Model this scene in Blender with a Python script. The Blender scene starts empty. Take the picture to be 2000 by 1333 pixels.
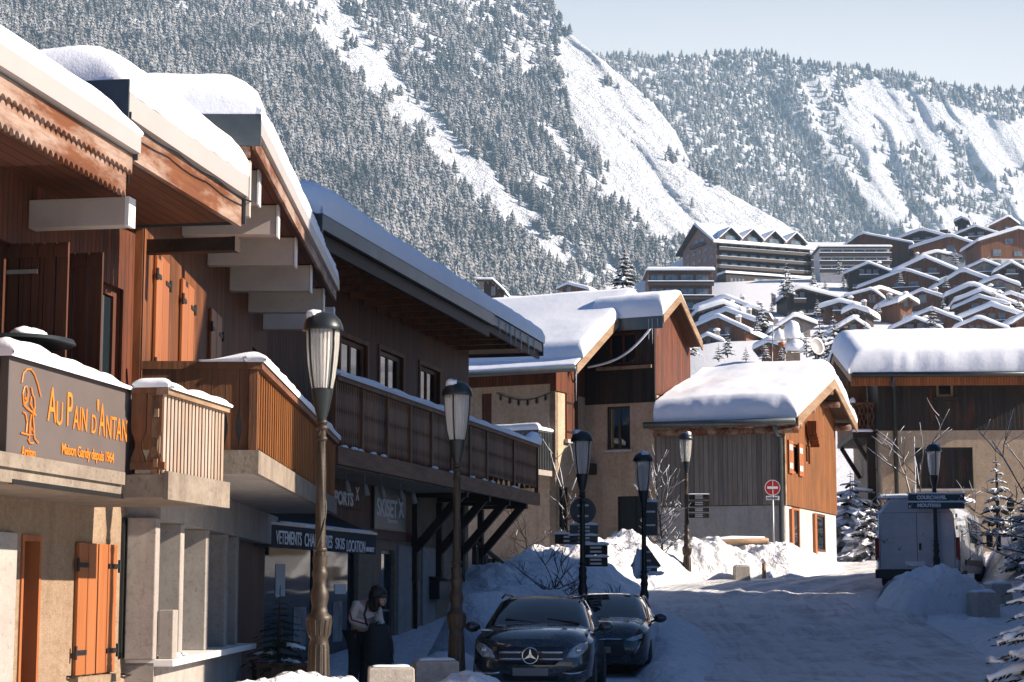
import bpy, bmesh, math, random
import numpy as np
from mathutils import Vector, Matrix, noise as mnoise

random.seed(7)
rng = np.random.default_rng(11)
scene = bpy.context.scene
COL = scene.collection
R = math.radians

# ------------------------------------------------------------------ camera
PITCH, FPX, CAMZ = R(7.6), 3740.0, 1.5
cam_data = bpy.data.cameras.new('camera')
cam_data.sensor_width = 36.0
cam_data.lens = 36.0 * FPX / 2000.0
cam_data.clip_start, cam_data.clip_end = 0.5, 30000.0
cam = bpy.data.objects.new('camera', cam_data)
cam.location = (0, 0, CAMZ)
cam.rotation_euler = (math.pi / 2 + PITCH, 0, 0)
COL.objects.link(cam)
scene.camera = cam

# ------------------------------------------------------------------ world, sun, exposure
SUN_AZ, SUN_EL = R(98), R(27)
world = bpy.data.worlds.new('World')
scene.world = world
world.use_nodes = True
wn = world.node_tree.nodes
wn.clear()
w_out = wn.new('ShaderNodeOutputWorld')
w_bg = wn.new('ShaderNodeBackground')
w_sky = wn.new('ShaderNodeTexSky')
w_sky.sky_type = 'NISHITA'
w_sky.sun_disc = False
w_sky.sun_elevation, w_sky.sun_rotation = SUN_EL, SUN_AZ
w_sky.altitude = 1500
w_sky.air_density, w_sky.dust_density, w_sky.ozone_density = 1.0, 4.0, 3.0
w_bg.inputs['Strength'].default_value = 0.07
w_tint = wn.new('ShaderNodeMix'); w_tint.data_type = 'RGBA'; w_tint.blend_type = 'MULTIPLY'
w_tint.inputs[0].default_value = 1.0
# veil painted into the sky gain: brighter and paler low straight ahead
w_co = wn.new('ShaderNodeTexCoord'); w_sep = wn.new('ShaderNodeSeparateXYZ')
world.node_tree.links.new(w_co.outputs['Generated'], w_sep.inputs[0])
w_up = wn.new('ShaderNodeMapRange'); w_up.interpolation_type = 'SMOOTHSTEP'
for k_, v_ in enumerate((0.50, 0.22, 0.0, 1.0)): w_up.inputs[k_ + 1].default_value = v_
w_fw = wn.new('ShaderNodeMapRange'); w_fw.interpolation_type = 'SMOOTHSTEP'
for k_, v_ in enumerate((0.80, 0.96, 0.0, 1.0)): w_fw.inputs[k_ + 1].default_value = v_
w_pr = wn.new('ShaderNodeMath'); w_pr.operation = 'MULTIPLY'
world.node_tree.links.new(w_sep.outputs[2], w_up.inputs[0]); world.node_tree.links.new(w_sep.outputs[1], w_fw.inputs[0])
world.node_tree.links.new(w_up.outputs[0], w_pr.inputs[0]); world.node_tree.links.new(w_fw.outputs[0], w_pr.inputs[1])
w_gain = wn.new('ShaderNodeMix'); w_gain.data_type = 'RGBA'
w_gain.inputs[6].default_value = (0.18, 0.36, 0.62, 1); w_gain.inputs[7].default_value = (5.6, 3.3, 1.9, 1)
world.node_tree.links.new(w_pr.outputs[0], w_gain.inputs[0]); world.node_tree.links.new(w_gain.outputs[2], w_tint.inputs[7])
world.node_tree.links.new(w_sky.outputs[0], w_tint.inputs[6])
world.node_tree.links.new(w_tint.outputs[2], w_bg.inputs[0])
world.node_tree.links.new(w_bg.outputs[0], w_out.inputs[0])

SUN_DIR = Vector((math.sin(SUN_AZ) * math.cos(SUN_EL), math.cos(SUN_AZ) * math.cos(SUN_EL), math.sin(SUN_EL)))
sun_data = bpy.data.lights.new('sun', 'SUN')
sun_data.energy = 5.0
sun_data.angle = R(0.53)
sun_data.color = (1.0, 0.87, 0.73)
sun = bpy.data.objects.new('sun', sun_data)
sun.rotation_euler = SUN_DIR.to_track_quat('Z', 'Y').to_euler()
sun.location = (40, 40, 60)
COL.objects.link(sun)

vs = scene.view_settings
vs.view_transform, vs.look, vs.gamma, vs.use_curve_mapping = 'Standard', 'None', 1.0, False
vs.exposure = 1.28
scene.cycles.max_bounces = 6
scene.cycles.diffuse_bounces = 2
scene.cycles.glossy_bounces = 3
scene.cycles.transmission_bounces = 6
scene.cycles.transparent_max_bounces = 8
scene.cycles.volume_bounces = 0
scene.cycles.use_denoising = True
scene.cycles.sample_clamp_indirect = 6.0

# ------------------------------------------------------------------ pixel <-> place (2000 x 1333 photo pixels)
CP, SP = math.cos(PITCH), math.sin(PITCH)
def ray(px, py):
    x = (px - 1000.0) / FPX
    y = -(py - 666.5) / FPX
    return Vector((x, CP - y * SP, SP + y * CP))
def at(px, py, Y):
    d = ray(px, py)
    k = Y / d.y
    return Vector((d.x * k, Y, CAMZ + d.z * k))
def zat(py, Y, px=1000):
    return at(px, py, Y).z
def xat(px, Y, py=900):
    return at(px, py, Y).x

class Frame:
    """A facade frame: x runs along the facade, y goes into the building, z is up."""
    def __init__(s, p0, u):
        s.p0 = Vector((p0[0], p0[1], 0)); n = math.hypot(*u)
        s.u = Vector((u[0] / n, u[1] / n, 0)); s.v = Vector((-s.u.y, s.u.x, 0))
        s.rot = math.atan2(s.u.y, s.u.x)
    def hit(s, px, py, off=0.0):
        d = ray(px, py); o = Vector((0, 0, CAMZ))
        q = s.p0 - s.v * off
        k = (q - o).dot(s.v) / d.dot(s.v)
        p = o + d * k
        return (p - s.p0).dot(s.u), p.z
    def hitx(s, px, py, x):
        """plane x = const: returns (y, z)"""
        d = ray(px, py); o = Vector((0, 0, CAMZ))
        q = s.p0 + s.u * x
        k = (q - o).dot(s.u) / d.dot(s.u)
        p = o + d * k
        return (p - s.p0).dot(s.v), p.z
    def hitz(s, px, py, z):
        d = ray(px, py); k = (z - CAMZ) / d.z
        p = Vector((0, 0, CAMZ)) + d * k
        return (p - s.p0).dot(s.u), (p - s.p0).dot(s.v)
    def w(s, x, y, z=0.0):
        p = s.p0 + s.u * x + s.v * y
        return Vector((p.x, p.y, z))

def smooth(a, b, t):
    t = max(0.0, min(1.0, (t - a) / (b - a))); return t * t * (3 - 2 * t)
def interp(x, pts):
    if x <= pts[0][0]: return pts[0][1]
    for (x0, y0), (x1, y1) in zip(pts, pts[1:]):
        if x <= x1: return y0 + (y1 - y0) * (x - x0) / (x1 - x0)
    return pts[-1][1]
def nz(x, y=0.0, z=0.0): return mnoise.noise(Vector((x, y, z)))

# ------------------------------------------------------------------ mesh builder
class MB:
    def __init__(s): s.v, s.f = [], []
    def vert(s, p): s.v.append(tuple(p)); return len(s.v) - 1
    def face(s, pts):
        i = len(s.v); s.v += [tuple(p) for p in pts]; s.f.append(list(range(i, i + len(pts)))); return s
    def box(s, x0, x1, y0, y1, z0, z1):
        i = len(s.v)
        if x0 > x1: x0, x1 = x1, x0
        if y0 > y1: y0, y1 = y1, y0
        if z0 > z1: z0, z1 = z1, z0
        s.v += [(x0,y0,z0),(x1,y0,z0),(x1,y1,z0),(x0,y1,z0),(x0,y0,z1),(x1,y0,z1),(x1,y1,z1),(x0,y1,z1)]
        s.f += [[i+a for a in q] for q in ((0,3,2,1),(4,5,6,7),(0,1,5,4),(1,2,6,5),(2,3,7,6),(3,0,4,7))]
        return s
    def ext(s, pts, vec):
        """polygon extruded along a vector, both ends closed"""
        n, i = len(pts), len(s.v); vec = Vector(vec)
        s.v += [tuple(p) for p in pts] + [tuple(Vector(p) + vec) for p in pts]
        s.f.append([i + k for k in range(n)][::-1]); s.f.append([i + n + k for k in range(n)])
        for k in range(n):
            a, b = i + k, i + (k + 1) % n
            s.f.append([a, b, b + n, a + n])
        return s
    def beam(s, a, b, w, h, up=(0, 0, 1)):
        """square bar from a to b"""
        a, b = Vector(a), Vector(b); d = (b - a)
        side = d.cross(Vector(up)); side = side.normalized() if side.length > 1e-6 else Vector((1, 0, 0))
        t = side.cross(d).normalized()
        q = [a + side*w/2 + t*h/2, a - side*w/2 + t*h/2, a - side*w/2 - t*h/2, a + side*w/2 - t*h/2]
        return s.ext(q, d)
    def tube(s, pts, r, n=8, cap=True):
        pts = [Vector(p) for p in pts]; m = len(pts)
        rs = r if isinstance(r, (list, tuple)) else [r] * m
        i0 = len(s.v); prev = None
        for k, p in enumerate(pts):
            d = (pts[min(k + 1, m - 1)] - pts[max(k - 1, 0)]).normalized()
            if prev is None:
                a = d.orthogonal().normalized()
            else:
                a = prev - d * prev.dot(d); a = a.normalized() if a.length > 1e-6 else d.orthogonal().normalized()
            prev = a; b = d.cross(a)
            for j in range(n):
                t = 2 * math.pi * j / n
                s.v.append(tuple(p + (a * math.cos(t) + b * math.sin(t)) * rs[k]))
        for k in range(m - 1):
            for j in range(n):
                a, b = i0 + k*n + j, i0 + k*n + (j+1) % n
                s.f.append([a, b, b + n, a + n])
        if cap:
            s.f.append([i0 + j for j in range(n)][::-1]); s.f.append([i0 + (m-1)*n + j for j in range(n)])
        return s
    def lathe(s, prof, c=(0, 0, 0), n=20, cap=True):
        i0 = len(s.v); m = len(prof)
        for r_, z in prof:
            for j in range(n):
                t = 2 * math.pi * j / n
                s.v.append((c[0] + r_*math.cos(t), c[1] + r_*math.sin(t), c[2] + z))
        for k in range(m - 1):
            for j in range(n):
                a, b = i0 + k*n + j, i0 + k*n + (j+1) % n
                s.f.append([a, b, b + n, a + n])
        if cap:
            s.f.append([i0 + j for j in range(n)][::-1]); s.f.append([i0 + (m-1)*n + j for j in range(n)])
        return s
    def grid(s, nu, nv, fn, closed_u=False):
        i0 = len(s.v)
        for a in range(nu):
            for b in range(nv): s.v.append(tuple(fn(a, b)))
        for a in range(nu if closed_u else nu - 1):
            for b in range(nv - 1):
                a1 = (a + 1) % nu
                s.f.append([i0 + a*nv + b, i0 + a1*nv + b, i0 + a1*nv + b + 1, i0 + a*nv + b + 1])
        return s
    def blob(s, c, r, nu=12, nv=7, jit=0.15, seed=0.0, flat=-1.0):
        c = Vector(c); i0 = len(s.v)
        if not isinstance(r, (tuple, list)): r = (r, r, r)
        def fn(a, b):
            t, p = 2*math.pi*a/nu, math.pi*b/(nv-1)
            d = Vector((math.sin(p)*math.cos(t), math.sin(p)*math.sin(t), math.cos(p)))
            k = 1 + jit * mnoise.noise(d*1.9 + Vector((seed, seed*1.7, c.x)))*1.6
            q = Vector((d.x*r[0]*k, d.y*r[1]*k, max(flat*r[2], d.z*r[2]*k)))
            return c + q
        return s.grid(nu, nv, fn, True)
    def add(s, o, m=None):
        i = len(s.v)
        s.v += [tuple(m @ Vector(p)) for p in o.v] if m else o.v
        s.f += [[i + k for k in f] for f in o.f]; return s
    def build(s, name, mat=None, parent=None, smooth=False, bevel=0.0, fix=True, angle=None):
        me = bpy.data.meshes.new(name)
        me.from_pydata(s.v, [], s.f)
        if fix or smooth:
            bm = bmesh.new(); bm.from_mesh(me)
            if smooth: bmesh.ops.remove_doubles(bm, verts=bm.verts, dist=1e-5)
            if fix: bmesh.ops.recalc_face_normals(bm, faces=bm.faces)
            bm.to_mesh(me); bm.free()
        if smooth: me.polygons.foreach_set('use_smooth', [True]*len(me.polygons))
        if angle: me.set_sharp_from_angle(angle=R(angle))
        if mat: me.materials.append(mat)
        o = bpy.data.objects.new(name, me); COL.objects.link(o)
        if parent: o.parent = parent
        if bevel:
            b = o.modifiers.new('bevel', 'BEVEL'); b.width = bevel; b.segments = 2; b.limit_method = 'ANGLE'
        return o

def tag(o, label, cat, group=None):
    o['label'] = label; o['category'] = cat
    if group: o['group'] = group
    return o
def thing(name, label, cat, loc=(0, 0, 0), rz=0.0, group=None):
    o = bpy.data.objects.new(name, None); COL.objects.link(o)
    o.empty_display_size = 0.3
    o.location = loc; o.rotation_euler = (0, 0, rz)
    return tag(o, label, cat, group)
def struct(name, mb, mat, smooth=True):
    o = mb.build(name, mat, None, smooth); o['kind'] = 'structure'; return o
def at_frame(name, label, cat, fr, group=None):
    return thing(name, label, cat, (fr.p0.x, fr.p0.y, 0), fr.rot, group)
def copy_thing(root, loc, rz=None, label=None, scale=None):
    r = root.copy(); COL.objects.link(r); r.location = loc
    if rz is not None: r.rotation_euler = (0, 0, rz)
    if scale: r.scale = (scale,)*3
    if label: r['label'] = label
    for ch in list(root.children):
        c = ch.copy(); COL.objects.link(c); c.parent = r
        for g in list(ch.children):
            d = g.copy(); COL.objects.link(d); d.parent = c
    return r

# ------------------------------------------------------------------ materials
class NT:
    def __init__(s, name):
        s.m = bpy.data.materials.new(name); s.m.use_nodes = True
        s.t = s.m.node_tree; s.n = s.t.nodes
        s.b = s.n['Principled BSDF']
        s._co = None
    def new(s, k, **kw):
        n = s.n.new(k)
        for a, v in kw.items(): setattr(n, a, v)
        return n
    def link(s, a, b): s.t.links.new(a, b)
    @property
    def co(s):
        if not s._co: s._co = s.new('ShaderNodeTexCoord')
        return s._co.outputs['Object']
    def math(s, op, a, b=None, c=None):
        n = s.new('ShaderNodeMath', operation=op)
        for i, x in enumerate((a, b, c)):
            if x is None: continue
            if isinstance(x, (int, float)): n.inputs[i].default_value = x
            else: s.link(x, n.inputs[i])
        return n.outputs[0]
    def mapping(s, scale, vec=None):
        n = s.new('ShaderNodeMapping'); n.inputs['Scale'].default_value = scale
        s.link(vec or s.co, n.inputs[0]); return n.outputs[0]
    def noise(s, scale, detail=4, rough=0.6, vec=None, dist=0.0):
        n = s.new('ShaderNodeTexNoise'); n.inputs['Scale'].default_value = scale
        n.inputs['Detail'].default_value = detail; n.inputs['Roughness'].default_value = rough
        n.inputs['Distortion'].default_value = dist
        s.link(vec or s.co, n.inputs['Vector']); return n.outputs[0]
    def ramp(s, fac, stops):
        n = s.new('ShaderNodeValToRGB'); e = n.color_ramp.elements
        while len(e) < len(stops): e.new(0.5)
        for k, (p, c) in enumerate(stops):
            e[k].position = p; e[k].color = (c[0], c[1], c[2], 1) if isinstance(c, (tuple, list)) else (c, c, c, 1)
        s.link(fac, n.inputs[0]); return n.outputs[0]
    def mix(s, fac, a, b, mode='MIX'):
        n = s.new('ShaderNodeMix', data_type='RGBA', blend_type=mode)
        for i, x in ((0, fac), (6, a), (7, b)):
            if isinstance(x, (int, float)): n.inputs[i].default_value = x
            elif isinstance(x, (tuple, list)): n.inputs[i].default_value = (x[0], x[1], x[2], 1)
            else: s.link(x, n.inputs[i])
        return n.outputs[2]
    def bump(s, h, strength=0.5, dist=0.02, normal=None):
        n = s.new('ShaderNodeBump'); n.inputs['Strength'].default_value = strength
        n.inputs['Distance'].default_value = dist; s.link(h, n.inputs['Height'])
        if normal is not None: s.link(normal, n.inputs['Normal'])
        s.link(n.outputs[0], s.b.inputs['Normal']); return n.outputs[0]
    def set(s, color=None, rough=None, metal=None, **kw):
        for k, v in (('Base Color', color), ('Roughness', rough), ('Metallic', metal)):
            if v is None: continue
            if isinstance(v, (int, float)): s.b.inputs[k].default_value = v
            elif isinstance(v, (tuple, list)): s.b.inputs[k].default_value = (v[0], v[1], v[2], 1)
            else: s.link(v, s.b.inputs[k])
        for k, v in kw.items(): s.b.inputs[k.replace('_', ' ')].default_value = v
        return s.m

def m_plain(name, col, rough=0.5, metal=0.0, var=0.12, scale=6.0, bump=0.0, **kw):
    t = NT(name)
    f = t.noise(scale, 5, 0.65)
    c = t.ramp(f, [(0.25, tuple(x*(1-var) for x in col)), (0.75, tuple(min(1, x*(1+var)) for x in col))])
    if bump: t.bump(t.noise(scale*6, 4), bump, 0.02)
    return t.set(c, rough, metal, **kw)

def m_wood(name, c1, c2, axis='v', w=0.12, groove=0.05, dark=0.25, weather=None, wamt=0.5, rough=0.6, bump=0.6, grain=1.0):
    """boards: 'v' vertical boards, 'h' horizontal boards, 's' boards running along x (soffit), 'n' plain timber along x, 'p' plain upright timber"""
    t = NT(name)
    sep = t.new('ShaderNodeSeparateXYZ'); t.link(t.co, sep.inputs[0])
    x, y, z = sep.outputs
    c = {'v': lambda: t.math('ADD', x, y), 'h': lambda: z, 's': lambda: y, 'n': lambda: t.math('ADD', y, z), 'p': lambda: t.math('ADD', x, y)}[axis]()
    k = t.math('DIVIDE', c, w)
    fr = t.math('FRACT', k); fl = t.math('FLOOR', k)
    wn_ = t.new('ShaderNodeTexWhiteNoise', noise_dimensions='1D'); t.link(fl, wn_.inputs['W'])
    rnd = wn_.outputs['Value']
    sc = {'v': (26, 26, 1.2), 'h': (1.2, 1.2, 26), 's': (1.2, 26, 26), 'n': (1.2, 20, 20), 'p': (20, 20, 1.2)}[axis]
    off = t.new('ShaderNodeCombineXYZ'); t.link(t.math('MULTIPLY', rnd, 37.0), off.inputs[0]); t.link(t.math('MULTIPLY', rnd, 11.0), off.inputs[2])
    va = t.new('ShaderNodeVectorMath', operation='ADD'); t.link(t.mapping(sc), va.inputs[0]); t.link(off.outputs[0], va.inputs[1])
    gr = t.noise(1.0*grain, 5, 0.7, va.outputs[0], 0.3)
    f = t.math('ADD', t.math('MULTIPLY', gr, 0.75), t.math('MULTIPLY', rnd, 0.25))
    col = t.ramp(f, [(0.25, c1), (0.72, c2)])
    if weather:
        wv = t.noise(1.3, 5, 0.7, t.mapping({'v': (2.2, 2.2, .5), 'h': (.5, .5, 2.2), 's': (.5, 2, 2), 'n': (.6, 2.5, 2.5), 'p': (2, 2, .5)}[axis]))
        wm = t.ramp(wv, [(0.62 - 0.3*wamt, 0.0), (0.75 - 0.2*wamt, 1.0)])
        col = t.mix(t.math('MULTIPLY', wm, t.math('ADD', t.math('MULTIPLY', gr, .9), .25)), col, weather)
    h = gr
    if axis in 'vhs':
        e = t.math('MINIMUM', fr, t.math('SUBTRACT', 1.0, fr))
        g = t.math('SMOOTH_MIN', t.math('DIVIDE', e, groove), 1.0, 0.1)
        col = t.mix(t.math('SUBTRACT', 1.0, g), col, tuple(a*dark for a in c1))
        h = t.math('ADD', g, t.math('MULTIPLY', gr, 0.12))
    t.bump(h, bump, 0.012)
    return t.set(col, rough, Specular_IOR_Level=0.25)

def m_stucco(name, c1, c2, scale=9.0, bump=0.9, rough=0.9):
    t = NT(name)
    a = t.noise(scale, 6, 0.75); b = t.noise(1.1, 4, 0.6); d = t.noise(scale*4.5, 5, 0.7)
    f = t.math('ADD', t.math('MULTIPLY', a, 0.6), t.math('MULTIPLY', b, 0.4))
    col = t.ramp(f, [(0.36, c1), (0.62, c2)])
    col = t.mix(t.ramp(d, [(0.33, 0.55), (0.45, 0.0)]), col, tuple(x*0.55 for x in c1))
    # rain streaks below sills and slabs
    st = t.noise(1.0, 4, 0.6, t.mapping((3.5, 3.5, 0.25)))
    col = t.mix(t.ramp(st, [(0.5, 0.0), (0.72, 0.35)]), col, tuple(x*0.6 for x in c1))
    t.bump(t.math('ADD', d, t.math('MULTIPLY', a, 1.4)), bump, 0.02)
    return t.set(col, rough, Specular_IOR_Level=0.15)

def m_snow(name, col=(0.86, 0.88, 0.92), s1=3.0, s2=40.0, bump=0.35, dirt=None, dist=0.05):
    t = NT(name)
    a, b = t.noise(s1, 5, 0.6), t.noise(s2, 3, 0.6)
    if dirt:
        d1 = t.noise(dirt[1], 6, 0.72)
        c = t.mix(t.ramp(d1, [(dirt[2], 0.0), (dirt[3], 0.9)]), col, dirt[0])
    else:
        c = t.ramp(a, [(0.3, tuple(x*0.96 for x in col)), (0.7, col)])
    t.bump(t.math('ADD', t.math('MULTIPLY', a, 1.0), t.math('MULTIPLY', b, 0.25)), bump, dist)
    return t.set(c, 0.75, Specular_IOR_Level=0.12)

def m_glass(name, col=(0.012, 0.018, 0.022), rough=0.03, var=0.0, spec=.9):
    t = NT(name)
    nb = t.noise(0.8, 2); t.bump(nb, 0.06, 0.05)
    return t.set(col, rough, Specular_IOR_Level=spec, IOR=1.5)

M = {}
M['snow'] = m_snow('roof snow', bump=.22, dist=0.06)
M['bank'] = m_snow('snow bank', (0.74, 0.74, 0.76), 2.6, 11.0, 1.0, dirt=((0.46, 0.40, 0.35), 2.2, 0.52, 0.85), dist=0.16)
M['wood_orange'] = m_wood('larch cladding', (0.20, 0.06, 0.018), (0.38, 0.125, 0.04), 'v', 0.105, groove=.10, dark=.15, weather=(0.12, 0.05, 0.025), wamt=.45)
M['wood_gold'] = m_wood('honey boards', (0.11, 0.038, 0.009), (0.28, 0.10, 0.024), 'v', 0.16, groove=.08, dark=.2, weather=(0.09, 0.04, 0.014), wamt=.5)
M['wood_brown'] = m_wood('brown cladding', (0.09, 0.030, 0.011), (0.25, 0.085, 0.029), 'v', 0.105, groove=.10, dark=.12, weather=(0.05, 0.022, 0.012), wamt=.5)
M['wood_red'] = m_wood('red brown cladding', (0.065, 0.020, 0.010), (0.18, 0.052, 0.021), 'v', 0.11, groove=.10, dark=.12, weather=(0.05, 0.025, 0.018), wamt=.55)
M['wood_dark'] = m_wood('dark stained cladding', (0.06, 0.020, 0.008), (0.17, 0.056, 0.020), 'v', 0.14, groove=.09, dark=.15, weather=(0.035, 0.017, 0.010), wamt=.5)
M['wood_black'] = m_wood('blackened boards', (0.008, 0.010, 0.010), (0.04, 0.028, 0.02), 'v', 0.16, weather=(0.10, 0.03, 0.015), wamt=.25)
M['wood_grey'] = m_wood('weathered grey boards', (0.12, 0.105, 0.09), (0.33, 0.29, 0.25), 'v', 0.15, groove=.07, weather=(0.22, 0.14, 0.09), wamt=.3)
M['shutter'] = m_wood('varnished shutter', (0.26, 0.080, 0.026), (0.38, 0.140, 0.052), 'p', 0.3, weather=(0.3, 0.09, 0.03), wamt=.3, rough=.4, bump=.25)
M['shutter_dark'] = m_wood('dark shutter boards', (0.05, 0.02, 0.012), (0.13, 0.05, 0.028), 'v', 0.16)
M['soffit'] = m_wood('soffit boards', (0.055, 0.018, 0.009), (0.17, 0.06, 0.028), 's', 0.13, groove=.08, weather=(0.06, 0.025, 0.015), wamt=.4)
M['soffit_dark'] = m_wood('old soffit boards', (0.05, 0.020, 0.009), (0.13, 0.055, 0.026), 's', 0.15, groove=.09)
M['fascia'] = m_wood('worn fascia timber', (0.06, 0.022, 0.010), (0.19, 0.066, 0.026), 'n', 0.3, weather=(0.40, 0.31, 0.25), wamt=.62, bump=.5)
M['timber'] = m_wood('brown timber', (0.10, 0.042, 0.02), (0.25, 0.11, 0.055), 'n', 0.3, weather=(0.06, 0.03, 0.02), wamt=.5)
M['timber_up'] = m_wood('upright brown timber', (0.11, 0.045, 0.02), (0.27, 0.12, 0.055), 'p', 0.3, weather=(0.07, 0.035, 0.02), wamt=.5)
M['timber_black'] = m_wood('dark timber', (0.018, 0.012, 0.009), (0.05, 0.03, 0.02), 'n', 0.3)
M['timber_pale'] = m_wood('pale weathered timber', (0.20, 0.115, 0.06), (0.36, 0.25, 0.16), 'n', 0.3, weather=(0.15, 0.085, 0.045), wamt=.5)
M['slat_pale'] = m_wood('pale upright slats', (0.36, 0.27, 0.20), (0.56, 0.45, 0.36), 'p', 0.3, weather=(0.4, 0.26, 0.17), wamt=.45)
M['slat_orange'] = m_wood('amber upright slats', (0.17, 0.055, 0.012), (0.32, 0.12, 0.03), 'p', 0.3, weather=(0.2, 0.09, 0.03), wamt=.45)
M['edge'] = m_stucco('weathered slab edge', (0.17, 0.135, 0.105), (0.29, 0.24, 0.19), 4.0, .25)
M['concrete'] = m_stucco('cast concrete', (0.36, 0.31, 0.27), (0.5, 0.45, 0.40), 5.0, 0.25)
M['block'] = m_stucco('rough concrete block', (0.38, 0.33, 0.28), (0.6, 0.54, 0.47), 14.0, 0.6)
M['beam_white'] = m_plain('painted beam', (0.45, 0.39, 0.34), .7, var=.16, scale=2.2, bump=.1)
M['stucco'] = m_stucco('ochre roughcast', (0.27, 0.18, 0.115), (0.42, 0.31, 0.215), 11.0, 1.0)
M['stucco_pale'] = m_stucco('pale ochre roughcast', (0.40, 0.285, 0.19), (0.60, 0.465, 0.34), 8.0, 1.0)
M['stucco_grey'] = m_stucco('grey beige roughcast', (0.33, 0.24, 0.16), (0.47, 0.36, 0.26), 6.0, 0.8)
M['stucco_white'] = m_stucco('white render', (0.36, 0.34, 0.32), (0.50, 0.48, 0.455), 8.0, 0.4)
M['plaster'] = m_stucco('smooth pale plaster', (0.29, 0.255, 0.23), (0.38, 0.34, 0.305), 4.0, 0.12)
M['metal_dark'] = m_plain('dark lacquered metal', (0.028, 0.034, 0.036), 0.38, 0.4)
M['metal_grey'] = m_plain('grey zinc', (0.10, 0.115, 0.12), 0.45, 0.6, var=.25, scale=2.5)
M['metal_cream'] = m_plain('cream metal fascia', (0.37, 0.345, 0.33), 0.45, 0.1, var=.06, scale=1.2)
M['iron'] = m_plain('black iron', (0.015, 0.015, 0.015), 0.5, 0.3)
M['galv'] = m_plain('galvanised strap', (0.4, 0.4, 0.38), 0.45, 0.7)
M['lamp_pole'] = m_plain('bronze lamp paint', (0.040, 0.027, 0.016), 0.46, 0.2, var=.45, scale=9, bump=.25)
M['lamp_pole_dark'] = m_plain('dark green lamp paint', (0.016, 0.02, 0.02), 0.35, 0.4, var=.3, scale=8)
M['glass'] = m_glass('window glass', spec=.45)
M['shopglass'] = NT('shop glass').set((0.010, 0.022, 0.028), 0.04, Specular_IOR_Level=.35)
M['black'] = m_plain('black lacquer', (0.01, 0.012, 0.013), 0.4)
M['white'] = m_plain('white paint', (0.78, 0.77, 0.74), 0.5, var=.05)
M['signgrey'] = m_plain('grey brown sign board', (0.115, 0.093, 0.085), 0.5, var=.1, scale=2, Specular_IOR_Level=.3)
M['gold'] = m_plain('orange lettering', (0.62, 0.19, 0.02), 0.5, var=.08)
M['awning'] = m_plain('black awning cloth', (0.012, 0.016, 0.02), 0.8, var=.3)
M['red'] = m_plain('sign red', (0.45, 0.015, 0.02), 0.4, var=.08)
M['poster_pale'] = m_plain('faded poster', (0.16, 0.19, 0.21), .5, var=.8, scale=2.5)
M['icicle'] = NT('icicle ice').set((0.85, 0.92, 1.0), 0.12, 0.0, Transmission_Weight=0.6, IOR=1.31)
def _bark():
    t = NT('bark'); f = t.noise(14, 5, .7, t.mapping((3, 3, 0.6)))
    t.bump(f, .7, .02)
    return t.set(t.ramp(f, [(0.3, (0.025, 0.018, 0.013)), (0.7, (0.10, 0.07, 0.05))]), 0.9)
M['bark'] = _bark()

def m_conifer(name, lo=0.18, hi=0.5, needle=((0.012, 0.022, 0.012), (0.04, 0.055, 0.03)), scale=0.5, snow=(0.8, 0.82, 0.86), tint=False):
    """needles, with snow lying where the foliage faces up"""
    t = NT(name)
    g = t.new('ShaderNodeNewGeometry'); sp = t.new('ShaderNodeSeparateXYZ'); t.link(g.outputs['Normal'], sp.inputs[0])
    nn = t.noise(scale, 4, .7)
    up = t.math('ADD', sp.outputs[2], t.math('MULTIPLY', t.math('SUBTRACT', nn, 0.5), 1.5))
    col = t.ramp(t.noise(scale*3, 3), [(0.3, needle[0]), (0.7, needle[1])])
    if tint:
        a = t.new('ShaderNodeAttribute', attribute_name='tint')
        up = t.math('ADD', up, t.math('MULTIPLY', t.math('SUBTRACT', a.outputs['Fac'], 0.5), 0.75))
        col = t.mix(a.outputs['Fac'], col, (0.06, 0.045, 0.03))
    c = t.mix(t.ramp(up, [(lo, 0.0), (hi, 1.0)]), col, snow)
    return t.set(c, 0.85, Specular_IOR_Level=0.1)
M['fir'] = m_conifer('snowy needles', 0.25, 0.6, scale=3.0)
M['forest'] = m_conifer('distant snowy needles', 0.30, 1.25, scale=0.22, tint=True, needle=((0.010, 0.018, 0.020), (0.05, 0.058, 0.056)), snow=(.36, .36, .365))

# ------------------------------------------------------------------ shared shapes
def wall_panel(mb, x0, x1, z0, z1, y=0.0, depth=0.25, holes=()):
    """wall slab with real openings"""
    xs = sorted({x0, x1, *[min(max(h[i], x0), x1) for h in holes for i in (0, 1)]})
    zs = sorted({z0, z1, *[min(max(h[i], z0), z1) for h in holes for i in (2, 3)]})
    inside = lambda a, b: any(h[0] < a < h[1] and h[2] < b < h[3] for h in holes)
    for a0, a1 in zip(xs, xs[1:]):
        for b0, b1 in zip(zs, zs[1:]):
            if inside((a0+a1)/2, (b0+b1)/2): continue
            mb.face([(a0,y,b0),(a1,y,b0),(a1,y,b1),(a0,y,b1)])
            mb.face([(a0,y+depth,b0),(a0,y+depth,b1),(a1,y+depth,b1),(a1,y+depth,b0)])
    for h in list(holes) + [(x0, x1, z0, z1)]:
        a0, a1, b0, b1 = h
        mb.face([(a0,y,b0),(a0,y+depth,b0),(a0,y+depth,b1),(a0,y,b1)])
        mb.face([(a1,y,b0),(a1,y,b1),(a1,y+depth,b1),(a1,y+depth,b0)])
        mb.face([(a0,y,b1),(a0,y+depth,b1),(a1,y+depth,b1),(a1,y,b1)])
        mb.face([(a0,y,b0),(a1,y,b0),(a1,y+depth,b0),(a0,y+depth,b0)])
    return mb

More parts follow.
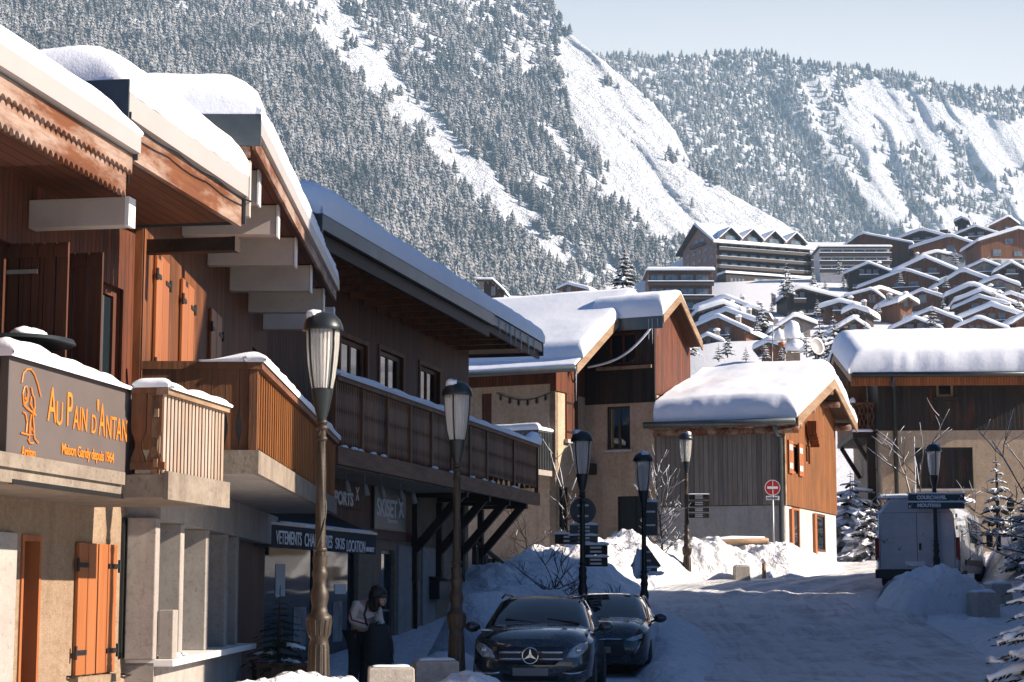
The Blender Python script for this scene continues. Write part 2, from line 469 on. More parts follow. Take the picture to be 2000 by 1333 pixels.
def window(parent, x0, x1, z0, z1, y=0.12, fw=0.06, cols=2, rows=1, mat=None, sill=None, glass=None, name='window'):
    mb = MB(); d = 0.05
    mb.box(x0, x0+fw, y-d, y, z0, z1).box(x1-fw, x1, y-d, y, z0, z1)
    mb.box(x0+fw, x1-fw, y-d, y, z0, z0+fw).box(x0+fw, x1-fw, y-d, y, z1-fw, z1)
    for k in range(1, cols):
        c = x0 + (x1-x0)*k/cols; mb.box(c-fw*.5, c+fw*.5, y-d+.004, y, z0+fw, z1-fw)
    for k in range(1, rows):
        c = z0 + (z1-z0)*k/rows; mb.box(x0+fw, x1-fw, y-d+.008, y, c-fw*.35, c+fw*.35)
    o = mb.build(name, mat or M['timber_up'], parent)
    MB().box(x0+.01, x1-.01, y-.018, y-.012, z0+.01, z1-.01).build('pane', glass or M['glass'], o)
    if sill: MB().box(x0-.08, x1+.08, -.1, y, z0-.07, z0-.003).build('sill', sill, o)
    return o

def shutter(parent, x0, x1, z0, z1, y=-0.02, boards=2, mat=None, hinge_side=0, th=0.035, gap=0.02):
    mb = MB(); w = (x1-x0)/boards
    for k in range(boards):
        mb.box(x0+k*w+gap/2, x0+(k+1)*w-gap/2, y-th, y, z0, z1)
    mb.box(x0+gap, x1-gap, y-.002, y+.012, z0+.02, z1-.02)
    o = mb.build('shutter', mat or M['shutter'], parent, bevel=.006)
    for f in (.17, .83):
        z = z0 + (z1-z0)*f
        h = MB()
        xa = x0 if hinge_side == 0 else x1; s = 1 if hinge_side == 0 else -1
        h.box(xa-s*.03, xa+s*.26, y-th-.012, y-th-.001, z-.025, z+.025)
        h.tube([(xa-s*.03, y-th-.01, z-.07), (xa-s*.03, y-th-.01, z+.07)], .018, 8)
        h.build('hinge', M['iron'], o)
    return o

def edge_param(a, b, r, n_mid, k=5):
    """positions and 0..1 roundness across a snow blanket"""
    out = []
    r = min(r, (b-a)/2)
    for i in range(k):
        t = i/k*math.pi/2; out.append((a + r*(1-math.cos(t)), math.sin(t)))
    for i in range(n_mid + 1): out.append((a + r + (b-a-2*r)*i/n_mid, 1.0))
    for i in range(k-1, -1, -1):
        t = i/k*math.pi/2; out.append((b - r*(1-math.cos(t)), math.sin(t)))
    return out
def snow_blanket(mb, x0, x1, y0, y1, base, thick, rx=0.45, ry=0.45, nx=30, ny=14, wob=0.06, seed=0.0, lip=0.05, round_ends=(True, True, True, True), drop=0.0):
    """snow lying on the surface z = base(x, y); edges rounded; thick may be a function"""
    X = edge_param(x0, x1, rx, nx); Y = edge_param(y0, y1, ry, ny)
    nX, nY = len(X), len(Y)
    def fn(i, j):
        x, sx = X[i]; y, sy = Y[j]
        if i < nX/2 and not round_ends[0] or i >= nX/2 and not round_ends[1]: sx = 1.0
        if j < nY/2 and not round_ends[2] or j >= nY/2 and not round_ends[3]: sy = 1.0
        t = thick(x, y) if callable(thick) else thick
        s = min(sx, sy) * (0.55 + 0.45*max(sx, sy))
        n = nz(x*.7+seed, y*.7, seed*2) + .4*nz(x*2.3+seed, y*2.3, seed)
        e = nz(x*1.1+seed*3, y*1.1+9, 3.0)
        e += .5*nz(x*3.7+seed, y*3.7, 5.0)
        xx = x + (lip*(1 if i >= nX/2 else -1)*math.sin(sx*math.pi)*(.6+.8*e) if sx < 1 else 0)
        yy = y + (lip*(1 if j >= nY/2 else -1)*math.sin(sy*math.pi)*(.6+.8*e) if sy < 1 else 0)
        n += .25*nz(x*5.1+seed, y*5.1, 7.0)
        return (xx, yy, base(x, y) + t*s + wob*n*s)
    i0 = len(mb.v)
    mb.grid(nX, nY, fn)
    # closing skirt down to the roof
    ring = [(i, 0) for i in range(nX)] + [(nX-1, j) for j in range(1, nY)] + [(i, nY-1) for i in range(nX-2, -1, -1)] + [(0, j) for j in range(nY-2, 0, -1)]
    low = []
    for i, j in ring:
        p = mb.v[i0 + i*nY + j]; low.append(mb.vert((p[0], p[1], base(X[i][0], Y[j][0]) - .012 - drop)))
    m = len(ring)
    for k in range(m):
        a, b = ring[k], ring[(k+1) % m]
        mb.f.append([i0 + a[0]*nY + a[1], i0 + b[0]*nY + b[1], low[(k+1) % m], low[k]])
    return mb

def text_mesh(body, size, name, mat, parent, x, z, y=-0.005, ext=0.004, sx=1.0, align='LEFT', spacing=1.0, shear=0.0, bold=0.0):
    cu = bpy.data.curves.new('lettering', 'FONT'); cu.body = body; cu.size = size; cu.extrude = ext
    cu.align_x = align; cu.space_character = spacing; cu.shear = shear; cu.offset = bold
    tmp = bpy.data.objects.new('lettering', cu); COL.objects.link(tmp)
    bpy.context.view_layer.update()
    dg = bpy.context.evaluated_depsgraph_get()
    me = bpy.data.meshes.new_from_object(tmp.evaluated_get(dg))
    bpy.data.objects.remove(tmp)
    me.transform(Matrix.Translation((x, y, z)) @ Matrix.Diagonal((sx, 1, 1, 1)) @ Matrix.Rotation(math.pi/2, 4, 'X'))
    me.materials.clear(); me.materials.append(mat)
    o = bpy.data.objects.new(name, me); COL.objects.link(o); o.parent = parent
    return o
# ================================================================== LAND
def base_z(Y): return interp(Y, [(0, 0), (28, 0), (34, .08), (40, .42), (46, .98), (50, 1.40), (54, 1.88), (58, 2.22), (66, 2.7), (75, 3.3), (90, 4.6)])
PY_R = [(90, 1044), (150, 905), (250, 765), (350, 690), (430, 650), (520, 590), (640, 520), (800, 480), (1100, 470)]
PY_L = [(90, 1044), (200, 850), (400, 705), (700, 625), (1100, 590), (1500, 574)]
def gz(X, Y):
    if Y <= 90: return base_z(Y)
    px = 1000 + FPX*X/Y
    k = smooth(1180, 1420, px)
    py = interp(Y, PY_L)*(1-k) + interp(Y, PY_R)*k
    z = CAMZ + (1166 - py)*Y/FPX
    return z + (nz(X*.02, Y*.02)*2.0 + nz(X*.1, Y*.1)*.5)*smooth(90, 140, Y)
def _ground():
    Ys = [-30, -10, 0, 8, 14, 18, 22, 26, 30, 34, 38, 42, 46, 50, 54, 58, 62, 66, 70, 75, 80, 85, 90]
    y = 96.0
    while y < 1500: Ys.append(y); y *= 1.05
    ts = np.linspace(-1, 1, 81)
    mb = MB()
    mb.grid(len(Ys), len(ts), lambda i, j: ((X := ts[j]*(abs(Ys[i])*.75 + 45)), Ys[i], gz(X, Ys[i]) - (0.0 if Ys[i] < 90 else .3)))
    struct('ground', mb, M['bank'])
_ground()

def _road_mat():
    t = NT('packed road snow')
    v = t.mapping((1, 1, 1))
    a = t.noise(0.9, 6, .7); b = t.noise(7, 5, .75)
    uvn = t.new('ShaderNodeUVMap', uv_map='lane')
    wv = t.noise(.22, 2, .5)
    va = t.new('ShaderNodeVectorMath', operation='ADD'); t.link(uvn.outputs[0], va.inputs[0]); t.link(wv, va.inputs[1])
    tr = t.math('ADD', t.math('MULTIPLY', t.noise(1.0, 4, .6, t.mapping((3.2, 0.10, 1), va.outputs[0]), 0.9), .65), t.math('MULTIPLY', t.noise(1.0, 3, .6, t.mapping((9, .5, 1), va.outputs[0]), .5), .35))
    f = t.math('ADD', t.math('MULTIPLY', a, .45), t.math('ADD', t.math('MULTIPLY', b, .25), t.math('MULTIPLY', tr, .4)))
    col = t.ramp(f, [(0.38, (0.30, 0.285, 0.275)), (0.48, (0.52, 0.515, 0.515)), (0.58, (0.76, 0.765, 0.78))])
    t.bump(t.math('ADD', t.math('MULTIPLY', tr, 1.5), t.math('ADD', b, a)), 1.0, 0.10)
    return t.set(col, 0.6, Specular_IOR_Level=.25)
M['road'] = _road_mat()
ROAD_L = [(-10, -.2), (10, 1.4), (30, 2.9), (40, 3.2), (50, 2.4), (53, 4.2), (56, 7.4), (60, 10.2), (66, 12.2), (75, 15)]
ROAD_R = [(-10, 9), (10, 9), (30, 9.2), (45, 9.6), (52, 11.5), (60, 15), (66, 19), (75, 25)]
def _road():
    Ys = list(np.arange(-10, 75.5, .35)); n = 70
    def fn(i, j):
        Y = Ys[i]; a, b = interp(Y, ROAD_L), interp(Y, ROAD_R); t = j/(n-1)
        X = a + (b-a)*t
        u_ = X - a*.55 - b*.45; rut = .07*nz(u_*1.7, Y*.10) + .05*nz(u_*4.1, Y*.3) + .03*nz(X*3, Y*1.9)
        return (X, Y, base_z(Y) + .06 + rut*math.sin(math.pi*min(1, max(0, t))) - .05*(j in (0, n-1)))
    mb = MB(); mb.grid(len(Ys), n, fn); ro = struct('road', mb, M['road'])
    uv = ro.data.uv_layers.new(name='lane')
    for lp in ro.data.loops:
        co = ro.data.vertices[lp.vertex_index].co
        uv.data[lp.index].uv = (co.x - interp(co.y, ROAD_L)*.55 - interp(co.y, ROAD_R)*.45, co.y)
_road()

def heap(name, path, width, mat=None, n=60, m=18, rough=1.0, seed=0.0, asym=0.0, pw=2.2):
    """ploughed snow along a path of (X, Y, top z, half width)"""
    mb = MB(); L = [0.0]
    for a, b in zip(path, path[1:]): L.append(L[-1] + math.hypot(b[0]-a[0], b[1]-a[1]))
    def P(t, k): return interp(t*L[-1], [(l, p[k]) for l, p in zip(L, path)])
    def fn(i, j):
        t = i/(n-1); c = -1 + 2*j/(m-1)
        X, Y, h, w = (P(t, k) for k in range(4))
        e = 1e-3; dx, dy = P(min(1, t+e), 0) - P(max(0, t-e), 0), P(min(1, t+e), 1) - P(max(0, t-e), 1)
        q = math.hypot(dx, dy) or 1; nx_, ny_ = dy/q, -dx/q
        k = c*w
        x, y = X + nx_*k, Y + ny_*k
        g = base_z(y)
        endr = min(1, math.sin(math.pi*min(1, max(0, t)))*3) ** .5 if 0 < t < 1 else 0
        cs = max(0, 1 - abs(c - asym*(1-abs(c)))**pw)
        hh = max(0, h - g)*cs*endr
        nse = (nz(x*.8+seed, y*.8, 1)*.26 + nz(x*2.1+seed, y*2.1, 2)*.16 + abs(nz(x*4.3+seed, y*4.3, 5))*.13 + abs(nz(x*8.5+seed, y*8.5, 9))*.05)*rough
        return (x, y, g - .05 + hh*(1 + nse*.9) + nse*.25*(1 if hh > .1 else hh*10))
    mb.grid(n, m, fn)
    return mb.build(name, mat or M['bank'], None, True)
def bank(*a, **k): heap('snow_bank', *a, **k)['kind'] = 'structure'
# ploughed bank along the back of the road
bank([(-2.2, 47, 1.9, 2.2), (-.4, 49.5, 2.25, 2.4), (.9, 51.5, 2.6, 2.4), (2.4, 54.0, 3.0, 2.2), (4.4, 56.0, 3.12, 1.7), (6.2, 56.3, 3.02, 1.5), (7.8, 56.6, 2.95, 1.3), (9.0, 58.0, 2.85, 1.0), (9.9, 60.5, 2.75, .8)], 5, n=330, m=70, rough=1.0, seed=3)
# strip between the parked cars and the road
bank([(2.7, 30, .25, .5), (2.75, 33, .35, .6), (3.0, 36, .6, .9), (2.9, 40, 1.15, 1.4), (2.5, 43, 1.3, 1.8), (1.6, 45, 1.4, 1.8)], 3, n=70, m=22, rough=.7, seed=8)
# kerb heaps at the left
bank([(-2.95, 16.2, .45, .6), (-2.5, 18, .62, .7), (-2.1, 20, .80, .7), (-1.85, 21.0, .62, .55), (-1.75, 21.8, .3, .4)], 2, n=110, m=36, rough=.9, seed=14)
bank([(-.95, 24.8, .4, .4), (-.62, 25.4, .68, .55), (-.35, 25.9, .62, .45), (-.2, 26.3, .3, .3)], 2, n=70, m=30, rough=.9, seed=21)
bank([(-2.0, 31.5, .3, .6), (-1.5, 32, .45, .7), (-1.1, 33, .55, .8), (-1.0, 35, .6, .8)], 2, n=40, m=16, rough=.7, seed=25)
bank([(-1.1, 36.6, 1.5, .9), (-.2, 37.6, 1.72, 1.0), (.9, 38.4, 1.62, .9), (1.6, 39, 1.2, .9)], 2, n=50, m=22, rough=.35, seed=31)
# deep snow at the right edge
bank([(13.6, 49.5, 1.7, 1.3), (14.6, 52.5, 3.1, 1.8), (15.6, 56, 4.0, 2.0), (16.9, 60, 4.2, 1.8)], 3, n=60, m=24, rough=.4, seed=41)
bank([(7.0, 19, .3, 1.0), (8.8, 27, .7, 1.4), (10.0, 36, .8, 1.2), (11.0, 43, .9, 1.0)], 3, n=60, m=18, rough=.5, seed=44)

# ------------------------------------------------------------------ mountains
_perm = np.random.default_rng(5).permutation(512)
_perm = np.concatenate([_perm, _perm])
_ga = np.random.default_rng(6).uniform(0, 2*np.pi, 512)
def pn(x, y):
    x, y = np.asarray(x, float), np.asarray(y, float)
    xi, yi = np.floor(x).astype(int), np.floor(y).astype(int)
    xf, yf = x - xi, y - yi
    u, v = xf*xf*xf*(xf*(xf*6-15)+10), yf*yf*yf*(yf*(yf*6-15)+10)
    def g(ix, iy, dx, dy):
        a = _ga[_perm[(_perm[ix & 511] + iy) & 511]]
        return np.cos(a)*dx + np.sin(a)*dy
    a = g(xi, yi, xf, yf)*(1-u) + g(xi+1, yi, xf-1, yf)*u
    b = g(xi, yi+1, xf, yf-1)*(1-u) + g(xi+1, yi+1, xf-1, yf-1)*u
    return (a*(1-v) + b*v)*1.5
def fbm(x, y, o=4):
    s, a = 0, 1.0
    for k in range(o):
        s = s + a*pn(x*2**k + 17*k, y*2**k); a *= .5
    return s
def ridge(x, y, o=3):
    s, a = 0, 1.0
    for k in range(o):
        s = s + a*(1 - 2*np.abs(pn(x*2**k + 31*k, y*1.6**k))); a *= .5
    return s
def at_np(px, py, Y):
    x = (px-1000.0)/FPX; y = -(py-666.5)/FPX
    dy = CP - y*SP; dz = SP + y*CP; k = Y/dy
    return np.stack([x*k, Y, CAMZ + dz*k], -1)
def np_interp(x, pts): return np.interp(x, [p[0] for p in pts], [p[1] for p in pts])
def sst(a, b, t):
    t = np.clip((t-a)/(b-a), 0, 1); return t*t*(3-2*t)
# near flank: boundary lines measured on the ridge, gullies and ribs (py -> px)
M1_EDGE = [(-300, 870), (-120, 985), (0, 1076), (30, 1090), (70, 1118), (115, 1175), (150, 1215), (200, 1275), (250, 1315), (320, 1352), (380, 1430), (430, 1520), (490, 1612), (640, 1850)]
GULLY_A = [(-120, 450), (0, 548), (60, 600), (170, 705), (330, 862), (430, 985), (560, 1130), (640, 1200)]
GULLY_B = [(-120, 560), (0, 655), (130, 765), (270, 890), (400, 1010), (480, 1120), (560, 1235), (640, 1320)]
RIB_C = [(-120, 1000), (0, 1060), (80, 1095), (130, 1085), (260, 1130), (380, 1190), (480, 1300), (560, 1400), (640, 1480)]
def m1_depth(px, py):
    c = px*.74 - py*.67; a = px*.67 + py*.74
    Y = 900 + 1.15*px + 2.3*(560 - py)
    wob = 18*fbm(a/160, c/160, 3)
    rib = sst(-60, 40, px - np_interp(py, RIB_C))
    gul = sst(-50, 10, px - np_interp(py, GULLY_A))*(1 - sst(-10, 60, px - np_interp(py, GULLY_B)))
    Y = Y + 26*fbm(c/120, a/420, 4) - (8 + 9*rib)*ridge((c + wob)/62, a/520, 3) - 13*rib*ridge((c+wob)/19 + 5, a/300, 2)*.5
    Y = Y + 45*gul*(1 - .4*fbm(c/50, a/90, 3)) - 16*np.exp(-((px - np_interp(py, GULLY_B))/18)**2)
    return Y
M2_TOP = [(1000, 128), (1150, 112), (1190, 110), (1230, 108), (1300, 112), (1380, 108), (1470, 101), (1500, 104), (1560, 124), (1620, 128), (1720, 136), (1800, 152), (1880, 170), (1960, 178), (2100, 185), (2300, 205)]
def m2_depth(px, py):
    c = px*.80 - py*.55; a = px*.55 + py*.80
    wob = 20*fbm(a/170, c/170, 3)
    Y = 3300 + .9*(px - 1100) + 2.6*(500 - py)
    k = sst(1440, 1640, px - .55*(py-100))
    return Y + 60*fbm(c/150, a/420, 4) - (16 + 20*k)*ridge((c + wob)/95, a/600, 3) - 24*k*ridge((c+wob)/28, a/240, 2)*.5
def sheet(name, pxs, pys, depth, right_edge=None, top_edge=None, mat=None):
    nx, ny = len(pxs), len(pys)
    PX = np.zeros((ny, nx)); PY = np.zeros((ny, nx))
    for j, py in enumerate(pys):
        if right_edge is not None:
            e = np.interp(py, [q[0] for q in right_edge], [q[1] for q in right_edge])
            e = e + 3.5*pn(py/17.0, 3.3) + 2*pn(py/6.0, 9.1)
            PX[j] = pxs[0] + (e - pxs[0])*np.linspace(0, 1, nx)**.9
            PY[j] = py
        else:
            PX[j] = pxs; top = np_interp(PX[j], top_edge)
            PY[j] = top + (py - pys[0])/(pys[-1]-pys[0])*(pys[-1] - top)
    D = depth(PX, PY)
    P = at_np(PX, PY, D)
    mb = MB()
    # the far side of the ridge: falls away behind the crest
    if right_edge is not None:
        back = at_np(PX[:, -1:] - 60, PY[:, -1:] + 90, D[:, -1:] + 700)
        P = np.concatenate([P, back], 1)
    else:
        back = at_np(PX[:1], PY[:1] + 120, D[:1] + 900)
        P = np.concatenate([back, P], 0)
    h, w = P.shape[:2]
    mb.v = [tuple(p) for p in P.reshape(-1, 3)]
    mb.f = [[j*w+i, j*w+i+1, (j+1)*w+i+1, (j+1)*w+i] for j in range(h-1) for i in range(w-1)]
    return struct(name, mb, mat)
def _mtn_mat():
    t = NT('mountain snow')
    a = t.noise(0.012, 7, .7); b = t.noise(0.05, 6, .75)
    g = t.new('ShaderNodeNewGeometry'); sp = t.new('ShaderNodeSeparateXYZ'); t.link(g.outputs['Normal'], sp.inputs[0])
    rock = t.math('ADD', t.math('MULTIPLY', b, 1.0), t.math('MULTIPLY', sp.outputs[2], .35))
    c = t.mix(t.ramp(rock, [(0.40, .8), (0.52, 0.0)]), (0.86, 0.88, 0.92), (0.42, 0.36, 0.32))
    t.bump(t.math('ADD', t.math('MULTIPLY', a, 8.0), t.math('MULTIPLY', b, 2.5)), 1.0, 6.0)
    return t.set(c, 0.8, Specular_IOR_Level=.1)
M['mountain'] = _mtn_mat()
sheet('mountain', np.linspace(-260, 1, 230), np.linspace(-300, 640, 150), m1_depth, right_edge=M1_EDGE, mat=M['mountain'])
sheet('mountain', np.linspace(1000, 2300, 260), np.linspace(100, 640, 130), m2_depth, top_edge=M2_TOP, mat=M['mountain'])

# ------------------------------------------------------------------ forests on the slopes
def conifer_proto(seed, tiers=6, pts=7):
    r = np.random.default_rng(seed); V, F = [], []
    for k in range(tiers):
        t = k/(tiers-1)
        zb = .05 + .74*t**.95; rad = (.25*(1-t)**.7 + .05)*r.uniform(.75, 1.25); h = .28*(1-.45*t)
        i = len(V); V.append((r.normal(0, .02), r.normal(0, .02), min(1.0, zb + h)))
        n = pts*2; ph = r.uniform(0, 6.28)
        for q in range(n):
            a = ph + 2*np.pi*q/n + r.normal(0, .08)
            rr = rad*((1.0 if q % 2 == 0 else .55))*r.uniform(.65, 1.3)
            V.append((rr*np.cos(a), rr*np.sin(a), zb - (.05 if q % 2 == 0 else 0) + r.normal(0, .03)))
        F += [(i, i+1+q, i+1+(q+1) % n) for q in range(n)]
    i = len(V); V += [(.012, 0, -.12), (-.006, .01, -.12), (-.006, -.01, -.12), (0, 0, .3)]
    F += [(i, i+1, i+3), (i+1, i+2, i+3), (i+2, i, i+3)]
    return np.array(V), np.array(F)
PROTOS = [conifer_proto(s, 6 if s % 2 else 5) for s in range(6)]
def forest(name, label_pts, hrange, seed):
    P, sc = label_pts; r = np.random.default_rng(seed)
    V, F, T = [], [], []; off = 0
    for k, (pv, pf) in enumerate(PROTOS):
        sel = np.arange(len(P)) % len(PROTOS) == k
        p = P[sel]; n = len(p)
        h = r.uniform(*hrange, n)*sc[sel]; w = h*r.uniform(.8, 1.2, n); a = r.uniform(0, 6.28, n)
        ca, sa = np.cos(a)[:, None], np.sin(a)[:, None]
        v = np.stack([(pv[None, :, 0]*ca - pv[None, :, 1]*sa)*w[:, None], (pv[None, :, 0]*sa + pv[None, :, 1]*ca)*w[:, None], pv[None, :, 2]*h[:, None]], -1) + p[:, None, :]
        f = pf[None] + (np.arange(n)*len(pv))[:, None, None] + off
        off += n*len(pv)
        V.append(v.reshape(-1, 3)); F.append(f.reshape(-1, 3)); T.append(np.repeat(np.clip(r.uniform(0, 1, n)*.6 + .2 + .55*fbm(p[:, 0]/70, p[:, 2]/55, 3), 0, 1), len(pv)))
    V, F, T = np.concatenate(V), np.concatenate(F), np.concatenate(T)
    me = bpy.data.meshes.new(name)
    me.vertices.add(len(V)); me.vertices.foreach_set('co', V.ravel().astype(np.float32))
    me.loops.add(F.size); me.loops.foreach_set('vertex_index', F.ravel().astype(np.int32))
    me.polygons.add(len(F)); me.polygons.foreach_set('loop_start', np.arange(0, F.size, 3, dtype=np.int32))
    me.update(calc_edges=True)
    at_ = me.attributes.new('tint', 'FLOAT', 'POINT'); at_.data.foreach_set('value', T.astype(np.float32))
    me.materials.append(M['forest'])
    o = bpy.data.objects.new(name, me); COL.objects.link(o); o['kind'] = 'stuff'
    return o
def m1_points(n):
    r = np.random.default_rng(21)
    px, py = r.uniform(-120, 1650, n), r.uniform(-110, 620, n)
    e = np_interp(py, M1_EDGE) - px
    a, b, c = px - np_interp(py, GULLY_A), px - np_interp(py, GULLY_B), px - np_interp(py, RIB_C)
    cc, aa = px*.74 - py*.67, px*.67 + py*.74
    st = fbm(cc/55, aa/230, 3); bl = fbm(px/70, py/70, 3)
    dense = np.where(a < 0, .95 - .6*(fbm(cc/60, aa/150, 3) > .55), 0)
    gully = np.where((a >= 0) & (b < 0), np.clip(.10 + .9*(bl - .25), 0, .6), 0)
    mid = np.where((b >= 0) & (c < 0), np.clip(.66 + .9*st + .35*bl, .05, .95), 0)
    ribs = np.where(c >= 0, np.clip(.02 + 1.3*(bl + .5*st - .52), 0, .5), 0)
    top = np.where((c >= 0) & (py < 75), .8, 0)
    foot = np.where((py > 470) & (px > 1150), np.clip(.22 + .5*bl, 0, .6), 0)
    d = np.maximum.reduce([dense, gully, mid, ribs, top, foot])
    ok = (r.uniform(0, 1, n) < d) & (e > 1)
    px, py = px[ok], py[ok]
    sc = np.where(py < 60, .9, 1.0)*r.choice([.6, .85, 1.0, 1.1], len(px))
    return at_np(px, py, m1_depth(px, py) + 2), sc
def m2_points(n):
    r = np.random.default_rng(22)
    px, py = r.uniform(1120, 2150, n), r.uniform(95, 560, n)
    t = py - np_interp(px, M2_TOP)
    cc, aa = px*.80 - py*.55, px*.55 + py*.80
    st = fbm(cc/45, aa/170, 3); bl = fbm(px/60, py/60, 3)
    L = px - (1500 + (py - 100)*.62)
    d = np.where(L < 0, np.clip(.85 + .5*st, .25, 1), 0)
    d = np.maximum(d, np.where((L >= 0) & (L < 200), np.clip(.10 + 1.1*st + .3*bl, 0, .9), 0))
    d = np.maximum(d, np.where(L >= 200, np.clip(.0 + 1.0*(st + .5*bl - .42), 0, .5), 0))
    d = np.maximum(d, np.where(t < 34 + 24*bl + 25*sst(1780, 1950, px), .85, 0))
    d = np.maximum(d, np.where((px > 1850) & (py > 330), np.clip(.12 + .8*bl, 0, .6), 0))
    ok = (r.uniform(0, 1, n) < d) & (t > 0)
    px, py = px[ok], py[ok]
    return at_np(px, py, m2_depth(px, py) + 2), r.choice([.6, .85, 1.0, 1.1], len(px))
forest('forest', m1_points(52000), (11, 25), 3)
forest('forest', m2_points(19000), (12, 23), 4)

# ------------------------------------------------------------------ valley air
hz = MB().box(-1700, 1800, -300, 6200, -60, 1500).build('haze', None)
hz['kind'] = 'stuff'
hm = bpy.data.materials.new('valley air'); hm.use_nodes = True
hn = hm.node_tree.nodes; hn.clear()
ho_ = hn.new('ShaderNodeOutputMaterial'); hv = hn.new('ShaderNodeVolumePrincipled')
hv.inputs['Color'].default_value = (0.50, 0.76, 1.0, 1); hv.inputs['Density'].default_value = 1.1e-4; hv.inputs['Anisotropy'].default_value = -.1
hm.node_tree.links.new(hv.outputs[0], ho_.inputs['Volume'])
hz.data.materials.append(hm)
# ================================================================== LEFT ROW OF BUILDINGS
# ---- bakery building (nearest)
FB1 = Frame((-4.784, 18.4), (.171, 1))
def sB1(px, off, py=800): return FB1.hit(px, py, off)[0]
b1 = at_frame('bakery_building', 'nearest chalet with amber shutters below and plank cladding above, behind the bakery sign', 'building', FB1)
S1 = sB1(265, 0, 1100)            # far corner
SLAB_T, SLAB_B = 2.66, 2.44
W1T = 5.56
# ground floor
dx0, dx1 = sB1(38, 0, 1150), sB1(76, 0, 1150)
shx0, shx1 = sB1(143, 0, 1150), sB1(220, 0, 1150)
shz1, shz0 = FB1.hit(180, 1062)[1], FB1.hit(180, 1318)[1]
dz1 = FB1.hit(70, 1046)[1]
wall_panel(MB(), -9, S1, -.2, SLAB_T, 0, .3, [(dx0, dx1, -.1, dz1), (shx0+.04, shx1-.04, shz0, shz1)]).build('wall', M['stucco'], b1)
MB().box(-9, S1-.002, .32, 7, -.2, 5.5).build('inner_wall', M['wood_dark'], b1)
dr = MB().box(dx0+.02, dx1-.02, .2, .25, -.1, dz1-.01).build('door', M['wood_red'], b1)
MB().box(dx0, dx0+.05, -.02, .2, -.1, dz1).box(dx1-.05, dx1, -.02, .2, -.1, dz1).box(dx0+.05, dx1-.05, -.02, .2, dz1-.06, dz1).build('door_frame', M['shutter'], dr)
MB().box(dx1-.16, dx1-.12, .14, .2, .95, 1.1).build('handle', M['galv'], dr)
mid = (shx0+shx1)/2
for q, (a, c) in enumerate(((shx0, mid-.008), (mid+.008, shx1))):
    shutter(b1, a, c, shz0+.01, shz1, -.015, 2, M['shutter'], q)
MB().box(shx0-.04, shx1+.04, -.1, .02, shz0-.09, shz0-.005).build('sill', M['stucco'], b1)
sx = sB1(9, 0, 1150)
MB().box(sx-.35, sx+.12, -.06, .02, -.1, 2.1).build('wall_panel', M['plaster'], b1)
# iron holdbacks
for px, py in ((130, 1322), (235, 1317)):
    s, z = FB1.hit(px, py); MB().tube([(s, 0, z), (s, -.05, z), (s+.16, -.06, z-.02)], .012, 6).build('shutter_holdback', M['iron'], b1)
# upper cladding with the balcony openings
ox0, ox1 = sB1(104, 0, 620), sB1(235, 0, 620); oz1 = FB1.hit(235, 566)[1]
ex0, ex1 = sB1(0, 0, 560)-.6, sB1(20, 0, 560); ez1 = FB1.hit(20, 478)[1]
wall_panel(MB(), -9, S1, SLAB_T, W1T, -.03, .12, [(ox0, ox1, SLAB_T, oz1), (ex0, ex1, SLAB_T, ez1)]).build('cladding', M['wood_red'], b1)
window(b1, ox0, ox1, SLAB_T, oz1, .1, .09, 2, 1, M['shutter_dark'], name='balcony_door')
window(b1, ex0, ex1, SLAB_T, ez1, .1, .09, 1, 1, M['shutter_dark'], name='balcony_door')
# open shutters standing out from the wall
s0 = sB1(62, 0, 560); zt = FB1.hitx(200, 493, s0)[1]
yo = FB1.hitx(200, 560, s0)[0]
for nm, xa, yb in (('open_shutter', s0, yo), ('open_shutter', sB1(2, 0, 560)+.12, -.62)):
    m_ = MB(); nb = 5
    for k in range(nb):
        m_.box(xa, xa+.035, yb*k/nb-.006, yb*(k+1)/nb+.006, SLAB_T+.06, zt)
    m_.box(xa-.02, xa, yb, 0, zt-.14, zt-.04).box(xa-.02, xa, yb, 0, SLAB_T+.3, SLAB_T+.4)
    sh = m_.build(nm, M['shutter_dark'], b1)
    MB().box(xa-.032, xa-.021, -.32, -.01, zt-.3, zt-.26).build('hinge', M['galv'], sh)
# balcony slab in two steps
st1 = sB1(314, 1.40, 850); en1 = sB1(433, 1.40, 900)
ON, OF = 1.02, 1.44
MB().box(-9, st1, -ON, .0, SLAB_B, SLAB_T).box(st1, en1, -OF, .0, SLAB_B, SLAB_T).build('balcony_slab', M['edge'], b1)
MB().box(st1-.01, en1+.02, -OF-.05, -OF-.003, SLAB_B-.02, SLAB_T+.03).box(-9, st1-.02, -ON-.04, -ON-.003, SLAB_T-.10, SLAB_T+.02).build('balcony_edge_board', M['edge'], b1)
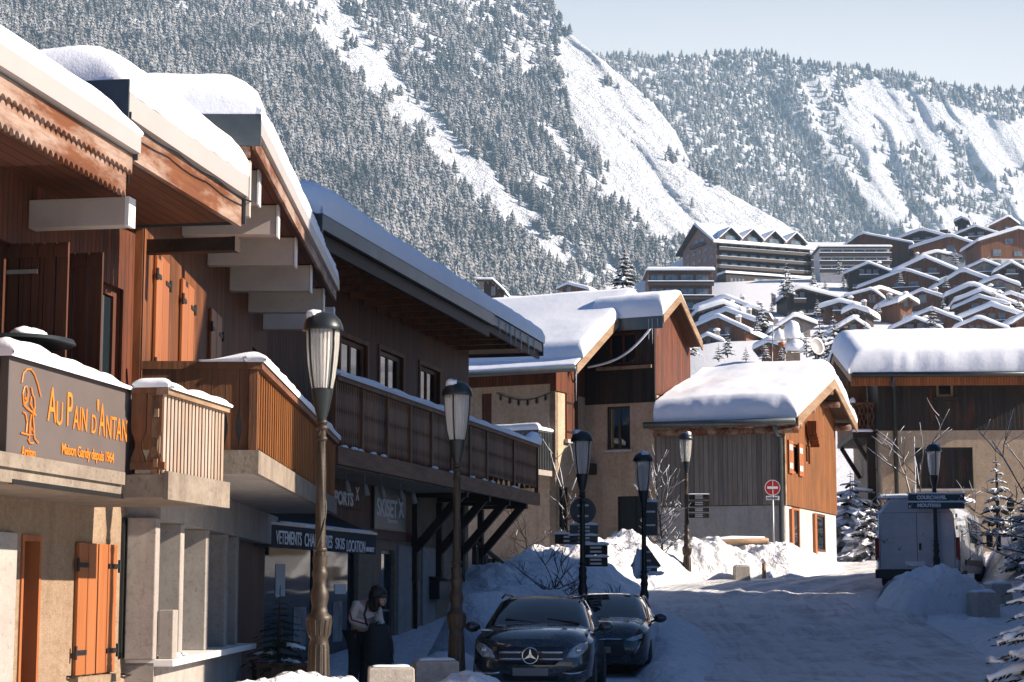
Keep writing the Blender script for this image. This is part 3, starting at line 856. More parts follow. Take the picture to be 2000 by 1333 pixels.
# railing: planks behind the sign, return boards with cut-outs, pale slats in front
rz1 = FB1.hit(375, 772, 1.40)[1]; rz0 = FB1.hit(375, 940, 1.40)[1]
rail1 = MB()
for k in range(18):
    a = -5 + k*.36
    if a + .3 < st1: rail1.box(a, a+.30, -.90, -.865, SLAB_T+.08, rz1-.06)
rail1.box(-9, st1, -.94, -.85, rz1-.06, rz1).box(st1-.1, st1, -.95, -.85, SLAB_T, rz1-.06)
rail1.build('railing', M['timber_up'], b1)
def cut_board(mb, p, d, w, z0, z1, th, nrm, notch=.32, waves=2):
    """one balcony board with wavy sides, standing at p, running along d, thickness along nrm"""
    L, Rr = [], []; n = 14
    for k in range(n+1):
        t = k/n; c = notch*w*max(0, math.sin(t*math.pi*waves))**2*(1 if .06 < t < .94 else 0)
        L.append((c, z0+(z1-z0)*t)); Rr.append((w-c, z0+(z1-z0)*t))
    pts = [Vector((p[0]+d[0]*a, p[1]+d[1]*a, z)) for a, z in L + Rr[::-1]]
    mb.ext(pts, Vector((nrm[0]*th, nrm[1]*th, 0)))
ret = MB()
for k in range(2): cut_board(ret, (st1+.02, -OF+.04+k*.16), (0, 1), .15, SLAB_T+.12, rz1-.07, .03, (1, 0))
ret.box(st1, st1+.08, -OF, -1.09, rz1-.07, rz1-.003).box(st1+.01, st1+.06, -OF, -1.09, SLAB_T+.05, SLAB_T+.12)
ret.build('railing_return', M['timber_up'], b1)
sl = MB(); ns = 18
for k in range(ns):
    a = st1 + .05 + (en1-st1-.1)*k/(ns-1)
    sl.tube([(a, -OF+.03, rz0-.02), (a, -OF+.03, rz1-.08)], .0215 + .003*math.sin(k*3.1), 7)
sl.build('railing_slat_panel', M['slat_pale'], b1, True, angle=50)
MB().box(st1+.09, en1-.08, -OF+.16, -OF+.17, rz0+.02, rz1-.1).build('railing_backing', M['wood_black'], b1)  # dark sheet standing in for the shade between the slats
fr = MB().box(st1-.01, en1+.03, -OF-.03, -OF+.09, rz1-.085, rz1-.02).box(st1, en1, -OF+.07, -OF+.11, rz1-.3, rz1-.22).box(st1, en1, -OF+.07, -OF+.11, rz0+.08, rz0+.16)
for a in (st1+.02, (st1+en1)/2, en1-.07): fr.box(a, a+.07, -OF+.075, -OF+.14, SLAB_T, rz1-.09)
fr.box(en1-.05, en1, -OF+.12, -.05, rz1-.085, rz1-.02)
fr.build('handrail', M['timber_pale'], b1)
sn = MB()
snow_blanket(sn, st1+.02, en1+.02, -OF-.06, -OF+.12, lambda x, y: rz1-.02, lambda x, y: .03+.1*max(0, nz(x*2.2, 4.0)+.25), .08, .08, 30, 4, .01, 3)
snow_blanket(sn, st1-.02, st1+.12, -OF-.03, -1.12, lambda x, y: rz1-.003, .08, .06, .08, 4, 8, .01, 5)
sn.build('railing_snow', M['snow'], b1, True)
# beams under the eaves
def beam_box(mb, s, off, zt, zb, w=.16): mb.box(s, s+w, -off, -.03, zb, zt)
for px, pe, yt, yb, mt in ((50, 247, 384, 440, 'beam_white'), (-38, 20, 240, 283, 'beam_white'), (270, 455, 441, 489, 'timber_black')):
    s = sB1(px, 0, 420) if px > 0 else -2.0
    y, zt = FB1.hitx(pe, yt, s); zb = FB1.hitx(pe, yb, s)[1]
    if px < 0: y = -1.75
    o = MB().box(s, s+.17, y, -.03, zb, min(zt, W1T-.03)).build('roof_beam', M[mt], b1, bevel=.01)
    MB().box(s-.004, s+.174, y-.03, y+.012, zb-.004, min(zt, W1T-.03)).build('beam_cap', M['white'] if mt == 'beam_white' else M['timber_black'], o)
# roof one: nearer, lower
R1E = FB1.hit(259, 300, 1.96)[0]
z1b, z1w, z1m = FB1.hit(259, 388, 1.96)[1], FB1.hit(240, 292, 1.96)[1], FB1.hit(240, 252, 1.96)[1]
SF1 = W1T - .004
MB().box(-11, R1E-.03, -1.90, 6, z1w-.06, z1m-.02).build('roof', M['soffit'], b1)
def scallop(mb, x0, x1, y, z0, z1, step, amp, th):
    n = int((x1-x0)/step); pts = [(x0, y, z1)]
    top = [(x1, y, z1)]
    low = []
    for k in range(n*4+1):
        t = x0 + (x1-x0)*k/(n*4); low.append((t, y, z0 + amp*abs(math.sin(k*math.pi/4))**.7))
    mb.ext([Vector(p) for p in [(x0, y, z1)] + low + [(x1, y, z1)]], (0, th, 0))
fm = MB(); scallop(fm, -9, R1E, -1.96, z1b+.20, z1w, .1, .035, .04); fm.build('fascia_board', M['fascia'], b1)
fm = MB(); scallop(fm, -9, R1E-.02, -1.915, z1b, z1b+.3, .1, .05, .03); fm.build('fascia_board', M['fascia'], b1)
MB().box(-11, R1E+.01, -2.03, -1.90, z1w+.012, z1m).build('metal_fascia', M['metal_cream'], b1)
MB().box(R1E+.012, R1E+.03, -2.0, 2, z1w-.04, z1m+.06).build('verge_flashing', M['metal_grey'], b1)
sn = MB(); snow_blanket(sn, -9, R1E+.01, -2.02, 5, lambda x, y: z1m - .004, lambda x, y: .24 + .10*smooth(-3.5, -1.5, x) - .24*smooth(R1E-.8, R1E+.2, x)*smooth(-.5, -1.6, y), .35, .3, 50, 20, .05, 1)
sn.build('roof_snow', M['snow'], b1, True)
# roof two: set back, higher
R2A, R2E = FB1.hit(232, 240, 1.45)[0], FB1.hit(470, 400, 1.45)[0]
z2b, z2w = FB1.hit(468, 437, 1.45)[1], FB1.hit(468, 386, 1.45)[1]; z2m = z2w + .25
MB().box(R2A, R2E-.03, -1.40, 6, z2b+.02, z2m-.03).build('roof', M['soffit'], b1)
MB().box(-11, R2A-.004, -1.38, 6, W1T+.0, W1T+.12).build('roof_lining', M['soffit'], b1)
MB().box(R2A-.02, R2E, -1.46, -1.405, z2b-.03, z2w).build('fascia_board', M['fascia'], b1)
MB().box(R2A-.03, R2E+.02, -1.53, -1.40, z2w+.012, z2m).build('metal_fascia', M['metal_cream'], b1)
MB().box(R2A-.06, R2A-.032, -1.56, 1.5, z2w-.25, z2m+.09).build('verge_flashing', M['metal_grey'], b1)
MB().box(R2E+.022, R2E+.04, -1.5, 3, z2b, z2m).build('verge_flashing', M['metal_grey'], b1)
sn = MB(); snow_blanket(sn, R2A-.05, R2E+.02, -1.53, 5, lambda x, y: z2m-.004, lambda x, y: .56 - .10*smooth(1.0, 3.5, x), .38, .55, 40, 24, .06, 12, lip=.08)
sn.build('roof_snow', M['snow'], b1, True)
cb = MB()
for d_ in (0,):
    pts = []
    for k in range(24):
        t = k/23; x = R2A + .06 + (R2E-R2A)*t; pts.append((x, -1.53 - .02, z2w - .03 - .03*abs(math.sin(t*9.4))))
    cb.tube(pts, .011, 5)
cb.tube([(R2A+.05, -1.54, z2w+.06), (R2A+.03, -1.54, z2w-.3), (R2A+.06, -1.53, z2w-.6)], .011, 5)
cb.build('heating_cable', M['black'], b1)

# ---- bakery sign
sg0, sg1 = sB1(15, 1.05, 800), sB1(257, 1.05, 850)
zs1 = FB1.hit(15, 693, 1.05)[1]; zs0 = FB1.hit(15, 905, 1.05)[1]
sign1 = at_frame('bakery_sign', 'long grey brown bakery sign board with orange lettering Au Pain d\'Antan', 'sign', FB1)
LW = sg1 - sg0; LH = zs1 - zs0; ys = -1.05
MB().box(sg0, sg1, ys+.006, ys+.06, zs0, zs1).build('board', M['signgrey'], sign1, bevel=.006)
MB().box(sg0-.012, sg0-.001, ys-.002, ys+.07, zs0, zs1).box(sg1+.001, sg1+.012, ys-.002, ys+.07, zs0, zs1).box(sg0, sg1, ys-.002, ys+.07, zs0-.012, zs0-.001).build('edge_trim', M['metal_grey'], sign1)
br = MB()
for t in (.18, .5, .9): br.box(sg0+LW*t, sg0+LW*t+.05, ys+.07, -.88, zs0+.05, zs0+.1).box(sg0+LW*t, sg0+LW*t+.05, ys+.07, ys+.12, zs0-.14, zs0+.3)
br.box(sg0+.2, sg1-.1, ys+.02, ys+.06, zs0-.16, zs0-.12)
br.build('bracket', M['iron'], sign1)
LT = {}
def sp(px, py): return FB1.hit(px, py, 1.05)
def put(word, px, py, cap, wpx, name='lettering', spacing=1.0, bold=0.0, mat='gold', parent=sign1, f=FB1, off=1.05, y=None):
    """word with its baseline at a measured place, cap height and width measured"""
    s, z = f.hit(px, py, off); z1 = f.hit(px, py-cap, off)[1]; s1 = f.hit(px+wpx, py, off)[0]
    o = text_mesh(word, (z1-z)/.715, name, M[mat], parent, 0, 0, -off-.001 if y is None else y, .003, 1.0, spacing=spacing, bold=bold)
    xs = [v.co.x for v in o.data.vertices]; k = (s1-s)/(max(xs)-min(xs)); x0 = min(xs)
    for v in o.data.vertices: v.co.x = s + (v.co.x-x0)*k; v.co.z += z
    return o
put('A', 92, 822, 70, 17); put('U', 109, 829, 48, 12)
put('P', 130, 832, 70, 10); put('AIN', 142, 838, 48, 27)
put('D', 178, 846, 38, 9); put("'", 188, 846, 66, 3); put('A', 192, 850, 66, 12); put('NTAN', 206, 855, 46, 41)
put('Maison Gandy depuis 1964', 120, 886, 21, 102, spacing=.95, bold=.002)
put('Artisan', 41, 891, 21, 27, bold=.002)
# emblem: a baker at the oven mouth under an arch, drawn in wire
em = MB()
def wire(pts, r=.008):
    q = [Vector((sp(*p)[0], -1.053, sp(*p)[1])) for p in pts]
    em.tube(q, r, 5)
wire([(42, 748), (45, 730), (52, 722), (60, 722), (67, 732), (73, 750), (79, 775)])
wire([(46, 790), (44, 770), (47, 757), (51, 755), (54, 768), (52, 784), (47, 790)])
wire([(60, 757), (62, 770), (66, 778), (67, 795), (65, 808)]); wire([(60, 775), (58, 790), (67, 808)])
wire([(45, 790), (52, 798), (60, 804), (69, 812)], .010)
wire([(44, 806), (49, 808), (52, 826), (50, 845)]); wire([(60, 810), (57, 830), (56, 858)]); wire([(63, 810), (65, 836), (66, 856)])
wire([(60, 836), (58, 850), (66, 850), (62, 836)], .006); wire([(40, 846), (55, 850)]); wire([(66, 856), (74, 866)]); wire([(54, 858), (58, 866), (64, 866)])
wire([(47, 776), (50, 780)], .012)
em.build('emblem', M['gold'], sign1)
sn = MB()
def sgs(x, y): return .06 + .09*abs(nz(x*1.9, 7.7)) + .06*smooth(sg1, sg0, x)
snow_blanket(sn, sg0-.05, sg1, ys-.05, ys+.16, lambda x, y: zs1 + .002, lambda x, y: sgs(x, y)*smooth(sg1+.1, sg1-.9, x)+.02, .08, .1, 70, 5, .035, 22, lip=.04)
sn.build('sign_snow', M['snow'], sign1, True)

# ---- folded table with snow on the near balcony
s_, z_ = FB1.hit(40, 662, .5)
tb = at_frame('balcony_table', 'dark round balcony table top carrying two lumps of snow above the sign', 'table', FB1)
cx, cy = s_, -.5
tp = MB(); tp.lathe([(.0, 0), (.48, 0), (.50, .015), (.48, .05), (0, .06)], (cx, cy, z_-.06), 28, False)
tp.build('table_top', M['metal_dark'], tb, True, angle=40)
MB().tube([(cx, cy, SLAB_T), (cx, cy, z_-.06)], .035, 10).build('pedestal', M['iron'], tb)
sn = MB()
for dx, r_ in ((.26, .10), (.43, .12), (.0, .16), (-.2, .13)): sn.blob((cx+dx, cy-.12, z_+.005), (r_, r_*.9, r_*.55), 14, 8, .15, dx, flat=-.1)
sn.build('table_snow', M['snow'], tb, True)

# ================================================================== middle chalet
FB2 = Frame((-4.15, 21.1), (-.01, 1))
def s2(px, off, py=700): return FB2.hit(px, py, off)[0]
b2 = at_frame('balcony_chalet', 'middle chalet with stacked pale roof beams, slatted corner balcony and white pillars', 'building', FB2)
E2 = 1.35
zE = FB2.hit(580, 440, E2)[1]; zE = 6.36; zF = 6.68
RA, RE = s2(500, E2, 260), s2(657, E2, 560)
B2L = 12.0
BS0, BS1 = 2.86, 3.04            # balcony slab
BA, BE = s2(497, 1.3, 800), s2(652, 1.3, 900)
# upper wall
wx0, wx1 = s2(493, 0, 680), s2(513, 0, 680)
sh2 = []
for a, c in ((297, 322), (349, 372), (407, 428)): sh2.append((s2(a, 0, 600), s2(c, 0, 600)))
zt2 = FB2.hit(297, 489)[1]
wall_panel(MB(), .2, B2L, BS1, zE, 0, .2, [(a+.06, c-.06, BS1+.9, zt2) for a, c in sh2] + [(wx0, wx1, BS1, zt2+.1)]).build('cladding', M['wood_brown'], b2)
MB().box(.2, B2L-.01, .22, 7, -.2, zE-.01).build('inner_wall', M['wood_dark'], b2)
for a, c in sh2:
    m_ = (a+c)/2
    shutter(b2, a, m_-.006, BS1+.85, zt2, -.015, 1, M['shutter'], 0); shutter(b2, m_+.006, c, BS1+.85, zt2, -.015, 1, M['shutter'], 1)
window(b2, wx0, wx1, BS1, zt2+.1, .1, .1, 2, 1, M['wood_black'], name='balcony_door')
# roof slab, soffit, fascias, beams
MB().box(RA+.03, RE, -E2+.03, 6, zE+.06, zF-.02).build('roof', M['soffit'], b2)
MB().box(RA+.0, RE, -E2, -E2+.04, zE-.03, zE+.13).build('fascia_board', M['fascia'], b2)
MB().box(RA-.02, RE, -E2-.05, -E2+.03, zE+.142, zF).build('metal_fascia', M['metal_cream'], b2)
MB().box(RA-.06, RA-.022, -E2-.06, 5, zE+.0, zF+.03).build('verge_flashing', M['metal_grey'], b2)
MB().box(RA-.03, RA+.02, -E2+.06, 5, zE-.12, zE-.003).build('verge_board', M['fascia'], b2)
for px, yt, yb in ((502, 332, 384), (540, 392, 442), (575, 451, 505), (605, 506, 554), (630, 557, 600), (650, 598, 632)):
    s = s2(px, 1.2, (yt+yb)/2)
    o = MB().box(s, s+.18, -1.2, -.005, 6.02, zE+.05).build('roof_beam', M['beam_white'], b2, bevel=.012)
    MB().box(s-.012, s+.192, -1.225, -1.202, 6.0, zE+.05).build('beam_cap', M['white'], o)
MB().box(RA+.1, RA+.22, -1.28, -1.16, zE-.75, zE-.13).build('eave_post', M['beam_white'], b2)
sn = MB(); snow_blanket(sn, RA-.05, RE-.05, -E2-.05, 5, lambda x, y: zF-.003, lambda x, y: .60 - .22*smooth(1.5, 9.5, x), .42, .55, 60, 24, .05, 31, lip=.06)
sn.build('roof_snow', M['snow'], b2, True)
# balcony
MB().box(BA, BE, -1.3, -.005, BS0, BS1).build('balcony_slab', M['plaster'], b2)
MB().box(BA-.04, BE, -1.36, -1.303, BS0-.02, BS1+.06).box(BA-.04, BA-.003, -1.303, -.005, BS0-.02, BS1+.06).build('balcony_edge_board', M['edge'], b2)
RZ = FB2.hit(497, 704, 1.3)[1]
nr = MB()
for k in range(8): cut_board(nr, (BA+.02, -1.28+k*.155), (0, 1), .15, BS1+.10, RZ-.09, .03, (1, 0), .22)
nr.box(BA, BA+.05, -1.3, -.02, RZ-.09, RZ-.0).box(BA+.02, BA+.05, -1.3, -.02, BS1+.05, BS1+.10).box(BA-.01, BA+.08, -1.33, -1.24, BS1, RZ-.01)
nr.build('railing_end', M['timber_up'], b2)
sl = MB(); n = 92
for k in range(n):
    a = BA + .1 + (BE-BA-.15)*k/(n-1); sl.box(a, a+.056, -1.31-.012*(k % 2), -1.285, BS1+.10, RZ-.10)
sl.build('railing_slat_panel', M['slat_orange'], b2)
MB().box(BA+.1, BE-.02, -1.20, -1.19, BS1+.03, RZ-.12).build('railing_backing', M['wood_black'], b2)  # black panel added as the shade behind the amber slats
hr = MB().box(BA-.03, BE, -1.38, -1.22, RZ-.09, RZ-.003)
for f in (.2, .42, .64, .86): z = BS1 + .1 + (RZ-BS1-.2)*f; hr.box(BA+.1, BE, -1.284, -1.25, z-.025, z+.025)
hr.build('handrail', M['timber'], b2)
sn = MB(); snow_blanket(sn, BA-.04, BE, -1.40, -1.2, lambda x, y: RZ-.003, lambda x, y: .10+.04*nz(x*1.5, 2.2), .08, .09, 60, 5, .015, 41)
snow_blanket(sn, BA-.03, BA+.1, -1.38, -.7, lambda x, y: RZ+.001, lambda x, y: .10*smooth(-.7, -1.3, y)+.01, .06, .1, 5, 10, .01, 44)
sn.build('railing_snow', M['snow'], b2, True)
# ground floor: pillars, recessed glazing, sill ledge
GZ = BS0 - .005
zl = FB2.hit(330, 1018, .2)[1]; zsill = FB2.hit(300, 1288, .3)[1]
edges = [s2(303, .22, 1150), s2(352, .22, 1150), s2(402, .22, 1150), s2(440, .22, 1150), s2(461, .22, 1150)]
for a in edges:
    MB().box(a-.02, a+.24, -.22, .1, zsill-.02, zl).build('pillar', M['plaster'], b2, bevel=.012)
MB().box(.3, B2L, -.24, .18, zl, GZ).build('lintel', M['plaster'], b2)
MB().box(.3, edges[-1]+.9, -.20, .18, -.2, zsill-.06).build('plinth', M['plaster'], b2)
MB().box(.3, edges[-1]+.9, -.42, .12, zsill-.10, zsill-.02).build('ledge', M['white'], b2, bevel=.01)
for a, c in zip([.3] + [e+.24 for e in edges], edges + [edges[-1]+1.2]):
    window(b2, a, c-.02, zsill, zl, .17, .06, 1, 1, M['metal_dark'], glass=M['shopglass'])
MB().box(edges[-1]+1.2, B2L, -.02, .18, -.2, zl).build('wall', M['wood_dark'], b2)
MB().box(.34, .66, -.40, -.24, zsill-.02, zsill+.52).build('meter_box', M['plaster'], b2, bevel=.01)
sn = MB()
for k in range(16):
    a = .35 + random.random()*1.6; sn.blob((a, -.34+random.random()*.16, zsill-.01), (.04+random.random()*.05, .05, .03), 8, 5, .3, k, flat=-.2)
sn.build('ledge_snow', M['snow'], b2, True)

# ================================================================== ski shop building
FB3 = Frame((-4.464, 34.6), (.24, 1))
def s3(px, off, py=800): return FB3.hit(px, py, off)[0]
b3 = at_frame('ski_shop_building', 'long dark timber building with carved balcony over the ski shop, thick shaded roof snow', 'building', FB3)
E3 = 1.75
zE3, zT3 = 7.46, 8.0
RA3, RE3 = s3(628, E3, 440), s3(1061, E3, 660)
RM = s3(964, E3, 620)
L3 = RE3 - .9
B3A, B3M, B3E = s3(650, 1.3, 740), s3(947, 1.3, 840), s3(1046, 1.3, 900)
zr3 = FB3.hit(700, 749, 1.3)[1]; zp3 = FB3.hit(700, 873, 1.3)[1]; zs3 = zp3 - .12
hol = []
for a, c, yt in ((664, 716, 656), (741, 786, 682), (820, 858, 712), (880, 905, 750)):
    hol.append((s3(a, 0, 700), s3(c, 0, 700), zs3+.02, FB3.hit(a, yt)[1]))
wall_panel(MB(), -3, L3, zs3, zE3+.3, 0, .2, hol).build('cladding', M['wood_dark'], b3)
MB().box(-3, L3-.01, .22, 8, -.2, zE3+.29).build('inner_wall', M['wood_black'], b3)
for k, h in enumerate(hol):
    window(b3, *h, .12, .09, 2, 1, M['timber_pale'] if k == 1 else M['timber_up'], name='balcony_door')
    MB().box(h[0]-.1, h[0]-.003, -.03, .05, zs3, h[3]+.1).box(h[1]+.003, h[1]+.1, -.03, .05, zs3, h[3]+.1).box(h[0]-.003, h[1]+.003, -.03, .05, h[3]+.003, h[3]+.1).build('door_trim', M['timber_up'], b3)
MB().box(-3, RE3-.04, -E3+.06, 7, zE3+.28, zT3-.03).build('roof', M['soffit_dark'], b3)
MB().box(RA3, RM, -E3-.02, -E3+.055, zE3+.26, zT3).box(RM+.003, RE3, -E3+.02, -E3+.055, zE3+.3, zT3-.02).build('metal_fascia', M['metal_grey'], b3)
MB().box(RA3, RM, -E3+.10, -E3+.18, zE3, zE3+.25).box(RM+.003, RE3, -E3+.10, -E3+.16, zE3+.12, zE3+.27).build('fascia_board', M['timber_black'], b3)
MB().box(RA3-.04, RA3-.003, -E3-.03, 3, zE3+.1, zT3+.04).build('verge_flashing', M['metal_grey'], b3)
MB().box(RE3+.003, RE3+.03, -E3, 6, zE3+.2, zT3-.01).build('verge_flashing', M['metal_grey'], b3)
raf = MB()
for k in range(int((RE3+.8)/.95)): raf.box(-1+k*.95, -.88+k*.95, -E3+.2, -.005, zE3+.14, zE3+.275)
raf.build('rafter', M['timber'], b3)
sn = MB(); snow_blanket(sn, RA3-.05, RE3+.03, -E3-.03, 6, lambda x, y: zT3-.004, lambda x, y: .60 - .05*smooth(0, 16, x) + .10*smooth(3, 0, x), .5, .5, 90, 26, .07, 51, lip=.08)
sn.build('roof_snow', M['snow'], b3, True)
ic = MB()
for k in range(7):
    a = RM + .4 + k*.6 + random.random()*.3; ic.tube([(a, -E3+.0, zT3-.05), (a, -E3+.0, zT3-.3-random.random()*.35)], [.02, .003], 5)
ic.build('icicle', M['icicle'], b3)
# balcony with carved boards
MB().box(B3A, B3E, -1.3, -.005, zs3-.22, zs3).build('balcony_slab', M['timber_black'], b3)
MB().box(B3A, B3E, -1.42, -1.303, zs3-.30, zs3+.02).build('balcony_edge_board', M['timber'], b3)
npan = 8
pb = [B3A + (B3M-B3A)*k/(npan-1) for k in range(npan)] + [B3M + .02 + (B3E-B3M)*.5, B3E]
for k in range(len(pb)-1):
    mb = MB(); a, c = pb[k]+.08, pb[k+1]-.02; nb = max(6, int((c-a)/.105)); w = (c-a)/nb
    for q in range(nb):
        cut_board(mb, (a+q*w+.004, -1.33), (1, 0), w-.008, zp3+.06, zr3-.1, .028, (0, 1), .30, 5)
        if pb[k] < B3M-.1:
            x = a+q*w; mb.ext([Vector((x+.004, -1.33, zp3+.055)), Vector((x+w*.5, -1.33, zp3-.07)), Vector((x+w-.008, -1.33, zp3+.055))], (0, .024, 0))
    mb.build('railing_panel', M['timber_up'], b3)
hr = MB().box(B3A, B3E, -1.40, -1.24, zr3-.1, zr3-.003)
for a in pb: hr.box(a-.03, a+.05, -1.37, -1.27, zs3, zr3-.1)
hr.box(B3A, B3E, -1.30, -1.26, zp3+.12, zp3+.2)
hr.build('handrail', M['timber_up'], b3)
re_ = MB()
for k in range(9): cut_board(re_, (B3E-.03, -1.28+k*.14), (0, 1), .13, zp3+.04, zr3-.1, .03, (1, 0), .3, 4)
re_.box(B3E-.05, B3E, -1.3, -.02, zr3-.1, zr3-.003); re_.build('railing_end', M['timber_up'], b3)
sn = MB(); snow_blanket(sn, B3A, B3E+.02, -1.43, -1.2, lambda x, y: zr3-.003, lambda x, y: .12+.05*nz(x*1.2, 8.2)+.18*smooth(B3E-1.2, B3E-.4, x), .08, .1, 90, 5, .015, 61)
for k in range(14):
    a = B3A + random.random()*(B3E-B3A); sn.blob((a, -1.40, zs3+.02), (.12+.1*random.random(), .06, .05), 9, 5, .3, k, flat=-.1)
sn.build('railing_snow', M['snow'], b3, True)
# brackets and undersides
for px in (880, 925, 965, 1000):
    s = s3(px, .9, 1030)
    o = MB().beam((s, -.02, zs3-1.65), (s, -1.2, zs3-.32), .16, .18).box(s-.08, s+.08, -1.3, -.02, zs3-.42, zs3-.225).box(s-.09, s+.09, -.14, -.003, zs3-2.3, zs3-.43).build('bracket', M['timber_black'], b3)
# ground floor: stucco with glazed shop front
SH0, SH1 = s3(503, 0, 1180), s3(700, 0, 1180)
D0, D1 = s3(744, 0, 1180), s3(771, 0, 1180)
zh = 2.55
wall_panel(MB(), -3, L3, -.2, zs3-.23, 0, .22, [(SH0-1.6, SH1, .12, zh), (D0, D1, -.1, 2.5)]).build('wall', M['stucco'], b3)
for a, c in ((SH0-1.6, SH0+.5), (SH0+.5, (SH0+SH1)/2+.4), ((SH0+SH1)/2+.4, SH1)):
    window(b3, a, c-.02, .12, zh, .14, .07, 1, 1, M['metal_dark'], glass=M['shopglass'], name='shop_window')
window(b3, D0, D1, -.1, 2.5, .14, .08, 1, 2, M['metal_grey'], glass=M['shopglass'], name='shop_door')
for a, c in ((774, 800), (822, 846)):
    MB().box(s3(a, 0, 1180), s3(c, 0, 1180), -.05, .0, -.1, 2.62).build('pilaster', M['plaster'], b3)
MB().box(s3(737, 0, 1180), s3(950, 0, 1180), -.03, -.002, -.2, .48).build('plinth', M['metal_grey'], b3)
MB().box(s3(640, 0, 960), s3(800, 0, 990), -.06, -.002, 2.72, zs3-.35).build('sign_backing', M['wood_red'], b3)
MB().box(-2, s3(800, 0, 990)+.6, -1.25, -.08, zs3-.32, zs3-.225).build('balcony_ceiling', M['stucco_grey'], b3)
MB().tube([(s3(812, .06, 1100), -.06, 0), (s3(812, .06, 1100), -.06, zs3-.35)], .05, 10).build('downpipe', M['timber_black'], b3, True)
lp = MB()
for px, py in ((676, 918), (712, 932), (745, 925), (782, 930), (806, 948)):
    s, z = FB3.hit(px, py, 1.0); lp.tube([(s, -1.0, zs3-.32), (s, -1.0, zs3-.5)], .012, 5); lp.tube([(s, -1.0, zs3-.5), (s, -1.06, zs3-.72)], [.05, .06], 9)
lp.build('spotlight', M['plaster'], b3, True)
for x0_, x1_, z0_, z1_, mt in ((SH0-.9, SH0-.2, .9, 1.9, 'poster_pale'), (SH0+1.2, SH0+1.7, 1.5, 2.1, 'white'), (SH0+2.2, SH0+2.9, .5, 1.3, 'poster_pale'), (SH1-1.2, SH1-.5, 1.55, 1.75, 'white'), (SH1-1.3, SH1-.7, .6, 1.4, 'poster_pale')):
    MB().box(x0_, x1_, .112, .118, z0_, z1_).build('window_poster', M[mt], b3)
# ---- signs on the shop, each a thing of its own
def board_sign(name, label, fr, px0, px1, py1, py0, off, mat, th=.05):
    a, c = fr.hit(px0, (py0+py1)/2, off)[0], fr.hit(px1, (py0+py1)/2, off)[0]
    m_ = (px0+px1)/2; z1, z0 = fr.hit(m_, py1, off)[1], fr.hit(m_, py0, off)[1]
    t = at_frame(name, label, 'sign', fr)
    MB().box(a, c, -off, -off+th, z0, z1).build('board', mat, t, bevel=.008)
    return t, a, c, z0, z1
sg, a, c, z0, z1 = board_sign('shop_sign', 'square grey shop sign reading SKISET beside the door', FB3, 732, 793, 953, 1034, .12, M['metal_grey'])
MB().box(a-.03, c+.03, -.125, -.115, z0-.03, z0-.002).box(a-.03, c+.03, -.125, -.115, z1+.002, z1+.03).build('frame', M['metal_dark'], sg)
put('SKISET', 736, 1006, 34, 40, bold=.016, mat='white', parent=sg, f=FB3, off=.121)
put('Sports', 757, 1020, 7, 20, bold=.004, mat='white', parent=sg, f=FB3, off=.121)
def ski_logo(parent, fr, px, py, h, w, off):
    mb = MB()
    P_ = lambda x, y: Vector((fr.hit(px+x*w, py-y*h, off)[0], -off-.004, fr.hit(px+x*w, py-y*h, off)[1]))
    for q in ([(.05, 1), (.32, 1), (.62, .52), (.36, .52)], [(.62, .52), (.36, .52), (.05, 0), (.32, 0)], [(.95, 1), (.70, 1), (.46, .62), (.60, .50)], [(.60, .46), (.95, 0), (.72, 0), (.48, .32)]):
        mb.ext([P_(*k) for k in q], (0, .003, 0))
    return mb.build('logo', M['white'], parent)
ski_logo(sg, FB3, 777, 1012, 38, 13, .121)
sg, a, c, z0, z1 = board_sign('fascia_sign', 'dark wooden fascia sign reading SPORTS above the black awning', FB3, 628, 706, 928, 992, .12, M['wood_red'])
put('SKISET SPORTS', 606, 976, 26, 84, bold=.016, mat='white', parent=sg, f=FB3, off=.124)
ski_logo(sg, FB3, 694, 978, 26, 8, .121)
aw = at_frame('awning', 'black shop awning with white lettering VETEMENTS CHAUSSURES SKIS LOCATION', 'awning', FB3)
A0, A1 = s3(497, 1.0, 1060), s3(735, 1.0, 1060)
az1, az0 = FB3.hit(735, 1046, 1.0)[1], FB3.hit(735, 1084, 1.0)[1]
mb = MB(); mb.ext([Vector((A0, -1.0, az1)), Vector((A0, -.04, az1+.42)), Vector((A0, -.04, az1+.39)), Vector((A0, -.97, az1-.03))], (A1-A0, 0, 0))
mb.build('canopy', M['awning'], aw)
mb = MB(); mb.grid(41, 2, lambda i, j: (A0+(A1-A0)*i/40, -1.004-.012*math.sin(i*1.7)*(1-j), (az0, az1)[j]))
vl = mb.build('valance', M['awning'], aw, fix=False)
so = vl.modifiers.new('solid', 'SOLIDIFY'); so.thickness = .006
MB().box(A0, A1, -1.02, -.98, az1+.004, az1+.05).build('front_bar', M['galv'], aw)
put('VETEMENTS', 539, 1062, 27, 50, bold=.003, mat='white', parent=aw, f=FB3, off=1.02)
put('CHAUSSURES', 595, 1067, 26, 54, bold=.003, mat='white', parent=aw, f=FB3, off=1.02)
put('SKIS', 655, 1072, 22, 18, bold=.003, mat='white', parent=aw, f=FB3, off=1.02)
put('LOCATION', 677, 1077, 23, 36, bold=.003, mat='white', parent=aw, f=FB3, off=1.02)
put('SKISET', 511, 1047, 10, 17, bold=.006, mat='white', parent=aw, f=FB3, off=1.02)
put('SKISET', 715, 1077, 8, 16, bold=.006, mat='white', parent=aw, f=FB3, off=1.02)
sn = MB(); snow_blanket(sn, A0+1.6, A1, -1.0, -.85, lambda x, y: az1+.02+(y+1.0)*.43, .03, .1, .1, 30, 5, .01, 71); sn.build('awning_snow', M['snow'], aw, True)
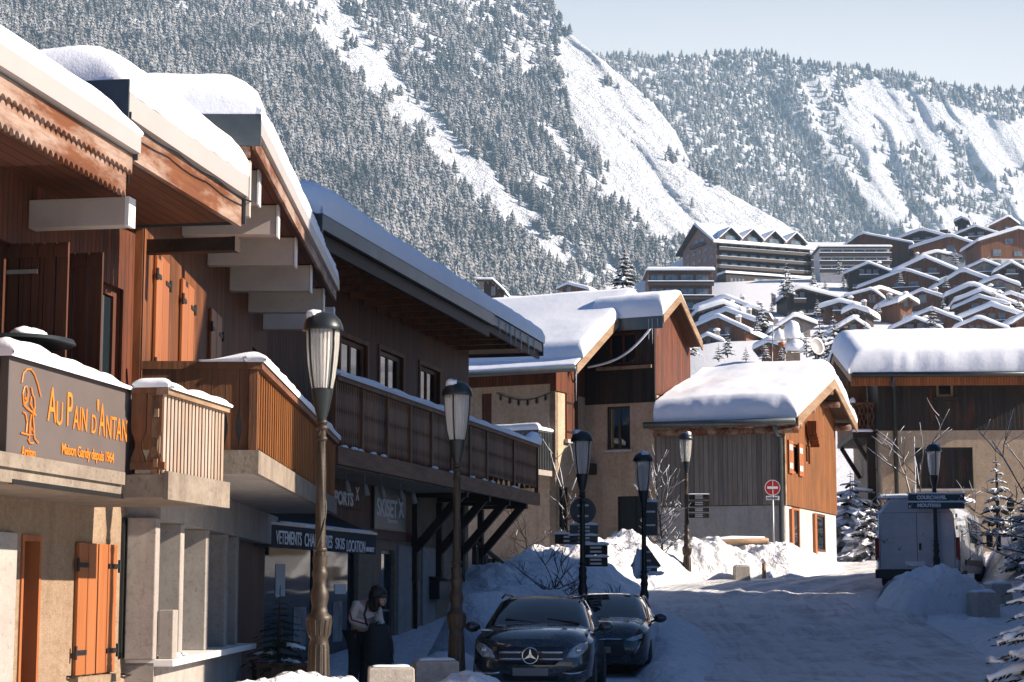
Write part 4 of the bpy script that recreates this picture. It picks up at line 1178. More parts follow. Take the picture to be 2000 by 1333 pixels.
# ---- wall letter box
s, z = FB3.hit(857, 1125, .15); z0 = FB3.hit(857, 1171, .15)[1]
mbx = at_frame('letter_box', 'black wall letter box on the stucco beside the far lamp post', 'letter box', FB3)
MB().box(s-.45, s+.45, -.3, -.01, z0, z-.12).build('box', M['black'], mbx, bevel=.02)
MB().ext([Vector((s-.48, -.34, z-.115)), Vector((s-.48, -.01, z)), Vector((s-.48, -.01, z-.115))], (.96, 0, 0)).build('lid', M['iron'], mbx)
# ---- low fenced terrace past the building
FT = Frame(FB3.w(L3+.3, -.1)[:2], (.24, 1))
fence = at_frame('terrace_fence', 'dark board fence running down from the ski shop to the stucco house', 'fence', FT)
mb = MB(); pb_ = MB()
for k in range(14):
    mb.box(k*.5, k*.5+.38, .0, .03, .8, 2.75-k*.09)
pb_.beam((-.1, -.02, 2.9), (7.1, -.02, 1.62), .08, .09); 
for k in (0, 4, 8, 12): pb_.box(k*.5-.08, k*.5-.01, -.04, .06, .5, 2.85-k*.09)
mb.build('board_panel', M['timber_black'], fence); pb_.build('rail', M['timber_black'], fence)
# ================================================================== HOUSES ROUND THE BEND
def gable_z(s, ridge, z_r, sl_l, sl_r):
    return z_r - (ridge - s)*sl_l if s < ridge else z_r - (s - ridge)*sl_r

# ---- stucco house with the tall gable
FA = Frame((4.4, 59.0), (.447, .894))
ha = at_frame('stucco_house', 'ochre stucco house with red and black boarded gable and thick white roof snow', 'house', FA)
RS, ZR, SLL, SLR = 1.11, 10.98, .58, .71
def za(s, y=0): return gable_z(s, RS, ZR, SLL, SLR)
Y1, XL, XR, YB = 2.38, -2.12, FA.hit(1345, 700)[0], 13.0       # wall lines
ZW = 7.72                                        # boards start here
def gpoly(s0, s1, zb, y):
    top = [(s1, y, za(s1) - .16)] + ([(RS, y, ZR - .16)] if s0 < RS < s1 else []) + [(s0, y, za(s0) - .16)]
    return [Vector(p) for p in [(s0, y, zb), (s1, y, zb)] + top]
w2 = FA.hit(1207, 837, 0)  # placeholder plane lookups below
f2s = lambda px, py: FA.hit(px, py, -Y1)         # gable wall left of the bay
def f3(px, py): return FA.hitx(px, py, 0.0)      # bay flank, plane x = 0
def f1(px, py): return FA.hitx(px, py, XL)       # long eaves wall, plane x = XL
def flank(mb, x, y0, y1, z0, z1, holes=(), th=.2):
    """wall in a plane x = const, seen from smaller x; holes in (y0, y1, z0, z1)"""
    tmp = MB(); wall_panel(tmp, y0, y1, z0, z1, 0, th, holes)
    mb.v_off = len(mb.v)
    i = len(mb.v); mb.v += [(x + q[1], q[0], q[2]) for q in tmp.v]; mb.f += [[i+k for k in f] for f in tmp.f]
    return mb
def flank_window(parent, x, y0, y1, z0, z1, mat, cols=2, rows=1, rec=.1, fw=.06, name='window', sill=None, glass=None):
    mb = MB(); d = .05; a, b = x + rec - d, x + rec
    mb.box(a, b, y0, y0+fw, z0, z1).box(a, b, y1-fw, y1, z0, z1).box(a, b, y0+fw, y1-fw, z0, z0+fw).box(a, b, y0+fw, y1-fw, z1-fw, z1)
    for k in range(1, cols):
        c = y0 + (y1-y0)*k/cols; mb.box(a+.004, b, c-fw*.6, c+fw*.6, z0+fw, z1-fw)
    for k in range(1, rows):
        c = z0 + (z1-z0)*k/rows; mb.box(a+.008, b, y0+fw, y1-fw, c-fw*.35, c+fw*.35)
    o = mb.build(name, mat, parent)
    MB().box(b-.018, b-.012, y0+.01, y1-.01, z0+.01, z1-.01).build('pane', glass or M['glass'], o)
    if sill: MB().box(x-.12, x+rec, y0-.1, y1+.1, z0-.09, z0-.003).build('sill', sill, o)
    return o
# bay flank openings
yA, zA1 = f3(1185, 795); yB, zA0 = f3(1231, 878); yD0, zD1 = f3(1206, 970); yD1, _ = f3(1279, 970)
win3 = (min(yA, yB), max(yA, yB), zA0, zA1); door3 = (max(.12, min(yD0, yD1)), min(max(yD0, yD1), Y1-.1), 0.5, zD1)
st = MB(); flank(st, 0, 0, Y1, -.2, ZW, [win3, door3])
# gable wall
shA = (f2s(1104, 815)[0], f2s(1126, 815)[0], f2s(1115, 860)[1], f2s(1115, 771)[1])
lwA = (f2s(1092, 990)[0], f2s(1111, 990)[0], f2s(1100, 1036)[1], f2s(1100, 951)[1])
wall_panel(st, XL, 0, -.2, ZW, Y1, .2, [lwA, (shA[0]+.04, shA[1]-.04, shA[2], shA[3])])
# long wall under the eaves
dA = sorted((f1(941, 800)[0], f1(960, 800)[0])); dA = (dA[0], dA[1], f1(950, 836)[1], f1(950, 769)[1])
flank(st, XL, Y1, YB, -.2, 8.0, [dA])
wall_panel(st, 0.003, XR, -.2, ZW, 0, .2)
st.box(XL+.2, XR-.2, Y1+.25, YB-.01, -.2, 7.9).box(.25, XR-.2, .25, Y1+.2, -.2, 7.6)
st.build('wall', M['stucco_pale'], ha)
# boarded upper part
up = MB(); up.ext(gpoly(.0, XR+.02, ZW+.005, -.05), (0, .2, 0)); up.build('gable_boards', M['wood_red'], ha)
up = MB(); up.ext(gpoly(XL-.05, -.05, ZW+.005, Y1-.05), (0, .2, 0)); up.build('gable_boards', M['wood_red'], ha)
yU, zU1 = f3(1190, 652); yV, zU0 = f3(1246, 711)
up = MB(); winU = (min(yU, yV), max(yU, yV), zU0, zU1)
flank(up, -.055, -.05, Y1-.06, ZW-.25, za(0)-.2, [winU], .15); up.build('bay_boards', M['wood_black'], ha)
MB().box(.12, XR-.3, .16, Y1+.1, ZW-.3, za(0)-.3).build('inner_wall', M['wood_black'], ha)
flank_window(ha, -.055, *winU, M['wood_red'], 2, 1, .12, .08)
MB().box(-.16, -.06, winU[0]-.5, winU[1]+.4, zU0-.16, zU0-.06).build('window_board', M['timber_pale'], ha)
MB().box(XL-.06, XL+.1, Y1+.15, YB, 7.95, za(XL)-.19).build('eave_boards', M['wood_red'], ha)
flank_window(ha, 0, *win3, M['black'], 2, 1, .14, .07, sill=M['stucco_white'])
dr = flank_window(ha, 0, *door3, M['black'], 2, 1, .1, .05, name='door', glass=M['metal_dark'])
MB().box(XL+.02, XL+.07, dA[0]+.01, dA[1]-.01, dA[2], dA[3]).build('shutter', M['wood_red'], ha)
m_ = (shA[0]+shA[1])/2
sA = at
for q, (a, c) in enumerate(((shA[0], m_-.01), (m_+.01, shA[1]))):
    o = MB().box(a, c, Y1-.055, Y1-.012, shA[2], shA[3]).build('shutter', M['wood_red'], ha)
    MB().box(a+.03, c-.03, Y1-.07, Y1-.056, shA[3]-.32, shA[3]-.26).box(a+.03, c-.03, Y1-.07, Y1-.056, shA[2]+.2, shA[2]+.26).build('hinge', M['iron'], o)
MB().box(shA[0]-.1, shA[1]+.1, Y1-.14, Y1+.05, shA[2]-.12, shA[2]-.005).build('sill', M['stucco_white'], ha)
window(ha, *lwA, Y1+.1, .06, 2, 1, M['black'])
# roof: main slopes, with a short step forward over the bay
def roof_pair(parent, sl0, sr1, y0, y1, th=.14, mat='soffit_dark', edge='timber_pale', zf=None, ridge=None):
    zf = zf or za; rs = RS if ridge is None else ridge
    mb = MB()
    for s0, s1 in ((sl0, rs), (rs, sr1)):
        if s1 - s0 < .01: continue
        mb.ext([Vector((s0, y0, zf(s0)-th)), Vector((s1, y0, zf(s1)-th)), Vector((s1, y0, zf(s1))), Vector((s0, y0, zf(s0)))], (0, y1-y0, 0))
    o = mb.build('roof', M[mat], parent)
    vb = MB()
    for s0, s1 in ((sl0, rs), (rs, sr1)):
        if s1 - s0 < .01: continue
        vb.ext([Vector((s0, y0-.05, zf(s0)-.26)), Vector((s1, y0-.05, zf(s1)-.26)), Vector((s1, y0-.05, zf(s1)+.02)), Vector((s0, y0-.05, zf(s0)+.02))], (0, .045, 0))
    vb.build('verge_board', M[edge], parent)
    return o
SB = -.36
roof_pair(ha, -3.54, SB-.004, 1.04, YB+.6, ridge=SB-.004)
SRE = FA.hit(1362, 700, .3)[0]
roof_pair(ha, SB, SRE, -.45, YB+.6)
MB().box(SB-.03, SB-.004, -.47, 1.10, za(SB)-.42, za(SB)+.02).build('step_fascia', M['metal_grey'], ha)
gm = MB(); gm.tube([(-3.62, 1.0, za(-3.54)-.1), (-3.62, YB+.5, za(-3.54)-.1)], .09, 8)
gm.build('gutter', M['metal_grey'], ha, True)
sn = MB(); snow_blanket(sn, -3.1, RS+.6, 1.0, YB+.5, lambda x, y: za(x)+.003 if x < RS else za(x)+.02, lambda x, y:   .34+.1*smooth(-.4, -2.6, x), .32, .25, 26, 30, .03, 81, lip=.03, round_ends=(True, False, True, True))
sn.build('roof_snow', M['snow'], ha, True)
sn = MB(); snow_blanket(sn, SB-.05, RS+.9, -.48, 1.9, lambda x, y: za(x)+.003, lambda x, y: .55-.42*smooth(-.2, 1.2, x), .3, .2, 18, 14, .02, 86, lip=.04, round_ends=(True, False, True, False))
sn.build('roof_snow', M['snow'], ha, True)
sn = MB(); snow_blanket(sn, RS-.1, SRE, -.46, YB+.5, lambda x, y: za(x)+.003, .14, .15, .15, 14, 20, .02, 88, lip=.02, round_ends=(False, True, True, True))
sn.build('roof_snow', M['snow'], ha, True)
sn = MB(); snow_blanket(sn, -3.55, -2.9, 1.05, YB+.5, lambda x, y: za(x)+.002, .05, .05, .1, 4, 26, .01, 90, lip=.0)
sn.build('eave_snow', M['snow'], ha, True)
for k, (s, y, l) in enumerate(((-3.56, 1.02, .75), (SB-.02, .0, .45), (SB-.02, -.12, .6), (SB-.02, -.3, .35))):
    MB().tube([(s, y, za(s)-.1), (s, y, za(s)-.3-l)], [.022, .003], 6).build('icicle', M['icicle'], ha)
# small side balcony
yb0, zb1 = f1(985, 848); yb1, _ = f1(1062, 848); yb0, yb1 = min(yb0, yb1), max(yb0, yb1)
yb0 = max(Y1+.1, Y1+.1); zb0 = f1(1040, 922)[1]
MB().box(XL-1.0, XL-.005, yb0, yb0+3.4, zb0-.16, zb0).build('balcony_slab', M['plaster'], ha)
bb = MB(); bb.box(XL-1.0, XL-.95, yb0, yb0+3.4, zb1-.06, zb1).box(XL-1.0, XL-.01, yb0, yb0+.05, zb1-.06, zb1)
for k in range(9): bb.box(XL-.98+k*.115, XL-.95+k*.115, yb0+.005, yb0+.035, zb0, zb1-.06)
for k in range(22): bb.box(XL-.985, XL-.96, yb0+.1+k*.15, yb0+.22+k*.15, zb0, zb1-.06)
bb.build('railing', M['metal_grey'], ha)
sn = MB(); snow_blanket(sn, XL-1.05, XL-.86, yb0-.02, yb0+3.4, lambda x, y: zb1+.003, .2, .08, .1, 4, 20, .03, 93); snow_blanket(sn, XL-1.0, XL-.05, yb0-.03, yb0+.12, lambda x, y: zb1+.002, .1, .1, .06, 10, 4, .02, 94)
sn.build('railing_snow', M['snow'], ha, True)
# icy cable slung across the gable, and a string of bulbs
cbl = MB(); p0, p1 = FA.hitx(1303, 590, SB-.1), FA.hitx(1150, 718, SB-.5)
pts = []
for k in range(22):
    t = k/21; px = 1300 + (1148-1300)*t; py = 600 + 118*t + 34*math.sin(math.pi*t)*(1-.2*t)
    y, z = FA.hitx(px, py, -.25-.35*t); pts.append((-.25-.35*t, y, z))
cb_ = at_frame('hanging_cable', 'snow crusted cable sagging across the boarded gable', 'cable', FA)
MB().tube(pts, .035, 6).build('strand', M['snow'], cb_, True)
gl = at_frame('string_lights', 'sagging string of bulbs on the grey stucco wall under the eave', 'string lights', FA)
pts = []; bl = MB()
for k in range(25):
    t = k/24; px = 970 + 105*t; py = 768 + 14*math.sin(math.pi*t); y, z = f1(px, py); pts.append((XL-.04, y, z))
MB().tube(pts, .015, 5).build('wire', M['black'], gl)
for k in range(2, 24, 4):
    p = pts[k]; MB().lathe([(.02, 0), (.03, -.05), (.045, -.12), (.03, -.17), (.0, -.19)], p, 8, False).build('bulb', M['glass'], gl, True)
# carriage lamp
y_, z_ = f3(1160, 922)
cl = MB().box(-.35, -.02, y_-.12, y_+.12, z_-.1, z_+.25).build('wall_lamp', M['timber_black'], ha, bevel=.03)

# ---- small weathered chalet
FB = Frame((8.17, 57.66), (.35, .937))
hb_ = at_frame('weathered_chalet', 'small chalet with grey board front, sunlit orange gable side and a deep snow roof', 'chalet', FB)
WB, LB = FB.hit(1630, 900)[0], 4.2                               # gable width, depth
RSB, ZRB = FB.hit(1627, 742, .6)
SLB = (ZRB - FB.hitx(1577, 814, -.85)[1])/(RSB + .85)
def zb_(s): return ZRB - abs(s - RSB)*SLB
def g1(px, py): return FB.hitx(px, py, 0.0)      # front wall (plane x = 0): y, z
zP = 4.24                                        # render / board split
LW = FB.hitx(1281, 900, 0.0)[0]
fr_ = MB(); flank(fr_, 0, 0, LW, -.2, zP-.02); 
gd = [(FB.hit(1546, 1000)[0], FB.hit(1562, 1000)[0], 1.9, FB.hit(1555, 992)[1]), (FB.hit(1592, 1030)[0], FB.hit(1612, 1030)[0], FB.hit(1600, 1078)[1], FB.hit(1600, 1004)[1])]
wall_panel(fr_, .003, WB, -.2, zP-.02, 0, .2, gd); fr_.box(.25, WB-.2, .3, LW, -.2, zP-.1)
fr_.build('wall', M['stucco_white'], hb_)
bf = MB(); flank(bf, -.05, -.05, LW, zP, zb_(0)-.2); bf.build('front_boards', M['wood_grey'], hb_)
shB = (FB.hit(1540, 900)[0], FB.hit(1562, 900)[0], FB.hit(1550, 925)[1], FB.hit(1550, 868)[1])
swB = (FB.hit(1571, 890)[0], FB.hit(1579, 890)[0], FB.hit(1575, 906)[1], FB.hit(1575, 870)[1])
gb = MB(); wall_panel(gb, .0, WB, zP, zb_(0)-.3, -.05, .2, [shB, swB])
gb.ext([Vector(p) for p in ((0, -.05, zb_(0)-.297), (WB, -.05, zb_(0)-.297), (WB, -.05, zb_(WB)-.17), (RSB, -.05, ZRB-.17), (0, -.05, zb_(0)-.17))], (0, .2, 0))
gb.build('gable_boards', M['wood_gold'], hb_)
MB().box(.2, WB-.2, .2, LW-.05, zP-.1, zb_(0)-.3).build('inner_wall', M['wood_dark'], hb_)
window(hb_, *shB, .06, .07, 1, 1, M['shutter'])
window(hb_, *swB, .06, .07, 1, 1, M['shutter'])
for a in (shB[0]-.05, shB[1]-.22):
    o = MB().box(a-.32, a+.3, -.11, -.055, shB[2]-.05, shB[3]+.05).build('open_shutter', M['shutter'], hb_)
    for z in (shB[2]+.1, shB[3]-.25): MB().box(a-.3, a+.1, -.125, -.112, z, z+.16).build('hinge', M['white'], o)
for k, h in enumerate(gd):
    o = window(hb_, *h, .06, .08, 1, 1, M['shutter'] if k == 0 else M['shutter_dark'], name='door' if k == 0 else 'window')
for a in (gd[0][0]-.35, gd[1][0]-.4):
    MB().box(a, a+.3, -.09, -.003, 2.0, zP-.1).build('shutter', M['shutter'], hb_)
# corner post, purlins, rafters
MB().box(-.07, .09, -.075, .09, zP-.02, zb_(0)-.25).build('corner_post', M['timber_pale'], hb_)
for s, z in ((.0, zb_(0)-.38), (RSB, ZRB-.36), (WB, zb_(WB)-.38), (2.05, zb_(2.05)-.34), (WB*.76, zb_(WB*.76)-.34)):
    MB().tube([(s, -.58, z), (s, .3, z)], .14, 10).build('purlin', M['fascia'], hb_, True)
pl = MB()
pl.tube([(-.30, -.55, zb_(0)-.52), (-.28, LW-.02, zb_(0)-.50)], .17, 10)
pl.build('eave_log', M['fascia'], hb_, True)
pl = MB(); pl.tube([(-.72, -.58, zb_(-.75)-.15), (-.72, LW-.02, zb_(-.75)-.15)], .12, 10); pl.build('eave_log', M['fascia'], hb_, True)
bk = MB(); bk.ext([Vector(p) for p in ((.15, -.5, zb_(.1)-.45), (3.0, -.5, zb_(3.0)-.45), (3.0, -.5, zb_(3.0)-.2), (.15, -.5, zb_(.15)-.2))], (0, .1, 0))
bk.build('barge_rafter', M['wood_orange'], hb_)
dtl = MB()
for k in range(5): dtl.box(3.1+k*.12, 3.18+k*.12, -.4, -.1, ZRB-1.9-k*.1, ZRB-1.5)
dtl.build('gable_ornament', M['wood_orange'], hb_)
def pitched(parent, zf, s0, rs, s1, y0, y1, th=.13, mat='soffit_dark', edge='timber_pale'):
    mb, vb = MB(), MB()
    for a, c in ((s0, rs), (rs, s1)):
        mb.ext([Vector((a, y0, zf(a)-th)), Vector((c, y0, zf(c)-th)), Vector((c, y0, zf(c))), Vector((a, y0, zf(a)))], (0, y1-y0, 0))
        vb.ext([Vector((a, y0-.05, zf(a)-.28)), Vector((c, y0-.05, zf(c)-.28)), Vector((c, y0-.05, zf(c)+.03)), Vector((a, y0-.05, zf(a)+.03))], (0, .045, 0))
    mb.build('roof', M[mat], parent); vb.build('verge_board', M[edge], parent)
BRE = max(WB+.35, FB.hit(1672, 868, .6)[0])
pitched(hb_, zb_, -.85, RSB, BRE, -.62, LW-.3, edge='timber_pale')
gm = MB(); gm.tube([(-.98, -.6, zb_(-.85)-.12), (-.98, LW+.1, zb_(-.85)-.12)], .1, 8)
gm.build('gutter', M['metal_grey'], hb_, True)
y_, _ = g1(1526, 900)
dp = MB(); dp.tube([(-.95, y_, zb_(-.85)-.15), (-.6, y_, zb_(-.85)-.5), (-.13, y_, zb_(0)-.75), (-.13, y_, 1.8)], .07, 8); dp.build('downpipe', M['metal_grey'], hb_, True)
sn = MB(); snow_blanket(sn, -.9, BRE, -.64, LW-.2, lambda x, y: zb_(x)+.003, lambda x, y: .72+.06*nz(x*.6, y*.6) - .12*smooth(4, 8, x) - .12*smooth(LW-2.5, LW+.1, y), .26, .45, 50, 30, .04, 101, lip=.10, round_ends=(True, True, True, False))
sn.build('roof_snow', M['snow'], hb_, True)
# snow capped chimneys and the dish behind the ridge
for nm, px, py0, py1, wpx, Yc, lab in (('chimney_stack', 1549, 702, 672, 32, 68.5, 'broad chimney wearing two tiers of snow behind the chalet ridge'),):
    t = thing(nm, lab, 'chimney', at(px, 720, Yc))
    w = wpx*Yc/FPX/2; h0 = 0; z1 = at(px, 690, Yc).z - t.location.z
    MB().box(-w*.8, w*.8, -w*.6, w*.6, -1.0, z1).build('shaft', M['stucco_grey'], t)
    sn = MB(); sn.blob((.08, 0, z1+.22), (w*1.25, w, .32), 16, 9, .12, 1, flat=-.5); sn.build('lower_snow', M['snow'], t, True)
    MB().box(-w*.7, w*.7, -w*.5, w*.5, z1+.40, z1+.52).build('cap_slab', M['concrete'], t)
    sn = MB(); sn.blob((-.02, 0, z1+.74), (w*1.0, w*.9, .46), 16, 9, .12, 4, flat=-.5); sn.build('upper_snow', M['snow'], t, True)
t = thing('satellite_dish', 'cream satellite dish on the snowy chalet roof ridge', 'dish', at(1592, 712, 68.5))
Rd = 18*68.5/FPX
mb = MB(); mb.lathe([(0, 0), (Rd*.5, .03), (Rd*.85, .09), (Rd, .14), (Rd*1.01, .15), (Rd*.85, .11), (Rd*.5, .05), (0, .02)], (0, 0, 0), 24, False)
tmp = MB(); tmp.add(mb, Matrix.Translation((.0, 0, .62)) @ Matrix.Rotation(R(35), 4, 'Z') @ Matrix.Rotation(R(78), 4, 'X'))
tmp.build('reflector', M['metal_cream'], t, True)
MB().tube([(0.05, .1, -.5), (.05, .1, .6)], .04, 8).build('mast', M['iron'], t); MB().tube([(.05, .1, .3), (-.18, -.45, .45)], .025, 6).build('feed_arm', M['iron'], t)
t = thing('roof_aerial', 'thin metal aerial frame above the snowy roof left of the chimney', 'aerial', at(1524, 706, 69))
mb = MB()
for x in (-.3, .25): mb.tube([(x, 0, -.3), (x*.8, 0, 1.35)], .018, 5)
for z in (.75, 1.3): mb.tube([(-.5, 0, z), (.55, 0, z+.03)], .014, 5)
mb.build('frame', M['galv'], t)
sn = MB(); sn.blob((0, 0, .95), (.2, .15, .22), 10, 7, .25, 2); sn.build('clinging_snow', M['snow'], t, True)
MB().blob((.06, -.02, .62), (.14, .1, .1), 10, 6, .1).build('warning_lamp', M['shutter'], t, True)

# ---- dark boarded house on the right
FC = Frame((13.88, 72.0), (1, -.06))
hc = at_frame('dark_boarded_house', 'big house on the right with dark boarded upper storey, long shaded snow roof', 'house', FC)
LC, DC = 6.6, 8.7
YR, ZRC, SLC = 4.45, 11.27, .27
def zc(y): return ZRC - abs(y - YR)*SLC
zq = FC.hit(1850, 840)[1]
gw = (FC.hit(1786, 915)[0], FC.hit(1901, 915)[0], FC.hit(1850, 955)[1], FC.hit(1850, 874)[1])
sw = (FC.hit(1828, 760)[0], FC.hit(1862, 760)[0], FC.hit(1845, 776)[1], FC.hit(1845, 747)[1])
mb = MB(); wall_panel(mb, .0, LC, -.2, zq-.02, 0, .25, [gw]); mb.box(.0, .2, .26, DC, -.2, zq-.02).box(.3, LC, .4, DC, -.2, zq-.1); mb.build('wall', M['stucco_grey'], hc)
mb = MB(); wall_panel(mb, -.06, LC, zq, zc(0)-.17, -.06, .2, [sw]); mb.build('front_boards', M['wood_black'], hc)
mb = MB(); mb.ext([Vector(p) for p in ((-.06, .15, zq), (-.06, DC, zq), (-.06, DC, zc(DC)-.17), (-.06, YR, ZRC-.17), (-.06, .15, zc(.15)-.17))], (.2, 0, 0)); mb.build('gable_boards', M['wood_black'], hc)
MB().box(.2, LC, .2, DC-.2, zq-.1, zc(0)-.3).build('inner_wall', M['wood_black'], hc)
window(hc, *gw, .18, .07, 3, 1, M['black'], sill=M['stucco_white'], glass=M['wood_black'])
o = window(hc, *sw, .06, .1, 1, 1, M['timber_pale'])
MB().box(sw[0]-.12, sw[1]+.12, -.2, -.065, sw[2]-.14, sw[2]-.02).build('sill', M['timber_black'], o)
# roof with verge overhang left
OV, OE = 1.14, 1.14
mb, vb = MB(), MB()
for a, c in ((-OE, YR), (YR, DC+OE)):
    q = [Vector((-OV, a, zc(a)-.14)), Vector((-OV, c, zc(c)-.14)), Vector((-OV, c, zc(c))), Vector((-OV, a, zc(a)))]
    mb.ext(q, (LC+OV+1, 0, 0))
    vb.ext([Vector((-OV-.06, a, zc(a)-.34)), Vector((-OV-.06, c, zc(c)-.34)), Vector((-OV-.06, c, zc(c)+.05)), Vector((-OV-.06, a, zc(a)+.05))], (.055, 0, 0))
mb.build('roof', M['soffit_dark'], hc); vb.build('verge_board', M['timber_pale'], hc)
MB().box(-OV+.0, LC, -OE+.15, -OE+.28, zc(-OE)-.46, zc(-OE)-.15).build('eave_beam', M['wood_orange'], hc)
for y, z in ((YR, ZRC-.35), (.3, zc(.3)-.36), (DC-.3, zc(DC-.3)-.36)):
    MB().box(-OV+.05, -.07, y-.13, y+.13, z-.16, z+.18).build('purlin', M['timber'], hc)
gm = MB(); gm.tube([(-OV, -OE-.1, zc(-OE)-.08), (LC, -OE-.1, zc(-OE)-.08)], .1, 8); gm.build('gutter', M['metal_dark'], hc, True)
sx_, _ = FC.hit(1748, 830, .1)
dp = MB(); dp.tube([(sx_-.2, -OE-.1, zc(-OE)-.1), (sx_-.2, -OE-.1, zc(-OE)-.5), (sx_, -.12, zc(0)-.7), (sx_, -.12, 2)], .08, 8); dp.build('downpipe', M['metal_dark'], hc, True)
sn = MB(); snow_blanket(sn, -OV-.12, LC+.8, -OE-.05, DC+OE, lambda x, y: zc(y)+.003, lambda x, y: .92+.04*nz(x*.5, y*.5), .6, .20, 60, 26, .05, 121, lip=.08)
sn.build('roof_snow', M['snow'], hc, True)
# balcony on the left wall with lattice front
bx0 = FC.hit(1667, 800, -.9)[0]; bz1, bz0 = FC.hit(1690, 790, -.9)[1], FC.hit(1690, 838, -.9)[1]
MB().box(bx0-.05, -.07, .85, 6.4, bz0-.34, bz0-.16).build('balcony_slab', M['timber_black'], hc)
lt = MB(); n = 5; w_ = (-.1-bx0)/n
for k in range(n):
    for q in range(2):
        a = bx0+k*w_; zz0, zz1 = bz0+(bz1-bz0)*q/2, bz0+(bz1-bz0)*(q+1)/2
        lt.beam((a, .92, zz0), (a+w_, .92, zz1), .035, .05, (0, 1, 0)); lt.beam((a+w_, .935, zz0), (a, .935, zz1), .035, .05, (0, 1, 0))
lt.box(bx0-.05, -.08, .88, .97, bz1-.03, bz1+.07).box(bx0-.05, -.08, .88, .97, bz0-.12, bz0).box(bx0-.05, bx0+.03, .88, .97, bz0-.14, bz1)
lt.build('balcony_lattice', M['timber_up'], hc)
rl = MB(); rl.box(bx0-.05, bx0+.0, .98, 6.4, bz1-.03, bz1+.07)
for k in range(36): rl.box(bx0-.04, bx0-.02, 1.0+k*.15, 1.1+k*.15, bz0-.14, bz1-.03)
rl.build('balcony_railing', M['timber_up'], hc)
sn = MB(); snow_blanket(sn, bx0-.09, bx0+.06, .85, 6.4, lambda x, y: bz1+.072, .2, .07, .1, 4, 26, .03, 131); snow_blanket(sn, bx0-.05, -.2, .83, 1.0, lambda x, y: bz0-.11, .1, .07, .08, 10, 4, .02, 133)
sn.build('balcony_snow', M['snow'], hc, True)
MB().box(-.85, -.1, 3.0, 3.08, bz0, bz0+2.2).build('open_shutter', M['timber_up'], hc)
for y in (1.2, 5.8): MB().beam((-.09, y, bz0-1.6), (bx0+.05, y, bz0-.36), .16, .16).build('balcony_brace', M['timber_black'], hc)
MB().box(-.40, -.08, .9, 1.1, .8, bz0-.36).build('timber_post', M['timber_black'], hc)

# ---- tall residence and annex, unseen, added and shaped to shade the left row and road
def residence(name, label, p0, prof, D_):
    """street front with the roof line prof = [(s, z) ...]"""
    f = Frame(p0, (.139, -.990)); t = at_frame(name, label, 'building', f)
    z0, W_ = .3, prof[-1][0]
    top = lambda s: interp(s, prof)
    hs = [(1.0+k*2.6, 2.4+k*2.6, z0+2.2+q*3.0, z0+3.7+q*3.0) for k in range(int((W_-1.5)/2.6)) for q in range(7) if z0+4.5+q*3.0 < min(top(1.0+k*2.6), top(2.4+k*2.6))]
    zw = min(z for _, z in prof)
    wall_panel(MB(), 0, W_, z0, zw, 0, .25, [h for h in hs if h[3] < zw]).build('street_wall', M['stucco'], t)
    MB().ext([Vector((0, 0, zw+.003)), Vector((W_, 0, zw+.003))] + [Vector((s, 0, z+.01)) for s, z in prof[::-1]], (0, D_, 0)).build('gable_boards', M['wood_dark'], t)
    MB().box(0, W_, .26, D_, z0, zw).build('wall', M['stucco'], t)
    for h in hs: window(t, *h, .2 if h[3] < zw else -.02, .07, 2, 1, M['timber_up'], sill=M['stucco_white'] if h[3] < zw else None)
    mb = MB()
    for (a, za0), (c, zc0) in zip(prof, prof[1:]):
        mb.ext([Vector((a, -.8, za0+.02)), Vector((c, -.8, zc0+.02)), Vector((c, -.8, zc0+.3)), Vector((a, -.8, za0+.3))], (0, D_+1, 0))
    mb.build('roof', M['timber'], t)
    sn = MB(); snow_blanket(sn, -.1, W_+.1, -.8, D_, lambda x, y: top(x)+.303, .5, .4, .4, 30, 12, .05, 151); sn.build('roof_snow', M['snow'], t, True)
residence('apartment_residence', 'tall gabled residence across the street from the ski shop', (16.4, 47.4), [(0, 15.4), (4, 16.6), (11, 19.4), (22.6, 19.6), (25.9, 15.8)], 9.0)
residence('annex', 'low annex at the end of the tall residence', (16.3, 57.0), [(0, 2.0), (3.3, 3.4), (9.4, 5.6)], 6.0)
